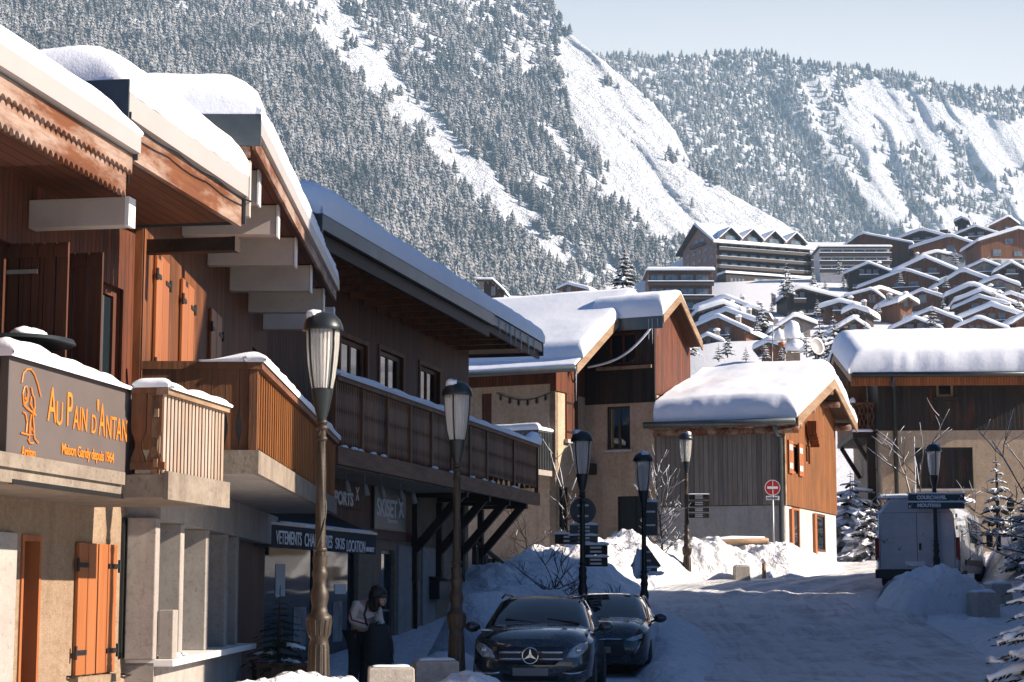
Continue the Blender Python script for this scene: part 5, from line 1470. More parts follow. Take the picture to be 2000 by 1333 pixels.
# ================================================================== STREET LAMPS
def lamp_proto(name, label, lower, upper, twist=True):
    t = thing(name, label, 'lamp', (0, 0, 0))
    H = 4.56
    BR = .70
    b = MB(); b.lathe([(r*BR, z) for r, z in [(.25, 0), (.25, .10), (.21, .13), (.19, .18), (.165, .55), (.145, 1.02), (.135, 1.06), (.16, 1.09), (.175, 1.18), (.195, 1.27), (.19, 1.30), (.13, 1.33), (.115, 1.40), (.14, 1.50), (.13, 1.56), (.10, 1.62), (.105, 1.70), (.125, 1.74), (.11, 1.78), (.095, 1.82), (.115, 1.87), (.11, 1.90), (.115, 1.93)]], n=28)
    for k in range(14):   # acanthus collar and reeded plinth
        a = 2*math.pi*k/14; ca, sa = math.cos(a), math.sin(a)
        b.tube([(.110*ca, .110*sa, 1.10), (.133*ca, .133*sa, 1.26)], [.014, .009], 5)
        b.tube([(.130*ca, .130*sa, .2), (.102*ca, .102*sa, 1.0)], [.010, .007], 5)
    b.build('base', lower, t, True, angle=50)
    p = MB(); n, m = 20, 44
    z0, z1 = 1.92, 3.33
    def fn(i, j):
        a = 2*math.pi*i/n; z = z0 + (z1-z0)*j/(m-1)
        r = .056 - .012*(z-z0)/(z1-z0) + (.004*math.cos(a*5 + z*9) if twist else 0)
        return (r*math.cos(a), r*math.sin(a), z)
    p.grid(n, m, fn, True)
    for z, r in ((2.0, .074), (3.18, .062), (3.30, .07), (3.36, .06)): p.lathe([(r*.7, z-.03), (r, z-.012), (r, z+.012), (r*.7, z+.03)], n=18)
    pole = p.build('pole', upper, t, True, angle=60)
    if twist:
        v = MB(); pts = [((.059-.010*(z-1.95))*math.cos(z*5.2), (.059-.010*(z-1.95))*math.sin(z*5.2), z) for z in np.linspace(1.95, 3.3, 60)]; v.tube(pts, .010, 5); v.build('vine_relief', upper, pole, True)
    c = MB(); c.lathe([(.045, 3.33), (.05, 3.40), (.085, 3.52), (.118, 3.70), (.12, 3.72), (.09, 3.72)], n=20); c.build('lantern_cup', M['metal_dark'], t, True, angle=50)
    g = MB(); g.lathe([(.112, 3.715), (.140, 3.85), (.162, 4.02), (.176, 4.18), (.182, 4.36)], n=30, cap=False); g.lathe([(.0, 3.73), (.10, 3.725)], n=30, cap=False)
    g.build('lantern_glass', M['lampglass'], t, True)
    i_ = MB(); i_.lathe([(.03, 3.73), (.035, 4.0), (.05, 4.1), (.05, 4.26), (.0, 4.28)], n=12); i_.build('lamp_core', M['white'], t, True)
    for k in range(4):
        a = math.pi/4 + math.pi/2*k; pr = [(.118, 3.71), (.146, 3.85), (.168, 4.02), (.182, 4.18), (.188, 4.36)]
        MB().tube([(r*math.cos(a), r*math.sin(a), z) for r, z in pr], .012, 6).build('lantern_rib', M['metal_dark'], t, True)
    d = MB(); d.lathe([(.178, 4.35), (.215, 4.345), (.222, 4.355), (.215, 4.40), (.185, 4.47), (.13, 4.525), (.06, 4.55), (0, 4.555)], n=32, cap=False); d.build('dome', M['metal_dark'], t, True)
    s = MB(); s.blob((-.10, -.03, 4.51), (.085, .09, .07), 14, 9, .25, 3); s.build('dome_snow', M['snow'], t, True)
    return t
def _lampglass():
    t = NT('ribbed lantern glass')
    sep = t.new('ShaderNodeSeparateXYZ'); t.link(t.co, sep.inputs[0])
    an = t.math('ARCTAN2', sep.outputs[1], sep.outputs[0]); st = t.math('SINE', t.math('MULTIPLY', an, 26))
    t.bump(st, .6, .01)
    return t.set((0.80, 0.78, 0.72), 0.25, 0.0, Transmission_Weight=0.55, IOR=1.3, Alpha=0.92)
M['lampglass'] = _lampglass()
l1 = lamp_proto('street_lamp', 'bronze street lamp nearest the camera, before the slatted corner balcony', M['lamp_pole'], M['lamp_pole'])
l3 = lamp_proto('street_lamp', 'dark lamp post carrying a round sign and stacked direction boards', M['lamp_pole_dark'], M['lamp_pole_dark'], False)
LAMPS = [(625, 20.5, 610, l1, None), (892, 27.0, 745, l1, 'bronze street lamp beside the parked silver car and carved balcony'),
         (1138, 37.0, 842, l3, None), (1258, 41.0, 883, l3, 'dark lamp post with a triangular sign above the parked cars'),
         (1342, 54.5, 845, l1, 'small far street lamp in front of the grey board chalet wall'), (1829, 50.5, 867, l3, 'dark lamp post with COURCHEVEL boards beside the van')]
LP = []
for k, (px, Y, pyt, proto, lab) in enumerate(LAMPS):
    zt = zat(pyt, Y, px); x = xat(px, Y, 1100); loc = (x, Y, zt - 4.555)
    if lab is None: proto.location = loc; o = proto
    else: o = copy_thing(proto, loc, 0.5*k, lab)
    o['group'] = 'street lamps along the road'
    LP.append(o)

# ------------------------------------------------------------------ signs on the lamp posts
FCAM = Frame((0, 0), (1, 0))
def board(name, label, cat, px0, px1, py0, py1, Y, mat, shape='rect', rim=None, snow=True, group=None, th=.03):
    """flat sign facing down the street, its size measured"""
    a, b = at(px0, py1, Y), at(px1, py0, Y); cx = (a.x+b.x)/2; w, h = b.x-a.x, b.z-a.z
    t = thing(name, label, cat, (cx, Y, a.z), 0, group)
    mb = MB()
    if shape == 'rect': mb.box(-w/2, w/2, 0, th, 0, h)
    elif shape == 'round': mb.ext([Vector((w/2*math.cos(2*math.pi*k/28), 0, h/2 + h/2*math.sin(2*math.pi*k/28))) for k in range(28)], (0, th, 0))
    elif shape == 'tri': mb.ext([Vector(p) for p in ((-w/2*.94, 0, 0), (w/2*.94, 0, 0), (w/2, 0, h*.06), (w*.05, 0, h), (-w*.05, 0, h), (-w/2, 0, h*.06))], (0, th, 0))
    elif shape == 'arrow_r': mb.ext([Vector(p) for p in ((-w/2, 0, 0), (w/2-.08, 0, 0), (w/2, 0, h/2), (w/2-.08, 0, h), (-w/2, 0, h))], (0, th, 0))
    mb.build('panel', mat, t, bevel=.006)
    clamp = MB()
    for f in (.3, .7): clamp.box(-.11, .11, -.02, -.002, h*f-.018, h*f+.018)
    clamp.build('clamp', M['galv'], t)
    if snow and shape == 'rect':
        s = MB(); snow_blanket(s, -w/2, w/2, -.01, th+.03, lambda x, y: h+.001, lambda x, y: .03+.05*abs(nz(x*4, px0)), .04, .03, 14, 3, .01, px0*.1); s.build('snow', M['snow'], t, True)
    return t, w, h
YL3 = 36.88
board('round_sign', 'back of a round road sign on the lamp post', 'sign', 1113, 1164, 972, 1024, 37.10, M['metal_dark'], 'round')
board('direction_board', 'upper short dark direction board on the lamp post with round sign', 'sign', 1113, 1168, 1025, 1043, 37.12, M['metal_dark'])
board('direction_board', 'second short dark direction board below the round sign', 'sign', 1112, 1168, 1046, 1064, 37.14, M['metal_dark'])
board('direction_board', 'wide dark direction board reaching left of the lamp post', 'sign', 1084, 1140, 1043, 1063, 37.16, M['wood_black'])
board('direction_board', 'long snow topped direction board reaching right of the lamp post', 'sign', 1140, 1187, 1064, 1084, 37.12, M['wood_black'])
board('direction_board', 'lowest direction board right of the lamp post, near the car roof', 'sign', 1140, 1187, 1088, 1107, 37.14, M['wood_black'])
board('information_board', 'dark upright rectangular sign back on the lamp post', 'sign', 1255, 1284, 980, 1046, 41.1, M['metal_dark'])
board('warning_sign', 'back of a triangular warning sign streaked with snow', 'sign', 1231, 1291, 1066, 1108, 41.12, M['metal_dark'], 'tri')
t, w, h = board('distance_plate', 'small rectangular plate under the triangular sign', 'sign', 1237, 1284, 1109, 1122, 41.14, M['metal_dark'])
sn = MB(); sn.blob((-.12, -.02, .2), (.14, .05, .3), 12, 8, .3, 6); sn.blob((.2, -.02, .02), (.2, .04, .05), 10, 6, .3, 8); sn.build('clinging_snow', M['snow'], t, True)
for k, (z0, z1) in enumerate(((966, 976), (979, 989), (992, 1000), (1003, 1012))):
    board('notice_plank', ('topmost', 'second', 'third', 'lowest')[k] + ' plank of the small direction stack by the grey chalet', 'sign', 1345, 1385, z0, z1, 54.4, M['wood_black'], snow=(k == 0))
def text_on(parent, body, x, z, cap, width, y=-.004, mat='white', bold=.008):
    o = text_mesh(body, cap/.715, 'lettering', M[mat], parent, 0, 0, y, .003, bold=bold)
    xs = [v.co.x for v in o.data.vertices]; k = width/(max(xs)-min(xs)); x0 = min(xs)
    for v in o.data.vertices: v.co.x = x + (v.co.x-x0)*k; v.co.z += z
    return o
M['signteal'] = m_plain('dark teal sign enamel', (0.012, 0.035, 0.045), 0.4, var=.08)
for txt, py0, py1, arrow, lab in (('COURCHEVEL', 965, 979, 1, 'dark direction sign reading COURCHEVEL with a right arrow'), ('MOUTIERS', 981, 994, -1, 'dark direction sign reading MOUTIERS with a left arrow')):
    t, w, h = board('direction_sign', lab, 'sign', 1774, 1884, py0, py1, 50.35 if arrow > 0 else 50.34, M['signteal'], snow=True)
    text_on(t, txt, -w*.35 if arrow > 0 else -w*.34, h*.28, h*.48, w*(.53 if arrow > 0 else .42))
    ar = MB(); ax = w*.42 if arrow > 0 else -w*.45; q = h*.26*arrow
    cz = h*.5
    ar.beam((ax-q, -.004, cz-abs(q)), (ax+q, -.004, cz+abs(q)), .004, .022, (0, 1, 0)) if arrow > 0 else ar.beam((ax-q, -.004, cz+abs(q)), (ax+q, -.004, cz-abs(q)), .004, .022, (0, 1, 0))
    s = 1 if arrow > 0 else -1
    ar.box(ax+abs(q)*(.0 if s > 0 else -1), ax+abs(q)*(1 if s > 0 else 0), -.007, -.002, cz+s*abs(q)-.012, cz+s*abs(q)+.012).box(ax+s*abs(q)-.012, ax+s*abs(q)+.012, -.0075, -.002, cz if s > 0 else cz-abs(q), cz+abs(q) if s > 0 else cz)
    ar.build('arrow', M['white'], t)
# no entry sign on its own post
t = thing('no_entry_sign', 'red round no entry sign with white bar on a post before the grey chalet', 'sign', at(1511, 1075, 57.0))
z = lambda py: zat(py, 57.0, 1511) - t.location.z
r_ = 14.5*57.0/FPX; c_ = z(953)
MB().tube([(0, .03, -.8), (0, .03, c_+r_)], .035, 10).build('post', M['galv'], t, True)
dsk = MB().ext([Vector((r_*math.cos(2*math.pi*k/36), 0, c_ + r_*math.sin(2*math.pi*k/36))) for k in range(36)], (0, .02, 0)).build('disc', M['red'], t)
MB().box(-r_*.72, r_*.72, -.006, -.001, c_-r_*.16, c_+r_*.16).build('bar', M['white'], dsk)
pm = MB(); pm.lathe([(r_*.97, -.003), (r_*1.05, -.003), (r_*1.05, .0), (r_*.97, .0)], (0, 0, 0), 36, False)
q = MB(); q.add(pm, Matrix.Translation((0, -.002, c_)) @ Matrix.Rotation(R(90), 4, 'X')); q.build('rim', M['white'], dsk)
pl = MB().box(-.2, .2, 0, .015, z(977), z(969)).build('plate', M['white'], t)
text_on(pl, 'SAUF BUS', -.16, z(975), .07, .32, mat='black', bold=0)
t, w, h = board('parking_sign', 'small round dark sign among the snowy branches by the right house', 'sign', 1967, 1981, 972, 1000, 52, M['metal_dark'], 'round', snow=False)
MB().tube([(0, .04, -2.4), (0, .04, .3)], .03, 8).build('post', M['galv'], t)

# ================================================================== STONE BLOCKS, STAKES, LOG
def stone(name, label, cx, Y, w, top, bot, snow=.04, rz=.06, group=None):
    x = xat(cx, Y, 1250); zt, zb = zat(top, Y, cx), bot
    t = thing(name, label, 'block', (x, Y, zb), rz, group); h = zt - zb
    mb = MB(); a, b = w/2, w/2*.86
    mb.v += [(-a, -a, 0), (a, -a, 0), (a, a, 0), (-a, a, 0), (-a*.95, -a*.95, h*.97), (a*.95, -a*.95, h*.97), (a*.95, a*.95, h*.97), (-a*.95, a*.95, h*.97), (-a*.9, -a*.9, h), (a*.9, -a*.9, h), (a*.9, a*.9, h), (-a*.9, a*.9, h)]
    mb.f += [[0, 3, 2, 1], [0, 1, 5, 4], [1, 2, 6, 5], [2, 3, 7, 6], [3, 0, 4, 7], [4, 5, 9, 8], [5, 6, 10, 9], [6, 7, 11, 10], [7, 4, 8, 11], [8, 9, 10, 11]]
    mb.build('stone', M['block'], t, bevel=.02)
    if snow:
        s = MB(); snow_blanket(s, -b*.85, b*.85, -b*.85, b*.85, lambda x, y: h+.001, lambda x, y: snow*(.6+.8*abs(nz(x*4, cx))), .1, .1, 10, 8, .015, cx); s.build('snow', M['snow'], t, True)
    return t
stone('stone_block', 'sunlit square concrete block at the kerb, the nearer of the pair', 764, 24.6, .60, 1303, -.1, .035, .10)
stone('stone_block', 'square concrete block just behind its sunlit twin', 851, 26.8, .62, 1290, -.1, .05, .14)
stone('stone_block', 'small pale concrete block on the sunlit snow bank', 1450, 54.6, .45, 1106, 1.6, .08)
stone('stone_block', 'grey concrete block beside the van, nearer of the two', 1922, 46.5, .62, 1158, .7, .10, .2)
stone('stone_block', 'low concrete block against the deep snow right of the van', 1950, 49.5, .62, 1142, .8, .12, .2)
for px, Y, py, lab in ((1491, 54.9, 1097, 'short pale stake poking out of the sunlit bank'), (1399, 56.6, 1054, 'snow capped stake behind the log on the bank')):
    p = at(px, py, Y); t = thing('stake', lab, 'stake', (p.x, p.y, p.z-.8))
    MB().tube([(0, 0, 0), (.02, 0, .8)], .06, 8).build('wood', M['timber_pale'], t, True)
    s = MB(); s.blob((.02, 0, .82), (.1, .1, .08), 10, 6, .1); s.build('snow', M['snow'], t, True)
p, q = at(1358, 1062, 56.2), at(1500, 1056, 56.8)
t = thing('log', 'long stripped log lying along the top of the snow bank', 'log', p); d = q - p
MB().tube([(0, 0, 0), d*.5 + Vector((0, 0, .02)), d], [.10, .095, .08], 10).build('trunk', M['timber_pale'], t, True)
s = MB(); s.tube([(0.1, 0, .08), d*.5 + Vector((0, 0, .11)), d + Vector((-.1, 0, .07))], [.05, .07, .04], 8); s.build('snow', M['snow'], t, True)

# ================================================================== CARS
def m_car(name, col, rough=.22):
    t = NT(name); f = t.noise(3.0, 5, .7)
    g = t.noise(22, 4, .7)
    dirt = t.ramp(t.math('ADD', t.math('MULTIPLY', f, .6), t.math('MULTIPLY', g, .4)), [(.46, 0.0), (.75, .42)])
    c = t.mix(dirt, col, (.16, .15, .14)); r = t.math('ADD', t.math('MULTIPLY', dirt, .5), rough)
    return t.set(c, r, 0.35, Coat_Weight=1.0, Coat_Roughness=.03)
M['car_blue'] = m_car('dark grey car paint', (0.022, 0.035, 0.045))
M['car_black'] = m_car('black green car paint', (0.010, 0.018, 0.022))
M['car_glass'] = m_glass('windscreen', (0.010, 0.016, 0.02), .02)
M['tyre'] = m_plain('tyre rubber', (0.015, 0.015, 0.016), .8)
M['chrome'] = m_plain('bright trim', (0.6, 0.6, 0.6), .2, .95, var=.03)
M['headlamp'] = m_plain('headlamp lens', (0.45, 0.47, 0.48), .08, .3, var=.5, scale=16)
M['plate'] = m_plain('grey number plate', (0.24, 0.22, 0.2), .5, var=.05)
def car(name, label, loc, rz, S, paint, glass_rng, detail):
    """S: stations (y, half width, z bottom, z sill, z belt, z shoulder, roof half width, z roof)"""
    t = thing(name, label, 'car', loc, rz)
    rows = []
    for (y, w, zb, zs, zbelt, wr, zr) in S:
        rows.append([(0, y, zb), (w*.86, y, zb), (w*.985, y, zb+.10), (w, y, (zs+zbelt)/2-.04), (w*.985, y, zbelt-.03), (w*.93, y, zbelt+.01), (wr+(w*.93-wr)*.5, y, zbelt+(zr-zbelt)*.55), (wr, y, zr-.05), (wr*.86, y, zr-.008), (wr*.45, y, zr+.012), (0, y, zr+.016)])
    full = [r + [(-x, y, z) for x, y, z in r[::-1][1:-1]] for r in rows]
    n, m = len(full), len(full[0])
    def extract(sel, name, mat, parent, off=0.0):
        mb = MB(); mb.v = [q for r in full for q in r]
        mb.f = [[i*m+j, i*m+(j+1) % m, (i+1)*m+(j+1) % m, (i+1)*m+j] for i in range(n-1) for j in range(m) if sel(i, j)]
        if name == 'body': mb.f += [[j for j in range(m)], [(n-1)*m+j for j in range(m)][::-1]]
        used = sorted({k for f in mb.f for k in f}); mp = {k: i for i, k in enumerate(used)}
        mb.v = [mb.v[k] for k in used]; mb.f = [[mp[k] for k in f] for f in mb.f]
        return mb.build(name, mat, parent, True, angle=38)
    side = lambda j: j in (5, 6) or j in (m-6, m-7)
    topf = lambda j: 7 <= j <= m-8 or j in (5, 6, m-6, m-7)
    (w0, w1), (r0, r1) = glass_rng
    isW = lambda i, j: w0 <= i < w1 and (5 <= j <= m-6)
    isR = lambda i, j: r0 <= i < r1 and (6 <= j <= m-7)
    isS = lambda i, j: w1 <= i < r0 and side(j) and i not in detail.get('pillars', ())
    body = extract(lambda i, j: not (isW(i, j) or isS(i, j) or isR(i, j)), 'body', paint, t)
    extract(isW, 'windscreen', M['car_glass'], t)
    for lr in (0, 1): extract(lambda i, j: isS(i, j) and (j < m/2) == bool(lr), 'side_window', M['car_glass'], t)
    if r1 > r0: extract(isR, 'rear_window', M['car_glass'], t)
    return t, body
def wheel(parent, x, y, r=.34, w=.22):
    s = 1 if x > 0 else -1
    ty = MB(); prof = [(r*.62, -w/2), (r*.93, -w/2), (r, -w/2+.04), (r, w/2-.04), (r*.93, w/2), (r*.62, w/2)]
    mm = Matrix.Translation((x, y, r)) @ Matrix.Rotation(R(90), 4, 'Y')
    q = MB(); q.lathe(prof, n=28); ty.add(q, mm); o = ty.build('wheel', M['tyre'], parent, True, angle=40)
    rim = MB(); q = MB(); q.lathe([(r*.62, -.01), (r*.60, .0), (r*.5, -.03), (.06, -.03), (.05, .0), (0, .0)], n=28)
    for k in range(10):
        a = 2*math.pi*k/10; q.beam((.05*math.cos(a), .05*math.sin(a), -.005), (r*.6*math.cos(a), r*.6*math.sin(a), -.002), .045, .02)
    rim.add(q, Matrix.Translation((x + s*(w/2-.01), y, r)) @ Matrix.Rotation(R(90*s), 4, 'Y')); rim.build('rim', M['galv'], o, True, angle=40)
def mirror(parent, x, y, z, paint):
    s = 1 if x > 0 else -1
    mb = MB(); mb.blob((x+s*.13, y, z+.03), (.12, .07, .085), 14, 9, .0); mb.beam((x-s*.04, y+.02, z-.04), (x+s*.06, y, z), .05, .04)
    mb.build('mirror', paint, parent, True, angle=50)
def fnose(S, x, z):  # rough nose y at height/width for details
    return 0
# nearer car: compact crossover
GZ_ = base_z(28.6)
S1_ = [(0.00, .62, .34, .40, .62, .52, .74), (.05, .74, .28, .38, .70, .60, .86), (.20, .85, .24, .36, .78, .68, .94), (.50, .895, .22, .36, .86, .72, 1.00), (.90, .90, .22, .36, .92, .74, 1.045), (1.10, .90, .22, .36, .95, .76, 1.07),
       (1.30, .90, .22, .36, .97, .72, 1.19), (1.75, .90, .22, .36, .985, .655, 1.40), (1.95, .90, .22, .36, .99, .64, 1.452), (2.5, .90, .22, .36, 1.0, .64, 1.485), (2.62, .90, .22, .36, 1.0, .64, 1.485), (3.3, .90, .22, .36, 1.02, .62, 1.46), (3.42, .90, .22, .36, 1.02, .62, 1.45), (3.9, .88, .24, .38, 1.03, .58, 1.36), (4.25, .84, .3, .4, 1.02, .56, 1.12), (4.42, .76, .36, .44, .95, .5, 1.0)]
yaw1 = -math.atan(.10)
xg = xat(1036, 28.6, 1250)
t, body = car('parked_car', 'dark grey crossover with star badge and bright twin bar grille, nearest parked car', (xg, 28.4, GZ_), yaw1, S1_, M['car_blue'], ((5, 8), (13, 14)), {'pillars': (9, 11)})
from mathutils.bvhtree import BVHTree
_BV = {}
def body_bvh(S):
    o = _BV[id(S)]
    if not isinstance(o, BVHTree):
        _BV[id(S)] = BVHTree.FromPolygons([v.co[:] for v in o.data.vertices], [p.vertices[:] for p in o.data.polygons])
    return _BV[id(S)]
def nose_y(S, x, z):
    """where a line along the car meets its nose"""
    h = body_bvh(S).ray_cast(Vector((x, -2, z)), Vector((0, 1, 0)))
    return h[0].y if h[0] else .3
def front_patch(S, pts, mat, name, parent, push=.02, th=.05, bev=0):
    """panel lying on the curved nose, from its (x, z) outline"""
    bm = bmesh.new(); bm.faces.new([bm.verts.new((x, 0, z)) for x, z in pts])
    bmesh.ops.triangulate(bm, faces=bm.faces); bmesh.ops.subdivide_edges(bm, edges=bm.edges, cuts=3, use_grid_fill=True)
    for v in bm.verts: v.co.y = nose_y(S, v.co.x, v.co.z) - push
    bmesh.ops.recalc_face_normals(bm, faces=bm.faces)
    me = bpy.data.meshes.new(name); bm.to_mesh(me); bm.free(); me.materials.append(mat)
    me.polygons.foreach_set('use_smooth', [True]*len(me.polygons))
    o = bpy.data.objects.new(name, me); COL.objects.link(o); o.parent = parent
    sd = o.modifiers.new('solid', 'SOLIDIFY'); sd.thickness = th; sd.offset = 0
    return o
_BV[id(S1_)] = body
gr_z0, gr_z1 = .52, .76
gp = front_patch(S1_, [(-.50, .76), (.50, .76), (.47, .60), (.36, .50), (-.36, .50), (-.47, .60)], M['black'], 'grille', t, .004, .02)
for z in (.585, .68):
    mb = MB()
    for a, b in ((-.47, -.11), (.11, .47)): mb.tube([(a+(b-a)*q/4, nose_y(S1_, a+(b-a)*q/4, z)-.02, z) for q in range(5)], .022, 6)
    mb.build('grille_bar', M['chrome'], gp, True)
bd = MB(); ring = [(.115*math.cos(a), -.07, .635+.115*math.sin(a)) for a in np.linspace(0, 2*math.pi, 37)]; bd.tube(ring, .012, 6, False)
for a in (90, 210, 330):
    ca, sa = math.cos(R(a)), math.sin(R(a)); pa, pb2 = math.cos(R(a+90)), math.sin(R(a+90))
    bd.ext([Vector((.026*pa, -.074, .635+.026*pb2)), Vector((.108*ca, -.074, .635+.108*sa)), Vector((-.026*pa, -.074, .635-.026*pb2))], (0, .012, 0))
bd.build('badge', M['chrome'], gp)
MB().lathe([(0, 0), (.1, 0), (.1, .02), (0, .02)], n=24)
for s in (1, -1):
    hl = [(s*.52, .60), (s*.58, .72), (s*.70, .80), (s*.81, .83), (s*.83, .74), (s*.70, .61)]
    o = front_patch(S1_, hl, M['headlamp'], 'headlight', t, .006, .03)
    mb = MB(); mb.blob((s*.70, nose_y(S1_, s*.7, .7)-.015, .71), (.055, .03, .045), 12, 8, 0); mb.build('projector', M['chrome'], o, True)
    front_patch(S1_, [(s*.50, .40), (s*.80, .42), (s*.82, .52), (s*.62, .46)], M['black'], 'air_intake', t, .004, .02)
    mb = MB(); mb.tube([(s*x, nose_y(S1_, s*x, z)-.01, z) for x, z in ((.46, .39), (.58, .375), (.70, .385), (.80, .43))], .016, 6); mb.build('bumper_trim', M['chrome'], t, True)
MB().box(-.26, .26, -.07, -.045, .345, .46).build('number_plate', M['plate'], t, bevel=.006)
front_patch(S1_, [(-.42, .36), (.42, .36), (.38, .28), (-.38, .28)], M['black'], 'lower_grille', t, .004, .02)
for x in (.80, -.80):
    for y in (.86, 3.55): wheel(t, x, y)
mirror(t, .90, 1.45, 1.0, M['car_blue']); mirror(t, -.90, 1.45, 1.0, M['car_blue'])
rr = MB()
for s in (1, -1): rr.tube([(s*.62, 1.95, 1.47), (s*.63, 2.5, 1.525), (s*.61, 3.4, 1.50), (s*.58, 3.8, 1.42)], .018, 6)
rr.build('roof_rail', M['black'], t, True)
sn = MB(); snow_blanket(sn, -.62, .66, 1.0, 1.13, lambda x, y: 1.052-.08*(x*x), lambda x, y: .012+.05*max(0, nz(x*2.1, 3.3)+.1), .05, .05, 24, 5, .008, 171)
sn.blob((.80, .62, .95), (.05, .12, .03), 10, 6, .2, 4, flat=-.3); sn.blob((.83, .95, 1.0), (.04, .14, .03), 10, 6, .2, 9, flat=-.3); sn.blob((-.72, .5, .99), (.13, .1, .02), 10, 6, .2, 7, flat=-.3)
sn.build('scuttle_snow', M['snow'], t, True)
wp = MB()
for s in (.35, -.3): wp.tube([(s+.3, 1.12, 1.09), (s-.2, 1.22, 1.16)], .012, 5)
wp.build('wiper', M['black'], t)
# second car: dark hatchback behind it
S2_ = [(0.00, .66, .34, .40, .64, .58, .72), (.06, .78, .26, .36, .72, .64, .82), (.22, .87, .22, .34, .80, .70, .92), (.6, .91, .20, .34, .88, .74, .98), (1.0, .92, .20, .34, .93, .76, 1.01), (1.18, .92, .20, .34, .95, .77, 1.04),
       (1.4, .92, .20, .34, .96, .72, 1.15), (1.9, .92, .20, .34, .97, .655, 1.37), (2.15, .92, .20, .34, .98, .63, 1.435), (2.6, .92, .20, .34, .99, .62, 1.465), (2.7, .92, .20, .34, .99, .62, 1.465), (3.4, .92, .20, .34, 1.0, .6, 1.43), (3.5, .92, .20, .34, 1.0, .6, 1.42), (4.0, .89, .22, .36, 1.0, .56, 1.28), (4.3, .84, .3, .4, .98, .55, 1.08), (4.4, .78, .36, .44, .92, .5, .96)]
t2, body2 = car('parked_car', 'black green hatchback parked behind the star badged car', (xat(1163, 34.2, 1250), 34.0, base_z(34)), -math.atan(.13), S2_, M['car_black'], ((5, 8), (13, 14)), {'pillars': (9, 11)})
_BV[id(S2_)] = body2
for s in (1, -1):
    front_patch(S2_, [(s*.50, .66), (s*.64, .72), (s*.80, .76), (s*.80, .70), (s*.66, .64)], M['headlamp'], 'headlight', t2, .006, .03)
    mb = MB(); mb.tube([(s*x, nose_y(S2_, s*x, z)-.012, z) for x, z in ((.78, .64), (.74, .54), (.68, .44))], .014, 6); mb.build('daytime_light', M['chrome'], t2, True)
gp = front_patch(S2_, [(-.48, .66), (.48, .66), (.52, .42), (.40, .34), (-.40, .34), (-.52, .42)], M['black'], 'grille', t2, .004, .02)
mb = MB(); mb.tube([(x, nose_y(S2_, x, .68)-.012, .68) for x in (-.46, -.3, -.1, .1, .3, .46)], .012, 6); mb.build('grille_bar', M['chrome'], gp, True)
MB().box(-.26, .26, nose_y(S2_, 0, .5)-.03, nose_y(S2_, 0, .5)-.01, .44, .55).build('number_plate', M['plate'], t2)
for x in (.81, -.81):
    for y in (.88, 3.5): wheel(t2, x, y)
mirror(t2, .92, 1.5, 1.0, M['car_black']); mirror(t2, -.92, 1.5, 1.0, M['car_black'])
for s in (1, -1):
    mb = MB(); mb.tube([(s*.865, 1.3, 1.0), (s*.79, 1.75, 1.24), (s*.70, 2.2, 1.40), (s*.67, 2.7, 1.435), (s*.67, 3.4, 1.40), (s*.74, 3.85, 1.2)], .014, 6); mb.build('window_trim', M['chrome'], t2, True)

# ------------------------------------------------------------------ delivery van (rear towards the camera)
M['van_white'] = m_car('pale van paint', (0.46, 0.48, 0.50), .3)
M['taillight'] = m_plain('tail light', (0.22, 0.01, 0.01), .25)
pv = at(1712, 1150, 51.5)
hx, hy = math.sin(R(22)), math.cos(R(22))
FV = Frame((pv.x, pv.y), (hy, -hx))    # x across the rear, y forward
zg = base_z(pv.y) + .12
van = thing('delivery_van', 'pale delivery van seen from behind, parked beside the dark boarded house', 'van', (FV.p0.x, FV.p0.y, zg), FV.rot)
VW, VL, VH = 2.22, 5.4, 2.42
body = MB()
rows = []
for y, ins, top, frontcut in ((0, .06, VH-.06, 0), (.06, .0, VH, 0), (3.3, .0, VH, 0), (3.9, .02, VH-.1, 0), (4.55, .05, 1.45, 0), (5.25, .10, 1.2, 0), (5.4, .2, .95, 0)):
    a, b = ins, VW-ins; tp = top
    rows.append([(a+.03, y, .42), (a, y, .55), (a, y, 1.15), (a+.09, y, max(1.2, tp-.38)) if tp > 1.5 else (a+.06, y, tp-.05), (a+.34, y, tp-.05), ((a+b)/2, y, tp+.03), (b-.34, y, tp-.05), (b-.09, y, max(1.2, tp-.38)) if tp > 1.5 else (b-.06, y, tp-.05), (b, y, 1.15), (b, y, .55), (b-.03, y, .42)])
n, m = len(rows), len(rows[0])
body.v = [q for r in rows for q in r]
body.f = [[i*m+j, i*m+(j+1) % m, (i+1)*m+(j+1) % m, (i+1)*m+j] for i in range(n-1) for j in range(m)] + [list(range(m))[::-1], [(n-1)*m+j for j in range(m)]]
bo = body.build('body', M['van_white'], van, True, angle=35)
dl = MB()
for x in (.12, VW/2-.006, VW-.135): dl.box(x, x+.012, -.006, .0, .55, VH-.40)
dl.box(.12, VW-.12, -.006, 0, VH-.41, VH-.40)
dl.build('door_seam', M['black'], van)
MB().box(VW/2+.05, VW/2+.11, -.03, -.006, 1.02, 1.20).build('handle', M['black'], van, bevel=.008)
for x in (.03, VW-.09):
    for z in (.72, 1.55, VH-.55): MB().box(x, x+.06, -.02, .0, z, z+.10).build('hinge', M['van_white'], van, bevel=.008)
MB().box(VW/2-.18, VW/2+.18, -.015, .02, VH-.10, VH-.06).build('brake_light', M['taillight'], van)
for a in (.20, VW/2+.06): MB().box(a, a+VW/2-.28, -.012, -.004, 1.36, VH-.46).build('rear_panel', M['van_white'], van, bevel=.02)
MB().box(-.01, VW+.01, -.10, .03, .28, .52).build('bumper', M['black'], van, bevel=.03)
for x in (-.012, VW-.10): MB().box(x, x+.112, -.02, .02, .75, 1.35).build('tail_light', M['taillight'], van, bevel=.01)
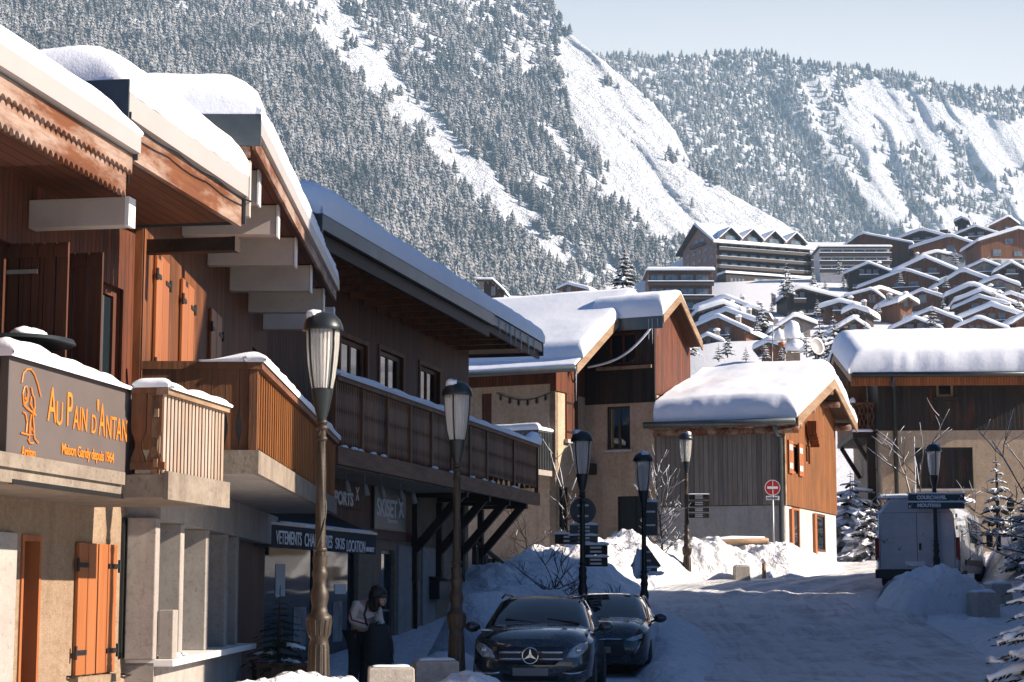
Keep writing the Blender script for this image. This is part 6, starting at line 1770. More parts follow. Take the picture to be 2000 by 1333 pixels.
pl = MB().box(VW/2-.32, VW/2+.2, -.02, -.007, .60, .72).build('number_plate', M['white'], van)
for y in (3.35,):
    mb = MB(); mb.ext([Vector((VW+.002, 3.15, 1.22)), Vector((VW-.01, 4.35, 1.28)), Vector((VW-.07, 3.78, VH-.42)), Vector((VW-.07, 3.2, VH-.36))], (.012, 0, 0)); mb.build('side_window', M['car_glass'], van)
MB().ext([Vector((VW-.004, 1.9, 1.25)), Vector((VW-.004, 2.95, 1.25)), Vector((VW-.06, 2.95, VH-.40)), Vector((VW-.06, 1.9, VH-.40))], (.012, 0, 0)).build('side_window', M['car_glass'], van)
for y in (1.75, 3.05): MB().box(VW-.002, VW+.004, y, y+.02, .55, VH-.5).build('door_seam', M['black'], van)
MB().box(VW-.002, VW+.025, .9, 4.0, .62, .78).build('side_moulding', M['black'], van)
MB().box(VW+.12, VW+.30, 3.98, 4.12, 1.18, 1.58).box(VW-.02, VW+.13, 4.02, 4.08, 1.26, 1.31).build('mirror', M['black'], van, bevel=.03)
for x in (.13, VW-.13):
    for y in (.95, 4.35): wheel(van, x, y, .35, .23)
sn = MB(); snow_blanket(sn, .1, VW-.1, .02, 3.6, lambda x, y: VH+.005, .10, .15, .15, 14, 20, .03, 181); sn.build('roof_snow', M['snow'], van, True)
# mound at the foot of the lamp
md = heap('snow_mound', [(xat(1716, 47.6), 47.6, 1.2, .9), (xat(1760, 47.8), 47.8, 1.95, 1.2), (xat(1815, 48.2), 48.2, 2.12, 1.3), (xat(1862, 48.8), 48.8, 1.9, 1.2), (xat(1900, 49.2), 49.2, 1.2, .9)], 2, n=110, m=60, rough=.9, seed=55, pw=4.5)
tag(md, 'big rounded snow mound at the foot of the COURCHEVEL lamp post', 'snow mound')
md = heap('snow_mound', [(xat(1850, 45.2), 45.2, .75, .6), (xat(1900, 45.4), 45.4, 1.05, .8), (xat(1945, 45.6), 45.6, .8, .7)], 2, n=60, m=26, rough=1.0, seed=58)
tag(md, 'low snow mound spreading right of the big one', 'snow mound')

# ================================================================== PERSON
def skin_mesh(name, mat, parent, joints, edges, sub=2, root=0):
    me = bpy.data.meshes.new(name); me.from_pydata([j[0] for j in joints], edges, [])
    o = bpy.data.objects.new(name, me); COL.objects.link(o)
    me.materials.append(mat)
    md_ = o.modifiers.new('skin', 'SKIN'); md_.use_smooth_shade = True
    for k, j in enumerate(joints):
        r = j[1]; me.skin_vertices[0].data[k].radius = r if isinstance(r, tuple) else (r, r)
    me.skin_vertices[0].data[root].use_root = True
    s = o.modifiers.new('subd', 'SUBSURF'); s.levels = s.render_levels = sub
    bpy.context.view_layer.update()
    dg = bpy.context.evaluated_depsgraph_get()
    m2 = bpy.data.meshes.new_from_object(o.evaluated_get(dg)); o.modifiers.clear(); o.data = m2; m2.name = name
    bpy.data.meshes.remove(me)
    m2.polygons.foreach_set('use_smooth', [True]*len(m2.polygons))
    o.parent = parent; return o
M['skin'] = m_plain('skin', (0.42, 0.25, 0.18), .5, var=.06)
M['hair'] = m_plain('dark hair', (0.012, 0.009, 0.008), .55, var=.4, scale=40)
M['jacket'] = m_plain('cream ski jacket', (0.62, 0.54, 0.47), .8, var=.1, scale=8, bump=.3)
M['trousers'] = m_plain('dark ski trousers', (0.012, 0.014, 0.018), .8, var=.3, scale=8, bump=.3)
M['glove'] = m_plain('black gloves', (0.012, 0.012, 0.014), .7)
M['band'] = m_plain('dark red stripe', (0.25, 0.02, 0.04), .7)
M['scarf'] = m_plain('patterned scarf', (0.30, 0.36, 0.33), .9, var=.6, scale=24)
px_, Yp = 700, 29.6
pp = Vector((xat(px_, Yp, 1250), Yp, base_z(Yp)))
per = thing('person', 'person in a cream ski jacket bending over a dark bag outside the ski shop', 'person', pp, .8)
# facing the camera's right, head bowed over the bag held in front
J = [((0, 0, .93), (.15, .11)), ((.01, -.03, 1.10), (.145, .105)), ((.02, -.13, 1.25), (.175, .125)), ((.03, -.19, 1.35), (.13, .10)), ((.05, -.26, 1.41), (.055, .055)), ((.065, -.34, 1.42), (.085, .09)), ((.07, -.38, 1.50), (.09, .10)),
     ((-.09, .0, .88), (.09, .09)), ((-.10, -.03, .50), (.075, .075)), ((-.10, .02, .12), (.055, .055)), ((-.10, -.10, .04), (.05, .04)), ((.09, .0, .88), (.09, .09)), ((.11, -.05, .50), (.075, .075)), ((.12, .02, .12), (.055, .055)), ((.12, -.10, .04), (.05, .04)),
     ((-.17, -.15, 1.35), (.065, .065)), ((-.235, -.10, 1.12), (.052, .052)), ((-.06, -.32, 1.03), (.040, .040)), ((.0, -.36, 1.03), (.036, .022)),
     ((.22, -.16, 1.34), (.065, .065)), ((.29, -.13, 1.12), (.052, .052)), ((.20, -.33, 1.00), (.040, .040)), ((.15, -.38, .99), (.036, .022))]
E_ = [(0, 1), (1, 2), (2, 3), (3, 4), (4, 5), (5, 6), (0, 7), (7, 8), (8, 9), (9, 10), (0, 11), (11, 12), (12, 13), (13, 14), (3, 15), (15, 16), (16, 17), (17, 18), (3, 19), (19, 20), (20, 21), (21, 22)]
skin_mesh('body', M['skin'], per, J, E_)
inf = lambda r, d: (r[0]+d, r[1]+d) if isinstance(r, tuple) else r+d
sel = [0, 7, 8, 9, 11, 12, 13]; mp = {k: i for i, k in enumerate(sel)}
skin_mesh('trousers', M['trousers'], per, [(J[k][0], inf(J[k][1], .022)) for k in sel], [(mp[a], mp[b]) for a, b in E_ if a in mp and b in mp])
sel = [0, 1, 2, 3, 15, 16, 17, 19, 20, 21]; mp = {k: i for i, k in enumerate(sel)}
skin_mesh('jacket', M['jacket'], per, [(J[k][0], inf(J[k][1], .034 if k < 4 else .026)) for k in sel], [(mp[a], mp[b]) for a, b in E_ if a in mp and b in mp])
def limb_band(pts, r, mat, nm):
    MB().tube(pts, r, 10).build(nm, mat, per, True)
limb_band([(-.30, -.14, 1.24), (-.285, -.17, 1.13), (-.16, -.29, 1.075), (-.10, -.34, 1.065)], .014, M['band'], 'sleeve_stripe')
limb_band([(-.155, -.12, .99), (-.17, -.12, .86)], .012, M['band'], 'hem_stripe')
limb_band([(.30, -.18, 1.30), (.345, -.17, 1.14), (.27, -.29, 1.06)], .014, M['band'], 'sleeve_stripe')
for hx_, hy_, hz_, s in ((.0, -.36, 1.03, 1), (.15, -.38, .99, -1)):
    base = Vector((hx_, hy_, hz_)); jj = [(tuple(base), (.042, .026)), (tuple(base + Vector((.045*s, -.03, -.005))), (.044, .022))]; ee = [(0, 1)]
    for q, (dz, L) in enumerate(((.033, .062), (.012, .072), (-.010, .068), (-.030, .052))):
        i = len(jj); b0 = base + Vector((.07*s, -.045, dz)); b1 = b0 + Vector((L*.55*s, -.012, -.006)); b2 = b1 + Vector((L*.2*s, .03, -.012))
        jj += [(tuple(b0), .012), (tuple(b1), .011), (tuple(b2), .009)]; ee += [(1, i), (i, i+1), (i+1, i+2)]
    i = len(jj); b0 = base + Vector((.02*s, -.02, .045)); b1 = b0 + Vector((.035*s, -.02, .025)); jj += [(tuple(b0), .013), (tuple(b1), .010)]; ee += [(0, i), (i, i+1)]
    skin_mesh('glove', M['glove'], per, jj, ee, 1)
hd = Vector((.07, -.39, 1.47))
hair = MB(); hair.blob(hd + Vector((-.005, .02, .06)), (.135, .135, .12), 18, 12, .16, 2); hair.blob(hd + Vector((-.02, .07, -.06)), (.12, .10, .17), 14, 10, .2, 5); hair.blob(hd + Vector((-.085, -.01, -.08)), (.035, .06, .14), 10, 8, .2, 7); hair.blob(hd + Vector((.085, .0, -.06)), (.03, .055, .12), 10, 8, .2, 8)
hair.build('hair', M['hair'], per, True)
fc = MB(); fc.blob(hd + Vector((.0, -.075, -.045)), (.068, .052, .09), 16, 12, .0); fc.blob(hd + Vector((0, -.128, -.05)), (.014, .022, .026), 10, 8, 0); fc.build('face', M['skin'], per, True)
ey = MB()
for s in (1, -1): ey.blob(hd + Vector((s*.03, -.118, -.02)), (.012, .010, .007), 8, 6, 0)
ey.blob(hd + Vector((0, -.118, -.095)), (.022, .008, .006), 8, 6, 0)
MB().box(0, .001, 0, .001, 0, .001)
gg = MB(); gg.tube([hd + Vector((.095*math.cos(a), .005-.118*math.sin(a)*1.0, .005)) for a in np.linspace(-.2, math.pi+.2, 20)], .022, 6); gg.build('sunglasses', M['black'], per, True)
ey.build('features', M['band'], per, True)
sc_ = MB(); sc_.blob((.06, -.30, 1.33), (.105, .075, .085), 14, 9, .25, 3); sc_.blob((.10, -.26, 1.30), (.075, .045, .10), 12, 8, .3, 6); sc_.build('scarf', M['scarf'], per, True)
bg = thing('shoulder_bag', 'large black bag held open in the person\'s arms', 'bag', pp + Vector((.34, -.36, .66)), .5)
mb = MB(); mb.grid(16, 9, lambda i, j: ((.21 + .05*math.sin(j/8*math.pi) - .06*j/8)*math.cos(2*math.pi*i/16)*(1+.12*nz(i*.7, j*.5)), (.11 + .05*math.sin(j/8*math.pi))*math.sin(2*math.pi*i/16), -.22 + .62*j/8 + .03*math.sin(i*1.6)), True)
mb.face([mb.v[k*9] for k in range(16)]); mb.build('pouch', M['trousers'], bg, True)
st_ = MB(); st_.tube([(-.2, 0, .38), (-.22, .06, .55), (-.12, .16, .74), (.05, .2, .80)], .018, 6); st_.tube([(.02, -.13, .15), (.14, -.12, -.02), (.2, -.1, -.18)], .010, 6); st_.build('strap', M['glove'], bg, True)

# ================================================================== PLANTER WITH SMALL FIR
def fir(name, label, loc, H, rad, tiers=9, seed=1, mat='fir', cat='tree', group=None, snow=True, base=.08, lumps=.5, twigs=False):
    """young conifer: trunk, whorls of drooping boughs with toothed edges, and pads of snow"""
    r = random.Random(seed); t = thing(name, label, cat, loc, r.random()*6, group)
    MB().tube([(0, 0, -.5), (r.uniform(-.02, .02)*H, 0, H*.5), (0, 0, H*.98)], [.030*H**.8+.01, .018*H**.8+.006, .004], 8).build('trunk', M['bark'], t, True)
    c, s = MB(), MB()
    for k in range(tiers):
        f = k/(tiers-1); z = H*(base + (.92-base)*f**.92); R_ = rad*((1-f)**.85 + .06); n = max(4, int(10-5*f))
        ph = r.random()*6
        for q in range(n):
            a = ph + 2*math.pi*q/n + r.uniform(-.25, .25); L = R_*r.uniform(.75, 1.15); dr = -.22*L*r.uniform(.6, 1.5) + .06*L; z0 = z + r.uniform(-.3, .3)*H/tiers*.7
            ca, sa = math.cos(a), math.sin(a); w = L*.30*r.uniform(.8, 1.2)
            P = lambda u, v, h: (ca*u*L - sa*v*w, sa*u*L + ca*v*w, z0 + dr*u*u*1.1 + h)
            seg = 5
            for e in range(0 if twigs else seg):      # overlapping sprays along the bough
                u0, u1 = e/seg, (e+1.5)/seg
                ww = math.sin(math.pi*min(1, .18+.82*u0))**.6
                c.face([P(u0, 0, .02*L), P(u0+.06, ww, -.05*L), P(u1*.9, ww*.55, -.10*L), P(min(1.08, u1), 0, -.02*L)])
                c.face([P(u0, 0, .02*L), P(min(1.08, u1), 0, -.02*L), P(u1*.9, -ww*.55, -.10*L), P(u0+.06, -ww, -.05*L)])
            if twigs:
                for e in range(26):
                    u = r.uniform(.15, 1.0); sd = r.choice((-1, 1)); lt = r.uniform(.10, .24)*L*(1.15-u*.6); fw_ = lt*.75
                    a0 = Vector(P(u, 0, 0)); a1 = a0 + Vector((ca*fw_ - sa*sd*lt, sa*fw_ + ca*sd*lt, -.25*lt + r.uniform(-.3, .15)*lt)); d_ = (a1-a0); wv = d_.cross(Vector((0, 0, 1))).normalized()*lt*.13
                    mdp = a0 + d_*.45
                    c.face([a0, mdp+wv, a1, mdp-wv]); c.face([a0, mdp+Vector((0, 0, lt*.10)), a1, mdp-Vector((0, 0, lt*.12))])
            if snow and r.random() < lumps:
                u = r.uniform(.45, .85); us = [r.uniform(.12, .3) + (.98-.2)*e/6 for e in range(6)]
                s.tube([Vector(P(min(1.0, w_), r.uniform(-.12, .12), .035*L)) for w_ in us], [L*(.035+.075*r.random())*(1.15-.6*w_) for w_ in us], 7)
                if r.random() < .5: q0 = P(r.uniform(.5, .9), r.uniform(-.5, .5), .0); sz = L*r.uniform(.07, .14); s.blob(q0, (sz*1.2, sz, sz*.6), 9, 6, .6, r.random()*9, flat=-.3)
    c.build('crown', M[mat], t, fix=False)
    if snow and s.v: s.build('snow', M['snow'], t, True)
    return t
M['fir_dark'] = m_conifer('dark needles', 1.05, 1.5, ((0.015, 0.02, 0.008), (0.07, 0.07, 0.03)), scale=7)
pl0 = at(545, 1300, 28.6)
plz = zat(1300, 28.6, 545)
pt = thing('planter', 'slatted wooden planter box at the foot of the ski shop window', 'planter', (pl0.x, 28.6, 0), .24)
mb = MB()
for k in range(7): mb.box(-.36+k*.105, -.265+k*.105, -.33, -.29, 0, plz); mb.box(.33, .37, -.33+k*.095, -.245+k*.095, 0, plz)
mb.box(-.36, .33, -.29, .33, 0, plz-.06); mb.build('box', M['timber_up'], pt)
MB().box(-.38, .39, -.35, -.28, plz, plz+.04).box(-.38, .39, .28, .35, plz, plz+.04).box(-.38, -.31, -.28, .28, plz, plz+.04).box(.32, .39, -.28, .28, plz, plz+.04).build('rim', M['timber_up'], pt)
fir('potted_fir', 'small dark fir growing in the slatted planter by the shop window', (pl0.x, 28.6, plz-.05), 1.25, .52, 12, 5, 'fir_dark', lumps=.14, twigs=True)
# ================================================================== VILLAGE ON THE HILLSIDE
M['v_wall'] = {
 'brown': m_wood('chalet timber brown', (0.075, 0.036, 0.020), (0.17, 0.08, 0.042), 'v', .35, bump=.2),
 'red': m_wood('chalet timber red', (0.13, 0.052, 0.023), (0.26, 0.11, 0.05), 'v', .35, bump=.2),
 'dark': m_wood('chalet timber dark', (0.028, 0.021, 0.018), (0.06, 0.043, 0.034), 'v', .35, bump=.2),
 'grey': m_stucco('chalet render grey', (0.24, 0.21, 0.19), (0.34, 0.30, 0.27), 1.0, .2),
 'white': m_stucco('chalet render white', (0.6, 0.57, 0.54), (0.72, 0.69, 0.66), 1.0, .2),
 'rose': m_stucco('hotel render', (0.24, 0.15, 0.12), (0.32, 0.21, 0.17), 1.0, .2)}
M['v_glass'] = m_plain('chalet glass', (0.16, 0.20, 0.23), .12, var=.6, scale=.7)  # pale sky reflection and curtains put into the pane colour
M['v_trim'] = m_plain('chalet trim', (0.07, 0.052, 0.042), .7)
M['v_frame'] = m_plain('chalet window timber', (0.24, 0.13, 0.07), .7, var=.3)
M['v_rail'] = m_plain('chalet balcony rail', (0.055, 0.04, 0.032), .7)
def chalet(label, apex, left, right, Y, wall='brown', depth=14, floors=2, yaw=0.0, lower=None, balc=1, overhang=1.3, thick=1.1, cols=3, chim=1, drop=None, name='chalet', group='chalets on the hillside', dormer=0):
    """gable-fronted house: apex and eave ends measured on the snow line of the gable"""
    ax = at(apex[0], apex[1], Y); lx = at(left[0], left[1], Y); rx = at(right[0], right[1], Y)
    t = thing(name, label, 'chalet' if name == 'chalet' else 'building', (ax.x, Y, ax.z), yaw, group)
    k = 1/math.cos(yaw)
    l, r_, zl, zr = (lx.x-ax.x)*k, (rx.x-ax.x)*k, lx.z-ax.z, rx.z-ax.z
    th = thick
    zt = lambda x: (zl*(x/l) if x < 0 else zr*(x/r_)) - th - .05
    H = drop or (floors*2.9 + 1.2)
    wl, wr = l + overhang, r_ - overhang; zb = min(zl, zr) - th - H; y0 = 1.2
    def front(z0): return [Vector(p) for p in ((wl, y0, z0), (wr, y0, z0), (wr, y0, zt(wr)-.12), (0, y0, zt(0)-.12), (wl, y0, zt(wl)-.12))]
    zsp = zb + (H*.45 if lower else 0)
    MB().ext(front(zsp), (0, depth, 0)).build('wall', M['v_wall'][wall], t)
    if lower: MB().box(wl-.05, wr+.05, y0-.05, y0+depth, zb-2.0, zsp-.01).build('lower_wall', M['v_wall'][lower], t)
    else: MB().box(wl, wr, y0+.01, y0+depth, zb-3.0, zb-.003).build('lower_wall', M['v_wall']['grey'], t)
    rf = MB()
    for a, c in ((l, 0), (0, r_)):
        rf.ext([Vector((a, 0, zt(a)-.22)), Vector((c, 0, zt(c)-.22)), Vector((c, 0, zt(c))), Vector((a, 0, zt(a)))], (0, depth+2.2, 0))
    rf.build('roof', M['v_trim'], t)
    vb = MB()
    for a, c in ((l, 0), (0, r_)):
        vb.ext([Vector((a, -.12, zt(a)-.42)), Vector((c, -.12, zt(c)-.42)), Vector((c, -.12, zt(c)+.04)), Vector((a, -.12, zt(a)+.04))], (0, .11, 0))
    vb.build('verge_board', M['v_trim'], t)
    for x_ in (wl, (wl)*.5, 0, wr*.5, wr):
        MB().box(x_-.14, x_+.14, .05, y0, zt(x_)-.62, zt(x_)-.3).build('purlin', M['v_frame'], t)
    sn = MB(); sd = apex[0]*.37
    snow_blanket(sn, l-.15, r_+.15, -.2, depth+2.2, lambda x, y: zt(x)+.003, lambda x, y: th*(1+.15*nz(x*.3+sd, y*.3)), .5, .45, 12, 6, .06, sd, lip=.12)
    sn.build('roof_snow', M['snow'], t, True)
    # windows, balconies
    nf = max(1, floors); rr = random.Random(int(apex[0]*7+apex[1]))
    for f in range(nf + 1):
        zc = min(zl, zr) - th - 2.3 - f*2.9 + (1.7 if f == 0 else .6)
        if zc < zb + .4 - (0 if lower is None else 0): continue
        half = min(-wl, wr)*(.52 if f == 0 else .88); n = max(1, cols - (1 if f == 0 else 0))
        w = min(2.5, half*2/n*.62)
        for q in range(n):
            cx = -half + half*2*(q+.5)/n + (wl+wr)/2*(.0 if f == 0 else 1)
            if zc + 1.5 > min(zt(cx-w/2), zt(cx+w/2)) - .3: continue
            h = rr.choice((1.6, 1.9, 2.1)); 
            wf = MB().box(cx-w/2-.08, cx+w/2+.08, y0-.09, y0-.06, zc-.08, zc+h+.08).build('window', M['v_frame'], t)
            MB().box(cx-w/2, cx-.04, y0-.10, y0-.091, zc, zc+h).box(cx+.04, cx+w/2, y0-.10, y0-.091, zc, zc+h).build('pane', M['v_glass'], wf)
        if balc and f < 2 and half > 1.5:
            bw = half*.95; cx = (wl+wr)/2*(0 if f == 0 else 1)
            o = MB().box(cx-bw, cx+bw, -.1, y0-.01, zc-.75, zc-.55).box(cx-bw, cx+bw, -.1, -.04, zc-.50, zc+.22).build('balcony', M['v_rail'], t)
            s_ = MB(); snow_blanket(s_, cx-bw, cx+bw, -.18, .1, lambda x, y: zc+.222, .2, .1, .1, 10, 3, .03, cx+sd); s_.build('balcony_snow', M['snow'], o, True)
    for q in range(chim):
        cx = (.45 if q == 0 else -.5)*r_; cy = depth*(.35+.3*q); zz = zt(cx)
        o = MB().box(cx-.5, cx+.5, cy-.4, cy+.4, zz-.5, zz+th+1.1).build('chimney', M['v_wall']['grey'], t)
        s_ = MB(); s_.blob((cx, cy, zz+th+1.2), (.75, .65, .45), 10, 7, .15, cx, flat=-.3); s_.build('chimney_snow', M['snow'], o, True)
    for q in range(dormer):
        y = 3 + q*4.2; x = r_*.62; zz = zt(x)
        d_ = MB(); d_.ext([Vector((x-.2, y-1.5, zz-.2)), Vector((x-.2, y+1.5, zz-.2)), Vector((x-.2, y+1.5, zz+1.0)), Vector((x-.2, y, zz+2.3)), Vector((x-.2, y-1.5, zz+1.0))], (r_*.3, 0, 0)); d_.build('dormer', M['v_wall'][wall], t)
    return t
def flat_block(label, px0, px1, pyt, pyb, Y, floors, wall='brown', depth=14, yaw=0.0, bands=True, thick=.9, cols=5, lower=None, name='apartment_house', roofh=None):
    """long block with a level snow-laden roof and balcony bands"""
    a, b = at(px0, pyb, Y), at(px1, pyt, Y); W_ = (b.x-a.x)/math.cos(yaw); H = b.z - a.z
    t = thing(name, label, 'building', (a.x, Y, a.z), yaw, None)
    ht = H - thick
    MB().box(.6, W_-.6, 1.2, depth, -4, ht-.25).build('wall', M['v_wall'][wall], t)
    MB().box(0, W_, 0, depth+.6, ht-.25, ht).build('roof', M['v_trim'], t)
    sn = MB(); snow_blanket(sn, -.1, W_+.1, -.1, depth+.6, lambda x, y: ht+.003, thick, .5, .5, 16, 6, .06, px0*.3, lip=.1); sn.build('roof_snow', M['snow'], t, True)
    fh = (ht-.3)/floors
    for f in range(floors):
        z = f*fh
        for q in range(cols):
            c0 = .9 + (W_-1.8)*q/cols; c1 = .9 + (W_-1.8)*(q+1)/cols - .5
            wf = MB().box(c0, c1, 1.12, 1.15, z+.5, z+fh-.5).build('window', M['v_trim'], t)
            MB().box(c0+.1, (c0+c1)/2-.05, 1.10, 1.119, z+.6, z+fh-.6).box((c0+c1)/2+.05, c1-.1, 1.10, 1.119, z+.6, z+fh-.6).build('pane', M['v_glass'], wf)
        if bands:
            o = MB().box(.2, W_-.2, .1, 1.19, z+.02, z+.2).box(.2, W_-.2, .1, .18, z+.22, z+1.0).build('balcony', M['v_rail'], t)
            s_ = MB(); snow_blanket(s_, .2, W_-.2, .0, .3, lambda x, y: z+1.003, .22, .1, .1, 14, 3, .03, z+px0); s_.build('balcony_snow', M['snow'], o, True)
    return t
# ---- the hotel above the village
def hotel():
    Y = 610.0
    px0 = at(1308, 500, Y + 0)
    A = at(1401, 560, Y); ang = math.atan(.40)
    t = thing('hotel', 'large dark hotel with four dormers and a rose gable above the village', 'hotel', (A.x, A.y, at(1401, 548, Y).z), ang)
    F = Frame((A.x, A.y), (math.cos(ang), math.sin(ang))); z0 = t.location.z
    L = F.hit(1582, 500)[0]; ze = F.hit(1401, 470)[1] - z0
    Wg = 17.0   # gable depth, running back to the left
    # body
    d = 24.0
    zr = F.hitx(1350, 443, 0)[1] - z0
    zr = ze + 7.2
    MB().box(0, L, 0, d, -8, ze).build('wall', M['v_wall']['dark'], t)
    MB().ext([Vector((-.12, 0, -8)), Vector((-.12, d, -8)), Vector((-.12, d, ze)), Vector((-.12, d/2, zr-.9)), Vector((-.12, 0, ze))], (.5, 0, 0)).build('gable_wall', M['v_wall']['rose'], t)
    rz = lambda y: zr - abs(y - d/2)*(zr-ze)/(d/2) 
    rf = MB()
    for a, c in ((-1.6, d/2), (d/2, d+1.6)):
        rf.ext([Vector((-2.2, a, rz(a)-.3)), Vector((-2.2, c, rz(c)-.3)), Vector((-2.2, c, rz(c))), Vector((-2.2, a, rz(a)))], (L+3.4, 0, 0))
    rf.build('roof', M['v_trim'], t)
    sn = MB(); snow_blanket(sn, -2.0, L+1.2, -1.6, d+1.6, lambda x, y: rz(y)+.003, .8, .6, .5, 20, 10, .08, 5, lip=.15); sn.build('roof_snow', M['snow'], t, True)
    for k in range(4):
        x = 4.5 + k*(L-7)/3.4; w = 3.6
        o = MB().ext([Vector((x-w, -.9, ze-.2)), Vector((x+w, -.9, ze-.2)), Vector((x+w, -.9, ze+1.2)), Vector((x, -.9, ze+4.3)), Vector((x-w, -.9, ze+1.2))], (0, 7, 0)).build('dormer', M['v_wall']['dark'], t)
        s_ = MB(); dz = lambda xx, y: ze + 4.3 - abs(xx-x)*3.1/w + .01
        snow_blanket(s_, x-w-.7, x+w+.7, -1.8, 6.5, dz, .55, .4, .3, 12, 4, .04, k, lip=.08); s_.build('dormer_snow', M['snow'], o, True)
        MB().box(x-1.8, x+1.8, -.98, -.905, ze+.2, ze+1.7).build('window', M['v_glass'], o)
    for f in range(4):
        z = ze - 3.1 - f*3.0
        for q in range(9):
            a = 1.5 + q*(L-2.5)/9
            w = MB().box(a, a+2.3, -.06, -.01, z+.3, z+2.2).build('window', M['v_trim'], t); MB().box(a+.1, a+2.2, -.075, -.061, z+.4, z+2.1).build('pane', M['v_glass'], w)
        o = MB().box(.2, L-.3, -1.4, -.07, z-.1, z+.1).box(.2, L-.3, -1.4, -1.3, z+.1, z+.85).build('balcony', M['v_rail'], t)
        s_ = MB(); snow_blanket(s_, .2, L-.3, -1.5, -1.2, lambda x, y: z+.853, .10, .05, .1, 20, 3, .02, f); s_.build('balcony_snow', M['snow'], o, True)
        if f < 3 or True:
            for q in range(5):
                b = 2.2 + q*4.2
                w = MB().box(-.2, -.13, b, b+2.0, z+.3, z+1.9).build('window', M['v_trim'], t); MB().box(-.215, -.201, b+.1, b+1.9, z+.4, z+1.8).build('pane', M['v_glass'], w)
    o = MB().box(-1.3, -.13, d/2-5, d/2+5, ze-.3, ze-.1).box(-1.3, -1.2, d/2-5, d/2+5, ze-.1, ze+.8).build('balcony', M['v_rail'], t)
    for b in (d/2-3.6, d/2+.8): MB().box(-.2, -.13, b, b+2.8, ze, ze+2.3).build('window', M['v_glass'], t)
    # low front hall with two posters
    zh = F.hit(1480, 540)[1] - z0 - 1.0
    MB().box(-.5, L*.92, -7, -1.6, -14, zh).build('entrance_hall', M['v_wall']['dark'], t)
    s_ = MB(); snow_blanket(s_, -1, L*.92+.5, -7.5, -1.6, lambda x, y: zh+.003, .8, .4, .4, 18, 5, .05, 3); s_.build('hall_snow', M['snow'], t, True)
    for a, c, m_ in ((L*.28, L*.48, 'poster_blue'), (L*.49, L*.55, 'poster_white')):
        MB().box(a, c, -7.1, -7.003, zh-8.0, zh-1.2).build('poster', M[m_], t)
    for k in range(6):
        x = L*(.03+.04*k) if k < 4 else L*(.6+.1*(k-4)); MB().box(x, x+.8, -7.08, -7.003, zh-7.5, zh-1.5).build('window', M['v_glass'], t)
def _poster(name, c1, c2):
    t = NT(name); f = t.noise(.35, 4, .6); return t.set(t.ramp(f, [(.35, c1), (.62, c2)]), .6)
M['poster_blue'] = _poster('mountain poster', (.05, .10, .17), (.35, .42, .5)); M['poster_white'] = _poster('pale banner', (.35, .42, .55), (.6, .65, .75))
hotel()
flat_block('brown apartment house with level snow roof and railed balcony bands left of the hotel', 1264, 1396, 521, 640, 455, 4, 'brown', cols=4)
flat_block('white render hotel wing with long flat snowy roofs', 1600, 1742, 478, 532, 590, 3, 'white', cols=6, bands=True, thick=.7)
flat_block('low white building with a snow ledge left of the white hotel wing', 1584, 1652, 492, 545, 620, 3, 'rose', cols=4)
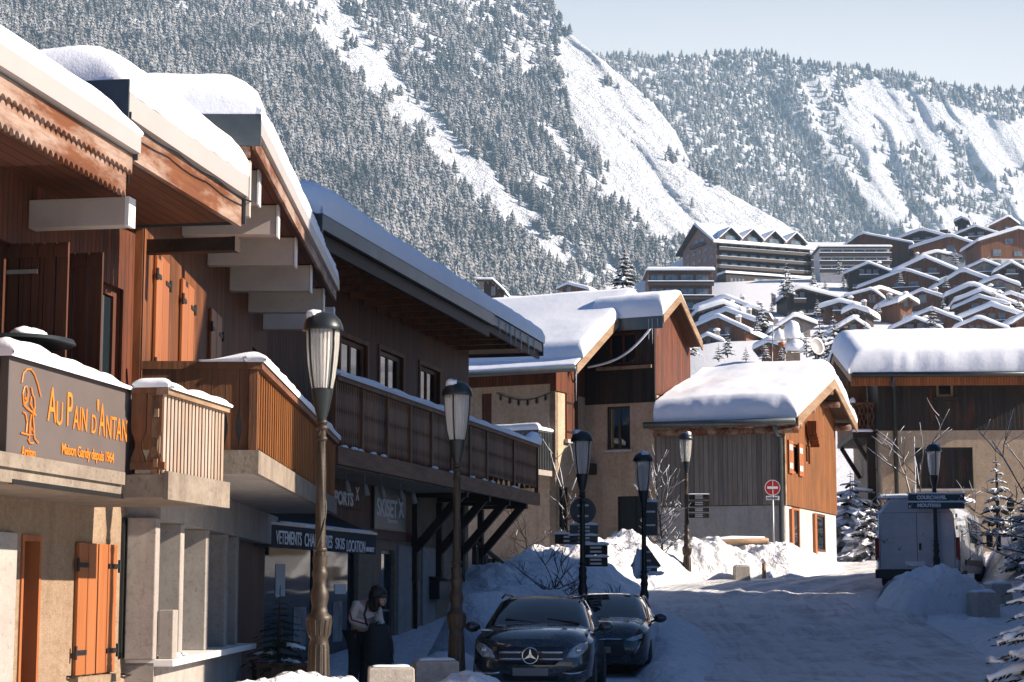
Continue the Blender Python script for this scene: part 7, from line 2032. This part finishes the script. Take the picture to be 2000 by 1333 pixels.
CH = [
 # label, apex, left, right, Y, wall, kw
 ('chalet topmost of the stacked snow roofs beside the apartment house', (1416, 572), (1356, 592), (1474, 598), 452, 'dark', {}),
 ('chalet second in the stack of snow roofs, dark gable', (1412, 582), (1362, 598), (1466, 606), 440, 'dark', {}),
 ('chalet third in the stack, broad snow roof with small chimney', (1418, 597), (1368, 614), (1488, 628), 425, 'red', {}),
 ('chalet with big triangular gable glazing and russet boards', (1401, 610), (1345, 632), (1462, 643), 405, 'red', {'cols': 4, 'floors': 3}),
 ('small low chalet gable in front of the russet one', (1382, 646), (1357, 660), (1413, 661), 380, 'dark', {'cols': 2, 'floors': 3, 'depth': 9}),
 ('chalet with wide snow roof and boarded front below the posters', (1562, 553), (1528, 571), (1640, 572), 480, 'dark', {'cols': 3}),
 ('dark gabled chalet with pale beams before the hotel forecourt', (1552, 608), (1503, 640), (1596, 624), 420, 'grey', {'cols': 3}),
 ('chalet half hidden by a low white roof behind the satellite dish', (1500, 655), (1472, 668), (1538, 668), 330, 'red', {'cols': 2, 'thick': 1.2, 'depth': 8}),
 ('long chalet with stepped snow roof and balcony tiers', (1703, 559), (1650, 572), (1728, 578), 470, 'brown', {'cols': 3, 'floors': 3}),
 ('chalet with gable of brown boards under the pines, top left of village', (1682, 451), (1641, 480), (1777, 476), 660, 'brown', {'cols': 2, 'floors': 2, 'depth': 22}),
 ('wide wooden chalet with two windows over a white base', (1856, 454), (1779, 476), (1920, 480), 640, 'red', {'lower': 'white', 'cols': 2, 'floors': 2, 'balc': 0, 'depth': 18}),
 ('big orange brown chalet with white lower storey at the right edge', (1990, 440), (1909, 465), (2070, 462), 600, 'red', {'lower': 'white', 'cols': 3, 'floors': 3, 'balc': 0, 'depth': 18, 'chim': 0}),
 ('crowning chalet of the village with broad lit snow roof', (1970, 418), (1925, 440), (1992, 434), 760, 'red', {'depth': 24, 'cols': 2}),
 ('chalet cluster roof with dormers below the skyline, left part', (1800, 443), (1742, 462), (1850, 462), 720, 'dark', {'depth': 20, 'chim': 2, 'dormer': 3}),
 ('long roof with row of dormers under the crowning chalet', (1905, 437), (1866, 452), (1948, 455), 740, 'dark', {'depth': 16, 'dormer': 3}),
 ('small square tower chalet with pyramid snow cap', (1878, 420), (1864, 427), (1892, 427), 765, 'dark', {'depth': 8, 'cols': 1, 'floors': 2, 'balc': 0, 'chim': 0}),
 ('dark chalet with two round dormers and wide snow roof', (1697, 508), (1649, 528), (1744, 528), 560, 'dark', {'cols': 4, 'floors': 2, 'depth': 10}),
 ('wide dark gable with a balcony beneath, middle of the village', (1806, 495), (1744, 523), (1870, 524), 555, 'brown', {'cols': 3, 'floors': 2}),
 ('long sloping snow roof under the dark gable', (1768, 521), (1679, 552), (1829, 546), 525, 'brown', {'cols': 3, 'depth': 16}),
 ('chalet with sunlit front and orange balcony', (1720, 556), (1690, 566), (1800, 578), 480, 'red', {'cols': 3, 'floors': 3, 'yaw': .35}),
 ('small sunlit orange gable with carved balcony', (1773, 571), (1752, 583), (1796, 584), 455, 'red', {'cols': 2, 'floors': 3, 'depth': 10, 'yaw': .3}),
 ('chalet with dark glass gable right of the village', (1922, 503), (1881, 521), (1962, 522), 545, 'grey', {'cols': 3}),
 ('chalet with broad pale roof below the glass gable', (1880, 520), (1818, 557), (1934, 546), 520, 'brown', {'cols': 3}),
 ('chalet roof with small dormers at the right edge', (1975, 506), (1942, 524), (2010, 526), 540, 'dark', {'cols': 2, 'dormer': 2}),
 ('highest of the layered snow roofs on the right', (1898, 547), (1846, 569), (1984, 582), 490, 'brown', {'cols': 3, 'depth': 10}),
 ('second of the layered snow roofs on the right', (1918, 559), (1864, 580), (1996, 594), 470, 'brown', {'cols': 3, 'depth': 10}),
 ('third layered roof over russet boards', (1913, 573), (1864, 593), (1962, 590), 455, 'red', {'cols': 3, 'depth': 9}),
 ('chalet with long low gable and wide balcony windows', (1936, 587), (1874, 611), (2000, 612), 438, 'red', {'cols': 4, 'floors': 2}),
 ('russet chalet with pale posts just above the right roof', (1911, 613), (1864, 633), (1970, 637), 415, 'red', {'cols': 4, 'floors': 2, 'chim': 0}),
 ('chalet behind the young fir above the right roof', (1819, 597), (1766, 617), (1874, 622), 430, 'red', {'cols': 3}),
 ('low dark gable left of the young fir', (1788, 614), (1736, 636), (1840, 636), 405, 'dark', {'cols': 3}),
 ('chalet cut by the right edge with heavy snow eave', (2012, 602), (1976, 624), (2060, 624), 420, 'red', {'cols': 2}),
 ('small chalet with balcony tiers behind the tall pines', (1668, 613), (1638, 630), (1700, 634), 420, 'brown', {'cols': 2, 'floors': 2}),
 ('small roof showing over the stucco house ridge', (1108, 548), (1088, 556), (1150, 562), 520, 'brown', {'cols': 2, 'depth': 20, 'balc': 0}),
 ('dark roof end beyond the ski shop roof snow', (962, 541), (930, 540), (986, 564), 360, 'dark', {'cols': 1, 'depth': 8, 'balc': 0, 'thick': .5, 'chim': 0}),
]
CH += [
 ('long low chalet roof between the hotel forecourt and the pines', (1640, 580), (1600, 592), (1690, 594), 455, 'brown', {'cols': 3, 'depth': 10}),
 ('chalet with a narrow lit side squeezed beside the twin dormers', (1750, 532), (1722, 545), (1782, 546), 540, 'red', {'cols': 2, 'depth': 12}),
 ('chalet roof stepping down right of the wide dark gable', (1850, 538), (1822, 548), (1886, 552), 530, 'dark', {'cols': 2, 'depth': 14}),
 ('grey gabled chalet just below the glass gable', (1948, 534), (1912, 548), (1990, 552), 515, 'grey', {'cols': 3, 'depth': 12}),
 ('fourth layered roof ending at the right edge', (1972, 566), (1928, 583), (2022, 590), 480, 'red', {'cols': 3, 'depth': 9}),
 ('small snow topped annex left of the sunlit front', (1668, 590), (1646, 600), (1696, 602), 440, 'dark', {'cols': 2, 'depth': 9}),
 ('chalet showing its broad roof behind the orange gable', (1800, 560), (1772, 572), (1842, 578), 495, 'brown', {'cols': 2, 'depth': 14}),
 ('chalet with snow heaped eave beside the chalet stack', (1462, 590), (1440, 602), (1500, 604), 445, 'dark', {'cols': 2, 'depth': 12}),
 ('low chalet at the foot of the snow gap', (1536, 640), (1508, 650), (1570, 652), 380, 'brown', {'cols': 3, 'depth': 9}),
 ('white walled house under the wooden chalet', (1830, 486), (1800, 494), (1880, 496), 610, 'white', {'cols': 3, 'depth': 14, 'balc': 0}),
]
for lab, ap, le, ri, Y, w, kw in CH:
    kw.setdefault('chim', random.Random(lab+'c').choice((0, 1, 1, 2))); kw.setdefault('thick', random.Random(lab+'t').uniform(.9, 1.4))
    kw.setdefault('yaw', random.Random(lab).choice((-.40, -.30, -.22, -.12, .05)))
    chalet(lab, ap, le, ri, Y, w, **kw)

# ================================================================== TREES
def vfir(label, px, pyt, pyb, Y, wr=.23, tiers=11, seed=1, lumps=.55, mat='fir', group=None, name='fir_tree', twigs=False):
    b, tp = at(px, pyb, Y), at(px, pyt, Y); H = tp.z - b.z
    return fir(name, label, b, H, H*wr, tiers, seed, mat, 'tree', group, True, .06, lumps, twigs)
M['fir_v'] = m_conifer('village fir needles', .45, .95, ((0.010, 0.018, 0.012), (0.035, 0.045, 0.028)), scale=1.2)
for k, a in enumerate([
 ('broad dark fir standing behind the stucco house ridge', 1221, 474, 566, 150, .30, 11),
 ('tall snowy fir right of the hotel posters', 1536, 504, 576, 470, .26, 10),
 ('slim snowy fir beside the hotel hall', 1588, 522, 560, 500, .26, 8),
 ('round snowy fir in the gap between the chalet stacks', 1488, 584, 634, 400, .33, 8),
 ('fir with drooping boughs touching the boarded gable', 1344, 604, 694, 130, .24, 12),
 ('lit fir before the small low chalet', 1421, 639, 692, 260, .26, 9),
 ('short white fir left of the lit one', 1404, 668, 700, 250, .3, 8),
 ('small fir below the satellite dish roof, left', 1494, 664, 700, 180, .3, 8),
 ('small fir below the satellite dish roof, middle', 1526, 668, 702, 170, .28, 8),
 ('thin fir just left of the two tier chimney', 1457, 674, 702, 220, .3, 7),
 ('leftmost of the three tall pines above the small chalet', 1603, 608, 716, 170, .24, 12),
 ('middle and tallest of the three pines above the small chalet', 1630, 598, 730, 160, .20, 13),
 ('rightmost of the three tall pines, by the right roof', 1655, 620, 740, 165, .20, 12),
 ('young fir rising behind the right snow roof', 1823, 588, 650, 200, .27, 9),
 ('small fir among the chalets near the pines', 1575, 640, 690, 260, .25, 8),
]):
    vfir(*a, seed=30+k, mat='fir_v')
q_ = random.Random(77)
for px, py, Y in ((1478, 640, 395), (1508, 604, 440), (1446, 612, 440), (1596, 606, 430), (1612, 560, 510), (1648, 556, 530), (1740, 590, 460), (1758, 548, 520), (1842, 594, 450), (1848, 556, 500), (1890, 536, 540), (1932, 518, 560), (1716, 604, 440), (1640, 528, 580), (1588, 546, 560), (1866, 508, 590), (1964, 556, 520), (1990, 598, 450), (1690, 640, 400), (1562, 664, 330)):
    h_ = q_.uniform(15, 30)
    vfir('small snowy fir between the hillside chalets', px, py-h_, py+6, Y, .27, 8, int(px), .5, 'fir_v', 'small firs between the chalets')
vfir('snowy fir in the gap between the orange chalet and the right house', 1668, 925, 1095, 80, .33, 12, 71, .8, 'fir_v')
vfir('fir draped in heavy snow hoods before the right house', 1950, 872, 1045, 53.5, .22, 9, 72, 1.0, 'fir_v')
vfir('near fir with snow loaded boughs at the right edge of the road', 2052, 985, 1480, 24.0, .34, 17, 73, .8, 'fir_dark', twigs=True)
vfir('fir with white boughs at the far right behind the snow bank', 2010, 930, 1110, 51.0, .34, 10, 76, 1.0, 'fir_v')

# bushes loaded with snow
fir('snowy_bush', 'dense bush buried in round snow clumps beside the orange chalet', (xat(1660, 73), 73, base_z(73)-.1), 3.3, 2.1, 9, 91, 'fir_v', 'bush', lumps=1.0, base=.1)
fir('snowy_bush', 'snow laden bush at the foot of the right house, left of the van', (xat(1698, 66), 66, base_z(66)-.1), 2.3, 1.1, 8, 92, 'fir_v', 'bush', lumps=1.0, base=.1)

def bare_tree(name, label, loc, H, spread, seed=1, n=9, snowy=.5, horiz=0.0, cat='tree', depth=3, r0=.045):
    q = random.Random(seed); t = thing(name, label, cat, loc)
    b, s = MB(), MB()
    def branch(p, d, L, r_, lev):
        pts = [p]; dd = d.copy()
        for k in range(4):
            dd = (dd + Vector((q.uniform(-.22, .22), q.uniform(-.22, .22), q.uniform(-.08, .22)*(1-horiz)))).normalized(); pts.append(pts[-1] + dd*L/4)
        b.tube(pts, [r_*(1-.8*k/4) + .002 for k in range(5)], 6)
        if q.random() < snowy:
            k0 = q.choice((1, 2)); s.tube([a + Vector((0, 0, r_*.8+.012)) for a in pts[k0:]], [max(.006, r_*.8)*(1.0-.2*k) for k in range(len(pts[k0:]))], 6)
        if lev > 0:
            for e in range(q.choice((2, 3, 3))):
                k = q.choice((1, 2, 3)); a = q.uniform(0, 6.28)
                side = Vector((math.cos(a)*.9, math.sin(a)*.6, q.uniform(-.1, .8)*(1-horiz*.7))).normalized()
                branch(pts[k], (dd*.55 + side*.8).normalized(), L*q.uniform(.45, .7), r_*.55, lev-1)
    trunk = [Vector((0, 0, -.3)), Vector((.02, 0, H*.3)), Vector((-.03, .02, H*.55))]
    b.tube(trunk, [r0*1.2, r0, r0*.7], 8)
    for k in range(n):
        z = H*(.18 + .4*k/n); a = q.uniform(-.6, .6) + (0 if k % 2 else math.pi)
        up = q.uniform(.05, .5) if horiz else q.uniform(.4, 1.3)
        branch(Vector((0, 0, z)), Vector((math.cos(a), math.sin(a)*.5, up)).normalized(), spread*q.uniform(.6, 1.1), r0*.38, depth-1)
    for k in range(3):
        branch(trunk[-1].copy(), Vector((q.uniform(-.5, .5), q.uniform(-.3, .3), 1)).normalized(), H*.45, r0*.45, depth-1)
    b.build('branches', M['bark'], t)
    if s.v: s.build('snow', M['snow'], t, True)
    return t
bare_tree('bare_tree', 'bare spreading tree with snow on its branches behind the COURCHEVEL signs', (xat(1792, 51.6), 51.6, 1.2), 4.6, 1.35, 4, 12, .95, .45)
bare_tree('bare_shrub', 'bare snow dusted shrub behind the parked crossover', (xat(1085, 41), 41, .7), 1.7, .85, 9, 14, 1.0, .1, 'shrub', 3, .035)
bare_tree('bare_shrub', 'leafless twiggy shrub against the stucco house wall', (xat(1030, 53), 53, 1.6), 2.6, .8, 12, 9, .1, .1, 'shrub', 3, .03)
bare_tree('bare_shrub', 'shrub with fluffy snow tufts left of the far street lamp', (xat(1290, 54.6), 54.6, 1.9), 3.2, .7, 15, 14, 1.0, .0, 'shrub', 3, .035)
bare_tree('bare_shrub', 'frosted young tree beside the stucco house door', (xat(1108, 55.5), 55.5, 2.0), 3.9, .6, 18, 8, 1.0, .0, 'shrub', 2, .04)
bare_tree('bare_shrub', 'few dry twigs in front of the second car, by the bank', (xat(1205, 42.5), 42.5, .9), .9, .4, 21, 7, .1, 0, 'shrub', 2, .015)
bare_tree('bare_tree', 'snowy branches reaching in from the right above the round sign', (xat(2015, 50), 50, 1.4), 4.4, 1.6, 27, 9, .9, .5)
